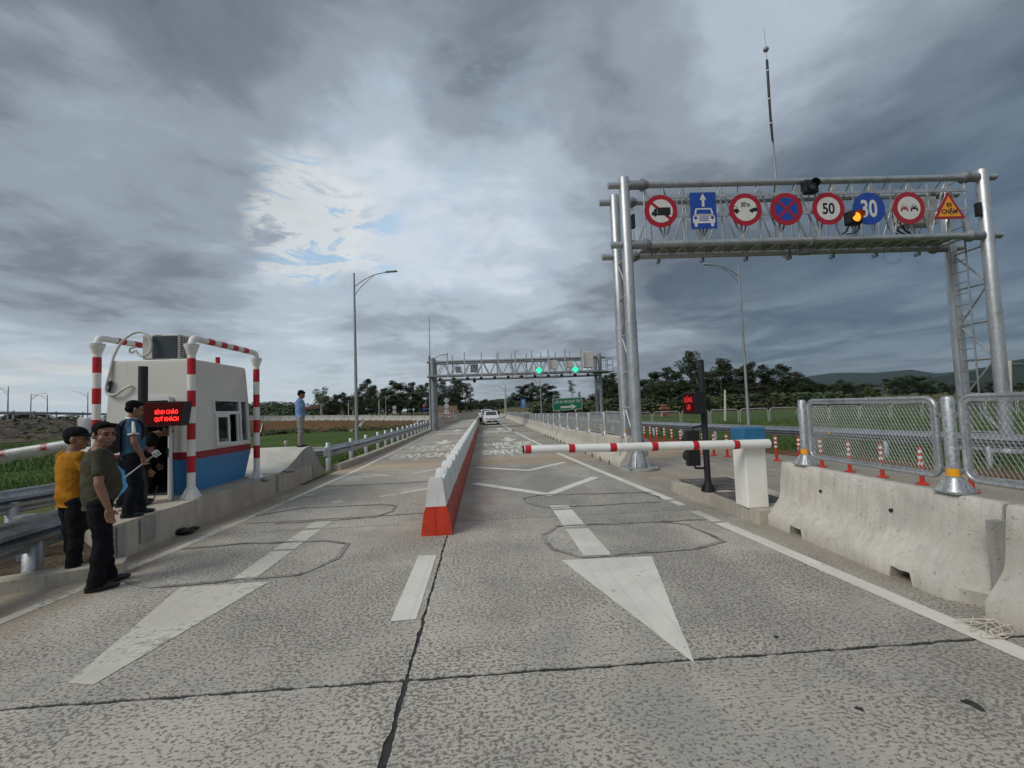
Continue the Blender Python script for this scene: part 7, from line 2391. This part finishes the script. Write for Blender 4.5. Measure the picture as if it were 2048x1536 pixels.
# green exit sign
gs = thing('exit_sign', 'green sign reading LỐI RA XE QUÁ TẢI above a white arrow', 'road sign', D(1135, 840, 45))
a_, c_ = D(1105.5, 821.5, 45), D(1164, 794.5, 45)
w_, h_ = c_.x - a_.x, c_.z - a_.z; cc = (a_ + c_) / 2; cc.y = 45
tilt = Matrix.Rotation(math.radians(-1.5), 3, 'Y')
def gp(x, z, d=0): return cc + tilt @ Vector((x, -d, z))
b = MB(); b.prism([gp(x * w_ / 2, z * h_ / 2) for x, z in ((-1, -1), (1, -1), (1, 1), (-1, 1))], (0, .05, 0)); b.build('panel', S_GRN, gs)
b = MB()
o_, i_ = [(x * (w_ / 2 - .03), z * (h_ / 2 - .03)) for x, z in ((-1, -1), (1, -1), (1, 1), (-1, 1))], [(x * (w_ / 2 - .07), z * (h_ / 2 - .07)) for x, z in ((-1, -1), (1, -1), (1, 1), (-1, 1))]
b.add([gp(x, z, .006) for x, z in o_ + i_], [(k, (k + 1) % 4, (k + 1) % 4 + 4, k + 4) for k in range(4)]); b.build('border', S_WHT, gs)
vs, fs = text_mb('LỐI RA XE QUÁ TẢI', .36, .006, 3); ww = max(v.x for v in vs) * 2
b = MB(); b.add([gp(v.x * (w_ * .84) / ww, v.y + .30, .006) for v in vs], fs); b.build('lettering', S_WHT, gs)
b = MB()
for pts in ([(-.75, -.40), (.45, -.40), (.45, -.20), (-.75, -.20)], [(.40, -.56), (.95, -.30), (.40, -.04)]):
    b.prism([gp(x, z, .005) for x, z in pts], (0, -.003, 0))
b.build('arrow_symbol', S_WHT, gs)
for px in (1118, 1151):
    b = MB(); b.cyl(D(px, 842, 45.1), D(px, 797, 45.1), .07, seg=8); b.build('post', WHITE, gs)
    b = MB(); q = D(px, 824, 45.1); b.cyl(q - Vector((0, 0, .14)), q + Vector((0, 0, .05)), .074, seg=8); b.build('red_band', RED, gs)
bs_ = thing('motorway_sign', 'small blue sign with white symbol above the long mesh fence', 'road sign', D(1046, 835, 70))
a_, c_ = D(1042, 817, 70), D(1051, 798, 70)
b = MB(); b.box(((a_.x + c_.x) / 2, 70, (a_.z + c_.z) / 2), (c_.x - a_.x, .05, c_.z - a_.z)); b.build('panel', M('far_sign_blue', (.03, .14, .42), .5, var=.05), bs_)
cx_, cz_ = (a_.x + c_.x) / 2, (a_.z + c_.z) / 2
b = MB()
for pts in ([(-.22, .10), (-.12, .10), (-.05, .55), (-.13, .55)], [(.12, .10), (.22, .10), (.13, .55), (.05, .55)], [(-.26, -.08), (.26, -.08), (.26, .0), (-.26, .0)], [(-.2, -.5), (.2, -.5), (.2, -.42), (-.2, -.42)]):
    b.prism([Vector((cx_ + x, 69.97, cz_ + z)) for x, z in pts], (0, -.004, 0))
b.build('white_symbol', S_WHT, bs_)
b = MB(); b.cyl(D(1046, 838, 70.1), D(1046, 800, 70.1), .05, seg=8); b.build('post', S_BACK, bs_)
# red and white hazard posts clustered by the far wall
b = MB(); b.cyl((0, 0, 0), (0, 0, 1.25), .04, seg=8); h0 = b.mesh('post', BANDW, SM)
b = MB()
for k in range(3): b.cyl((0, 0, .10 + k * .4), (0, 0, .30 + k * .4), .043, seg=8)
h1 = b.mesh('red_band', RED, SM)
for k in range(7):
    p = D(879 + k * 4.6 + random.uniform(-1, 1), 851 - k * .9, 44 + k * 1.5)
    r = thing('hazard_post', '%s striped hazard post past the far gantry post, counted from the left' % ordn(k), 'hazard post', (p.x, p.y, p.z), 0, 'striped hazard posts past the far gantry')
    for nm, me in (('post', h0), ('red_band', h1)):
        o = link(bpy.data.objects.new(nm, me)); o.parent = r
# concrete wall carrying on along the left of the ramp
wl = MB(); 
wp = [(-4.42, 36.4, 0), (-4.35, 44, 0), (-4.25, 54, 0), (-4.0, 64, 0), (-2.6, 72, 0), (0.6, 76, 0)]
wl.sweep([(.18, -.1), (.18, .1), (.1, .45), (.08, 1.05), (-.08, 1.05), (-.14, .4), (-.2, -.1)], resample(catmull(wp, 4), 1.5))
tag(wl.build('concrete_wall', CONC_F), 'low grey concrete wall curving along the left of the ramp past the gantry', 'wall')
# field fence of rounded panels at the right
def arch_panel():
    b = MB(); pts = [(-1.15, 0, 0), (-1.15, 0, .95)] + [(-1.15 + .25 * (1 - math.cos(a)), 0, .95 + .25 * math.sin(a)) for a in np.linspace(.3, PI / 2, 4)] + [(1.15 - .25 * (1 - math.cos(a)), 0, .95 + .25 * math.sin(a)) for a in np.linspace(PI / 2, .3, 4)] + [(1.15, 0, .95), (1.15, 0, 0)]
    b.tube(pts, .035, 6); fr = b.mesh('tube_frame', S_BACK, SM)
    b = MB()
    for i in range(16):
        x = -1.05 + i * .14; b.box((x, 0, .62), (.012, .012, 1.1))
    ms = b.mesh('bars', GALV_D); return fr, ms
af = arch_panel()
for k in range(24):
    x, y = 8.6 + k * 2.42, 38 - k * .35
    r = thing('field_fence', '%s rounded pale fence panel along the field, counted from the gantry posts' % ordn(k), 'fence panel', (x, y, float(Hland(np.array([x]), np.array([y]))[0]) - .05), -.14, 'rounded fence panels along the green field')
    for nm, me in zip(('tube_frame', 'bars'), af):
        o = link(bpy.data.objects.new(nm, me)); o.parent = r
        if nm == 'bars': o['kind'] = 'stuff'
# little roadside shrine
sh_ = D(1330, 834, 58)
zb = sh_.z
shr = thing('shrine', 'tiny red and white roofed shrine in front of the dark trees', 'shrine', (sh_.x, 58, zb))
def shp(x, z): return Vector((sh_.x + x, 58, zb + z))
b = MB()
for x in (-.42, .42): b.box(shp(x, .55), (.16, .16, 1.1))
b.build('pillars', M('shrine_cream', (.50, .38, .28), .7), shr)
b = MB(); b.box(shp(0, .5), (.60, .5, 1.0)); b.build('body', M('shrine_red', (.22, .05, .035), .7), shr)
b = MB(); b.prism([shp(-.75, 1.08) - Vector((0, .4, 0)), shp(.75, 1.08) - Vector((0, .4, 0)), shp(.45, 1.35) - Vector((0, .4, 0)), shp(-.45, 1.35) - Vector((0, .4, 0))], (0, .8, 0)); b.prism([shp(-.4, 1.5) - Vector((0, .3, 0)), shp(.4, 1.5) - Vector((0, .3, 0)), shp(.25, 1.72) - Vector((0, .3, 0)), shp(-.25, 1.72) - Vector((0, .3, 0))], (0, .6, 0)); b.box(shp(0, 1.42), (.5, .4, .2)); b.build('roof', M('shrine_roof', (.26, .10, .07), .7), shr)

# ------------------------------------------------------------------ cars
CARW = M('white_car_paint', (.62, .63, .64), .28, var=.03, coat=.4)
CARB = M('silver_blue_car_paint', (.16, .19, .26), .3, var=.05, coat=.4)
TYRE = M('tyre_rubber', (.018, .018, .018), .85)
HEADL = glass_mat('headlight_glass', (.35, .37, .38), .1)
def car(label, loc, rz, paint, name='car'):
    """hatchback 3.9 m long facing +Y"""
    r = thing(name, label, 'car', loc, rz)
    prof = [(-1.9, .32), (-1.95, .62), (-1.88, .92), (-1.72, 1.0), (-1.30, 1.42), (-.4, 1.50), (.25, 1.44), (.95, 1.02), (1.55, .90), (1.88, .72), (1.95, .45), (1.86, .24), (-1.8, .22)]
    b = MB(); n = len(prof)
    secs = [(-.84, .90), (-.80, .98), (-.62, 1.0), (0, 1.01), (.62, 1.0), (.80, .98), (.84, .90)]
    for x, k in secs:
        for y, z in prof:
            zz = z; xx = x
            if z > 1.0: xx = x * (1 - .30 * (z - 1.0))
            yy = y * (1 - .06 * (abs(x) / .84) ** 3)
            b.v.append((xx, yy, .22 + (zz - .22) * (k if abs(x) > .7 else 1)))
    m_ = len(secs)
    for i in range(m_ - 1):
        for j in range(n):
            l = (j + 1) % n; b.f.append((i * n + j, i * n + l, (i + 1) * n + l, (i + 1) * n + j)); b.mi.append(0)
    b.f.append(tuple(reversed(range(n)))); b.mi.append(0); b.f.append(tuple((m_ - 1) * n + j for j in range(n))); b.mi.append(0)
    b.build('body', paint, r, smooth=math.radians(35), world=False)
    b = MB(); b.prism([(-.60, .90, 1.07), (.60, .90, 1.07), (.52, .33, 1.41), (-.52, .33, 1.41)], (0, .015, .025)); b.build('windscreen', GLASS, r, world=False)
    b = MB(); b.prism([(-.56, -1.72, 1.04), (.56, -1.72, 1.04), (.50, -1.36, 1.37), (-.50, -1.36, 1.37)], (0, -.02, .02)); b.build('rear_window', GLASS, r, world=False)
    for s in (-1, 1):
        b = MB(); b.prism([(s * .80, -1.35, 1.03), (s * .80, .72, 1.03), (s * .715, .22, 1.38), (s * .715, -1.1, 1.36)], (s * .02, 0, .004)); b.build('side_window', GLASS, r, world=False)
        b = MB(); b.ell((s * .60, 1.80, .72), (.17, .10, .075), Matrix.Rotation(-s * .35, 3, 'Z')); b.build('headlight', HEADL, r, smooth=SM, world=False)
        b = MB(); b.bbox((s * .92, .66, 1.03), (.16, .10, .11), .03); b.build('mirror', paint, r, world=False)
        for y in (-1.22, 1.20):
            b = MB(); b.tube([(s * .70, y, .30), (s * .74, y, .30), (s * .83, y, .30), (s * .86, y, .30)], [.27, .30, .30, .26], 20); w_ = b.build('wheel', TYRE, r, smooth=SM, world=False)
            b = MB(); b.tube([(s * .855, y, .30), (s * .868, y, .30)], [.19, .17], 14); b.build('rim', ALU, w_, world=False)
    b = MB(); b.bbox((0, 1.93, .42), (1.15, .06, .16), .02); b.bbox((0, 1.90, .66), (.7, .06, .07), .015); b.build('grille', BLACKP, r, world=False)
    b = MB(); b.box((0, 1.968, .50), (.42, .012, .11)); b.build('number_plate', S_WHT, r, world=False)
    return r
pc = G(982, 849)
car('white hatchback facing the camera at the far end of the right lane', (pc.x, pc.y, 0), PI + .05, CARW).scale = (.92,) * 3
pc2 = G(975, 844)
car('second white car parked just behind the white hatchback', (pc2.x - .1, pc2.y + 3.2, 0), PI + .03, CARW)
pc3 = D(957, 836, 79)
car('silver blue car crossing on the raised road behind the white cars', (pc3.x, 86.0, -.45), -PI / 2, CARB)
# gate boom and posts across the end of the ramp
b = MB(); b.cyl(D(938, 839, 72), D(962, 842, 72), .10, seg=8); tag(b.build('low_rail', GALV_D), 'dark low rail at the far end of the left lane', 'rail')

# ------------------------------------------------------------------ air
HAZE_ON = True
if HAZE_ON:
    b = MB(); b.box((0, 0, 105), (9400, 9400, 224))
    hm = bpy.data.materials.new('haze_air'); hm.use_nodes = True
    hm.node_tree.nodes.clear(); th = NT(hm.node_tree)
    pv = th.n('ShaderNodeVolumePrincipled', {'Color': (0.62, 0.76, 0.98, 1), 'Density': 0.000045, 'Anisotropy': 0.0})
    ou = th.n('ShaderNodeOutputMaterial', {'Volume': pv.outputs[0]})
    hz_ = b.build('haze', hm); hz_['kind'] = 'stuff'
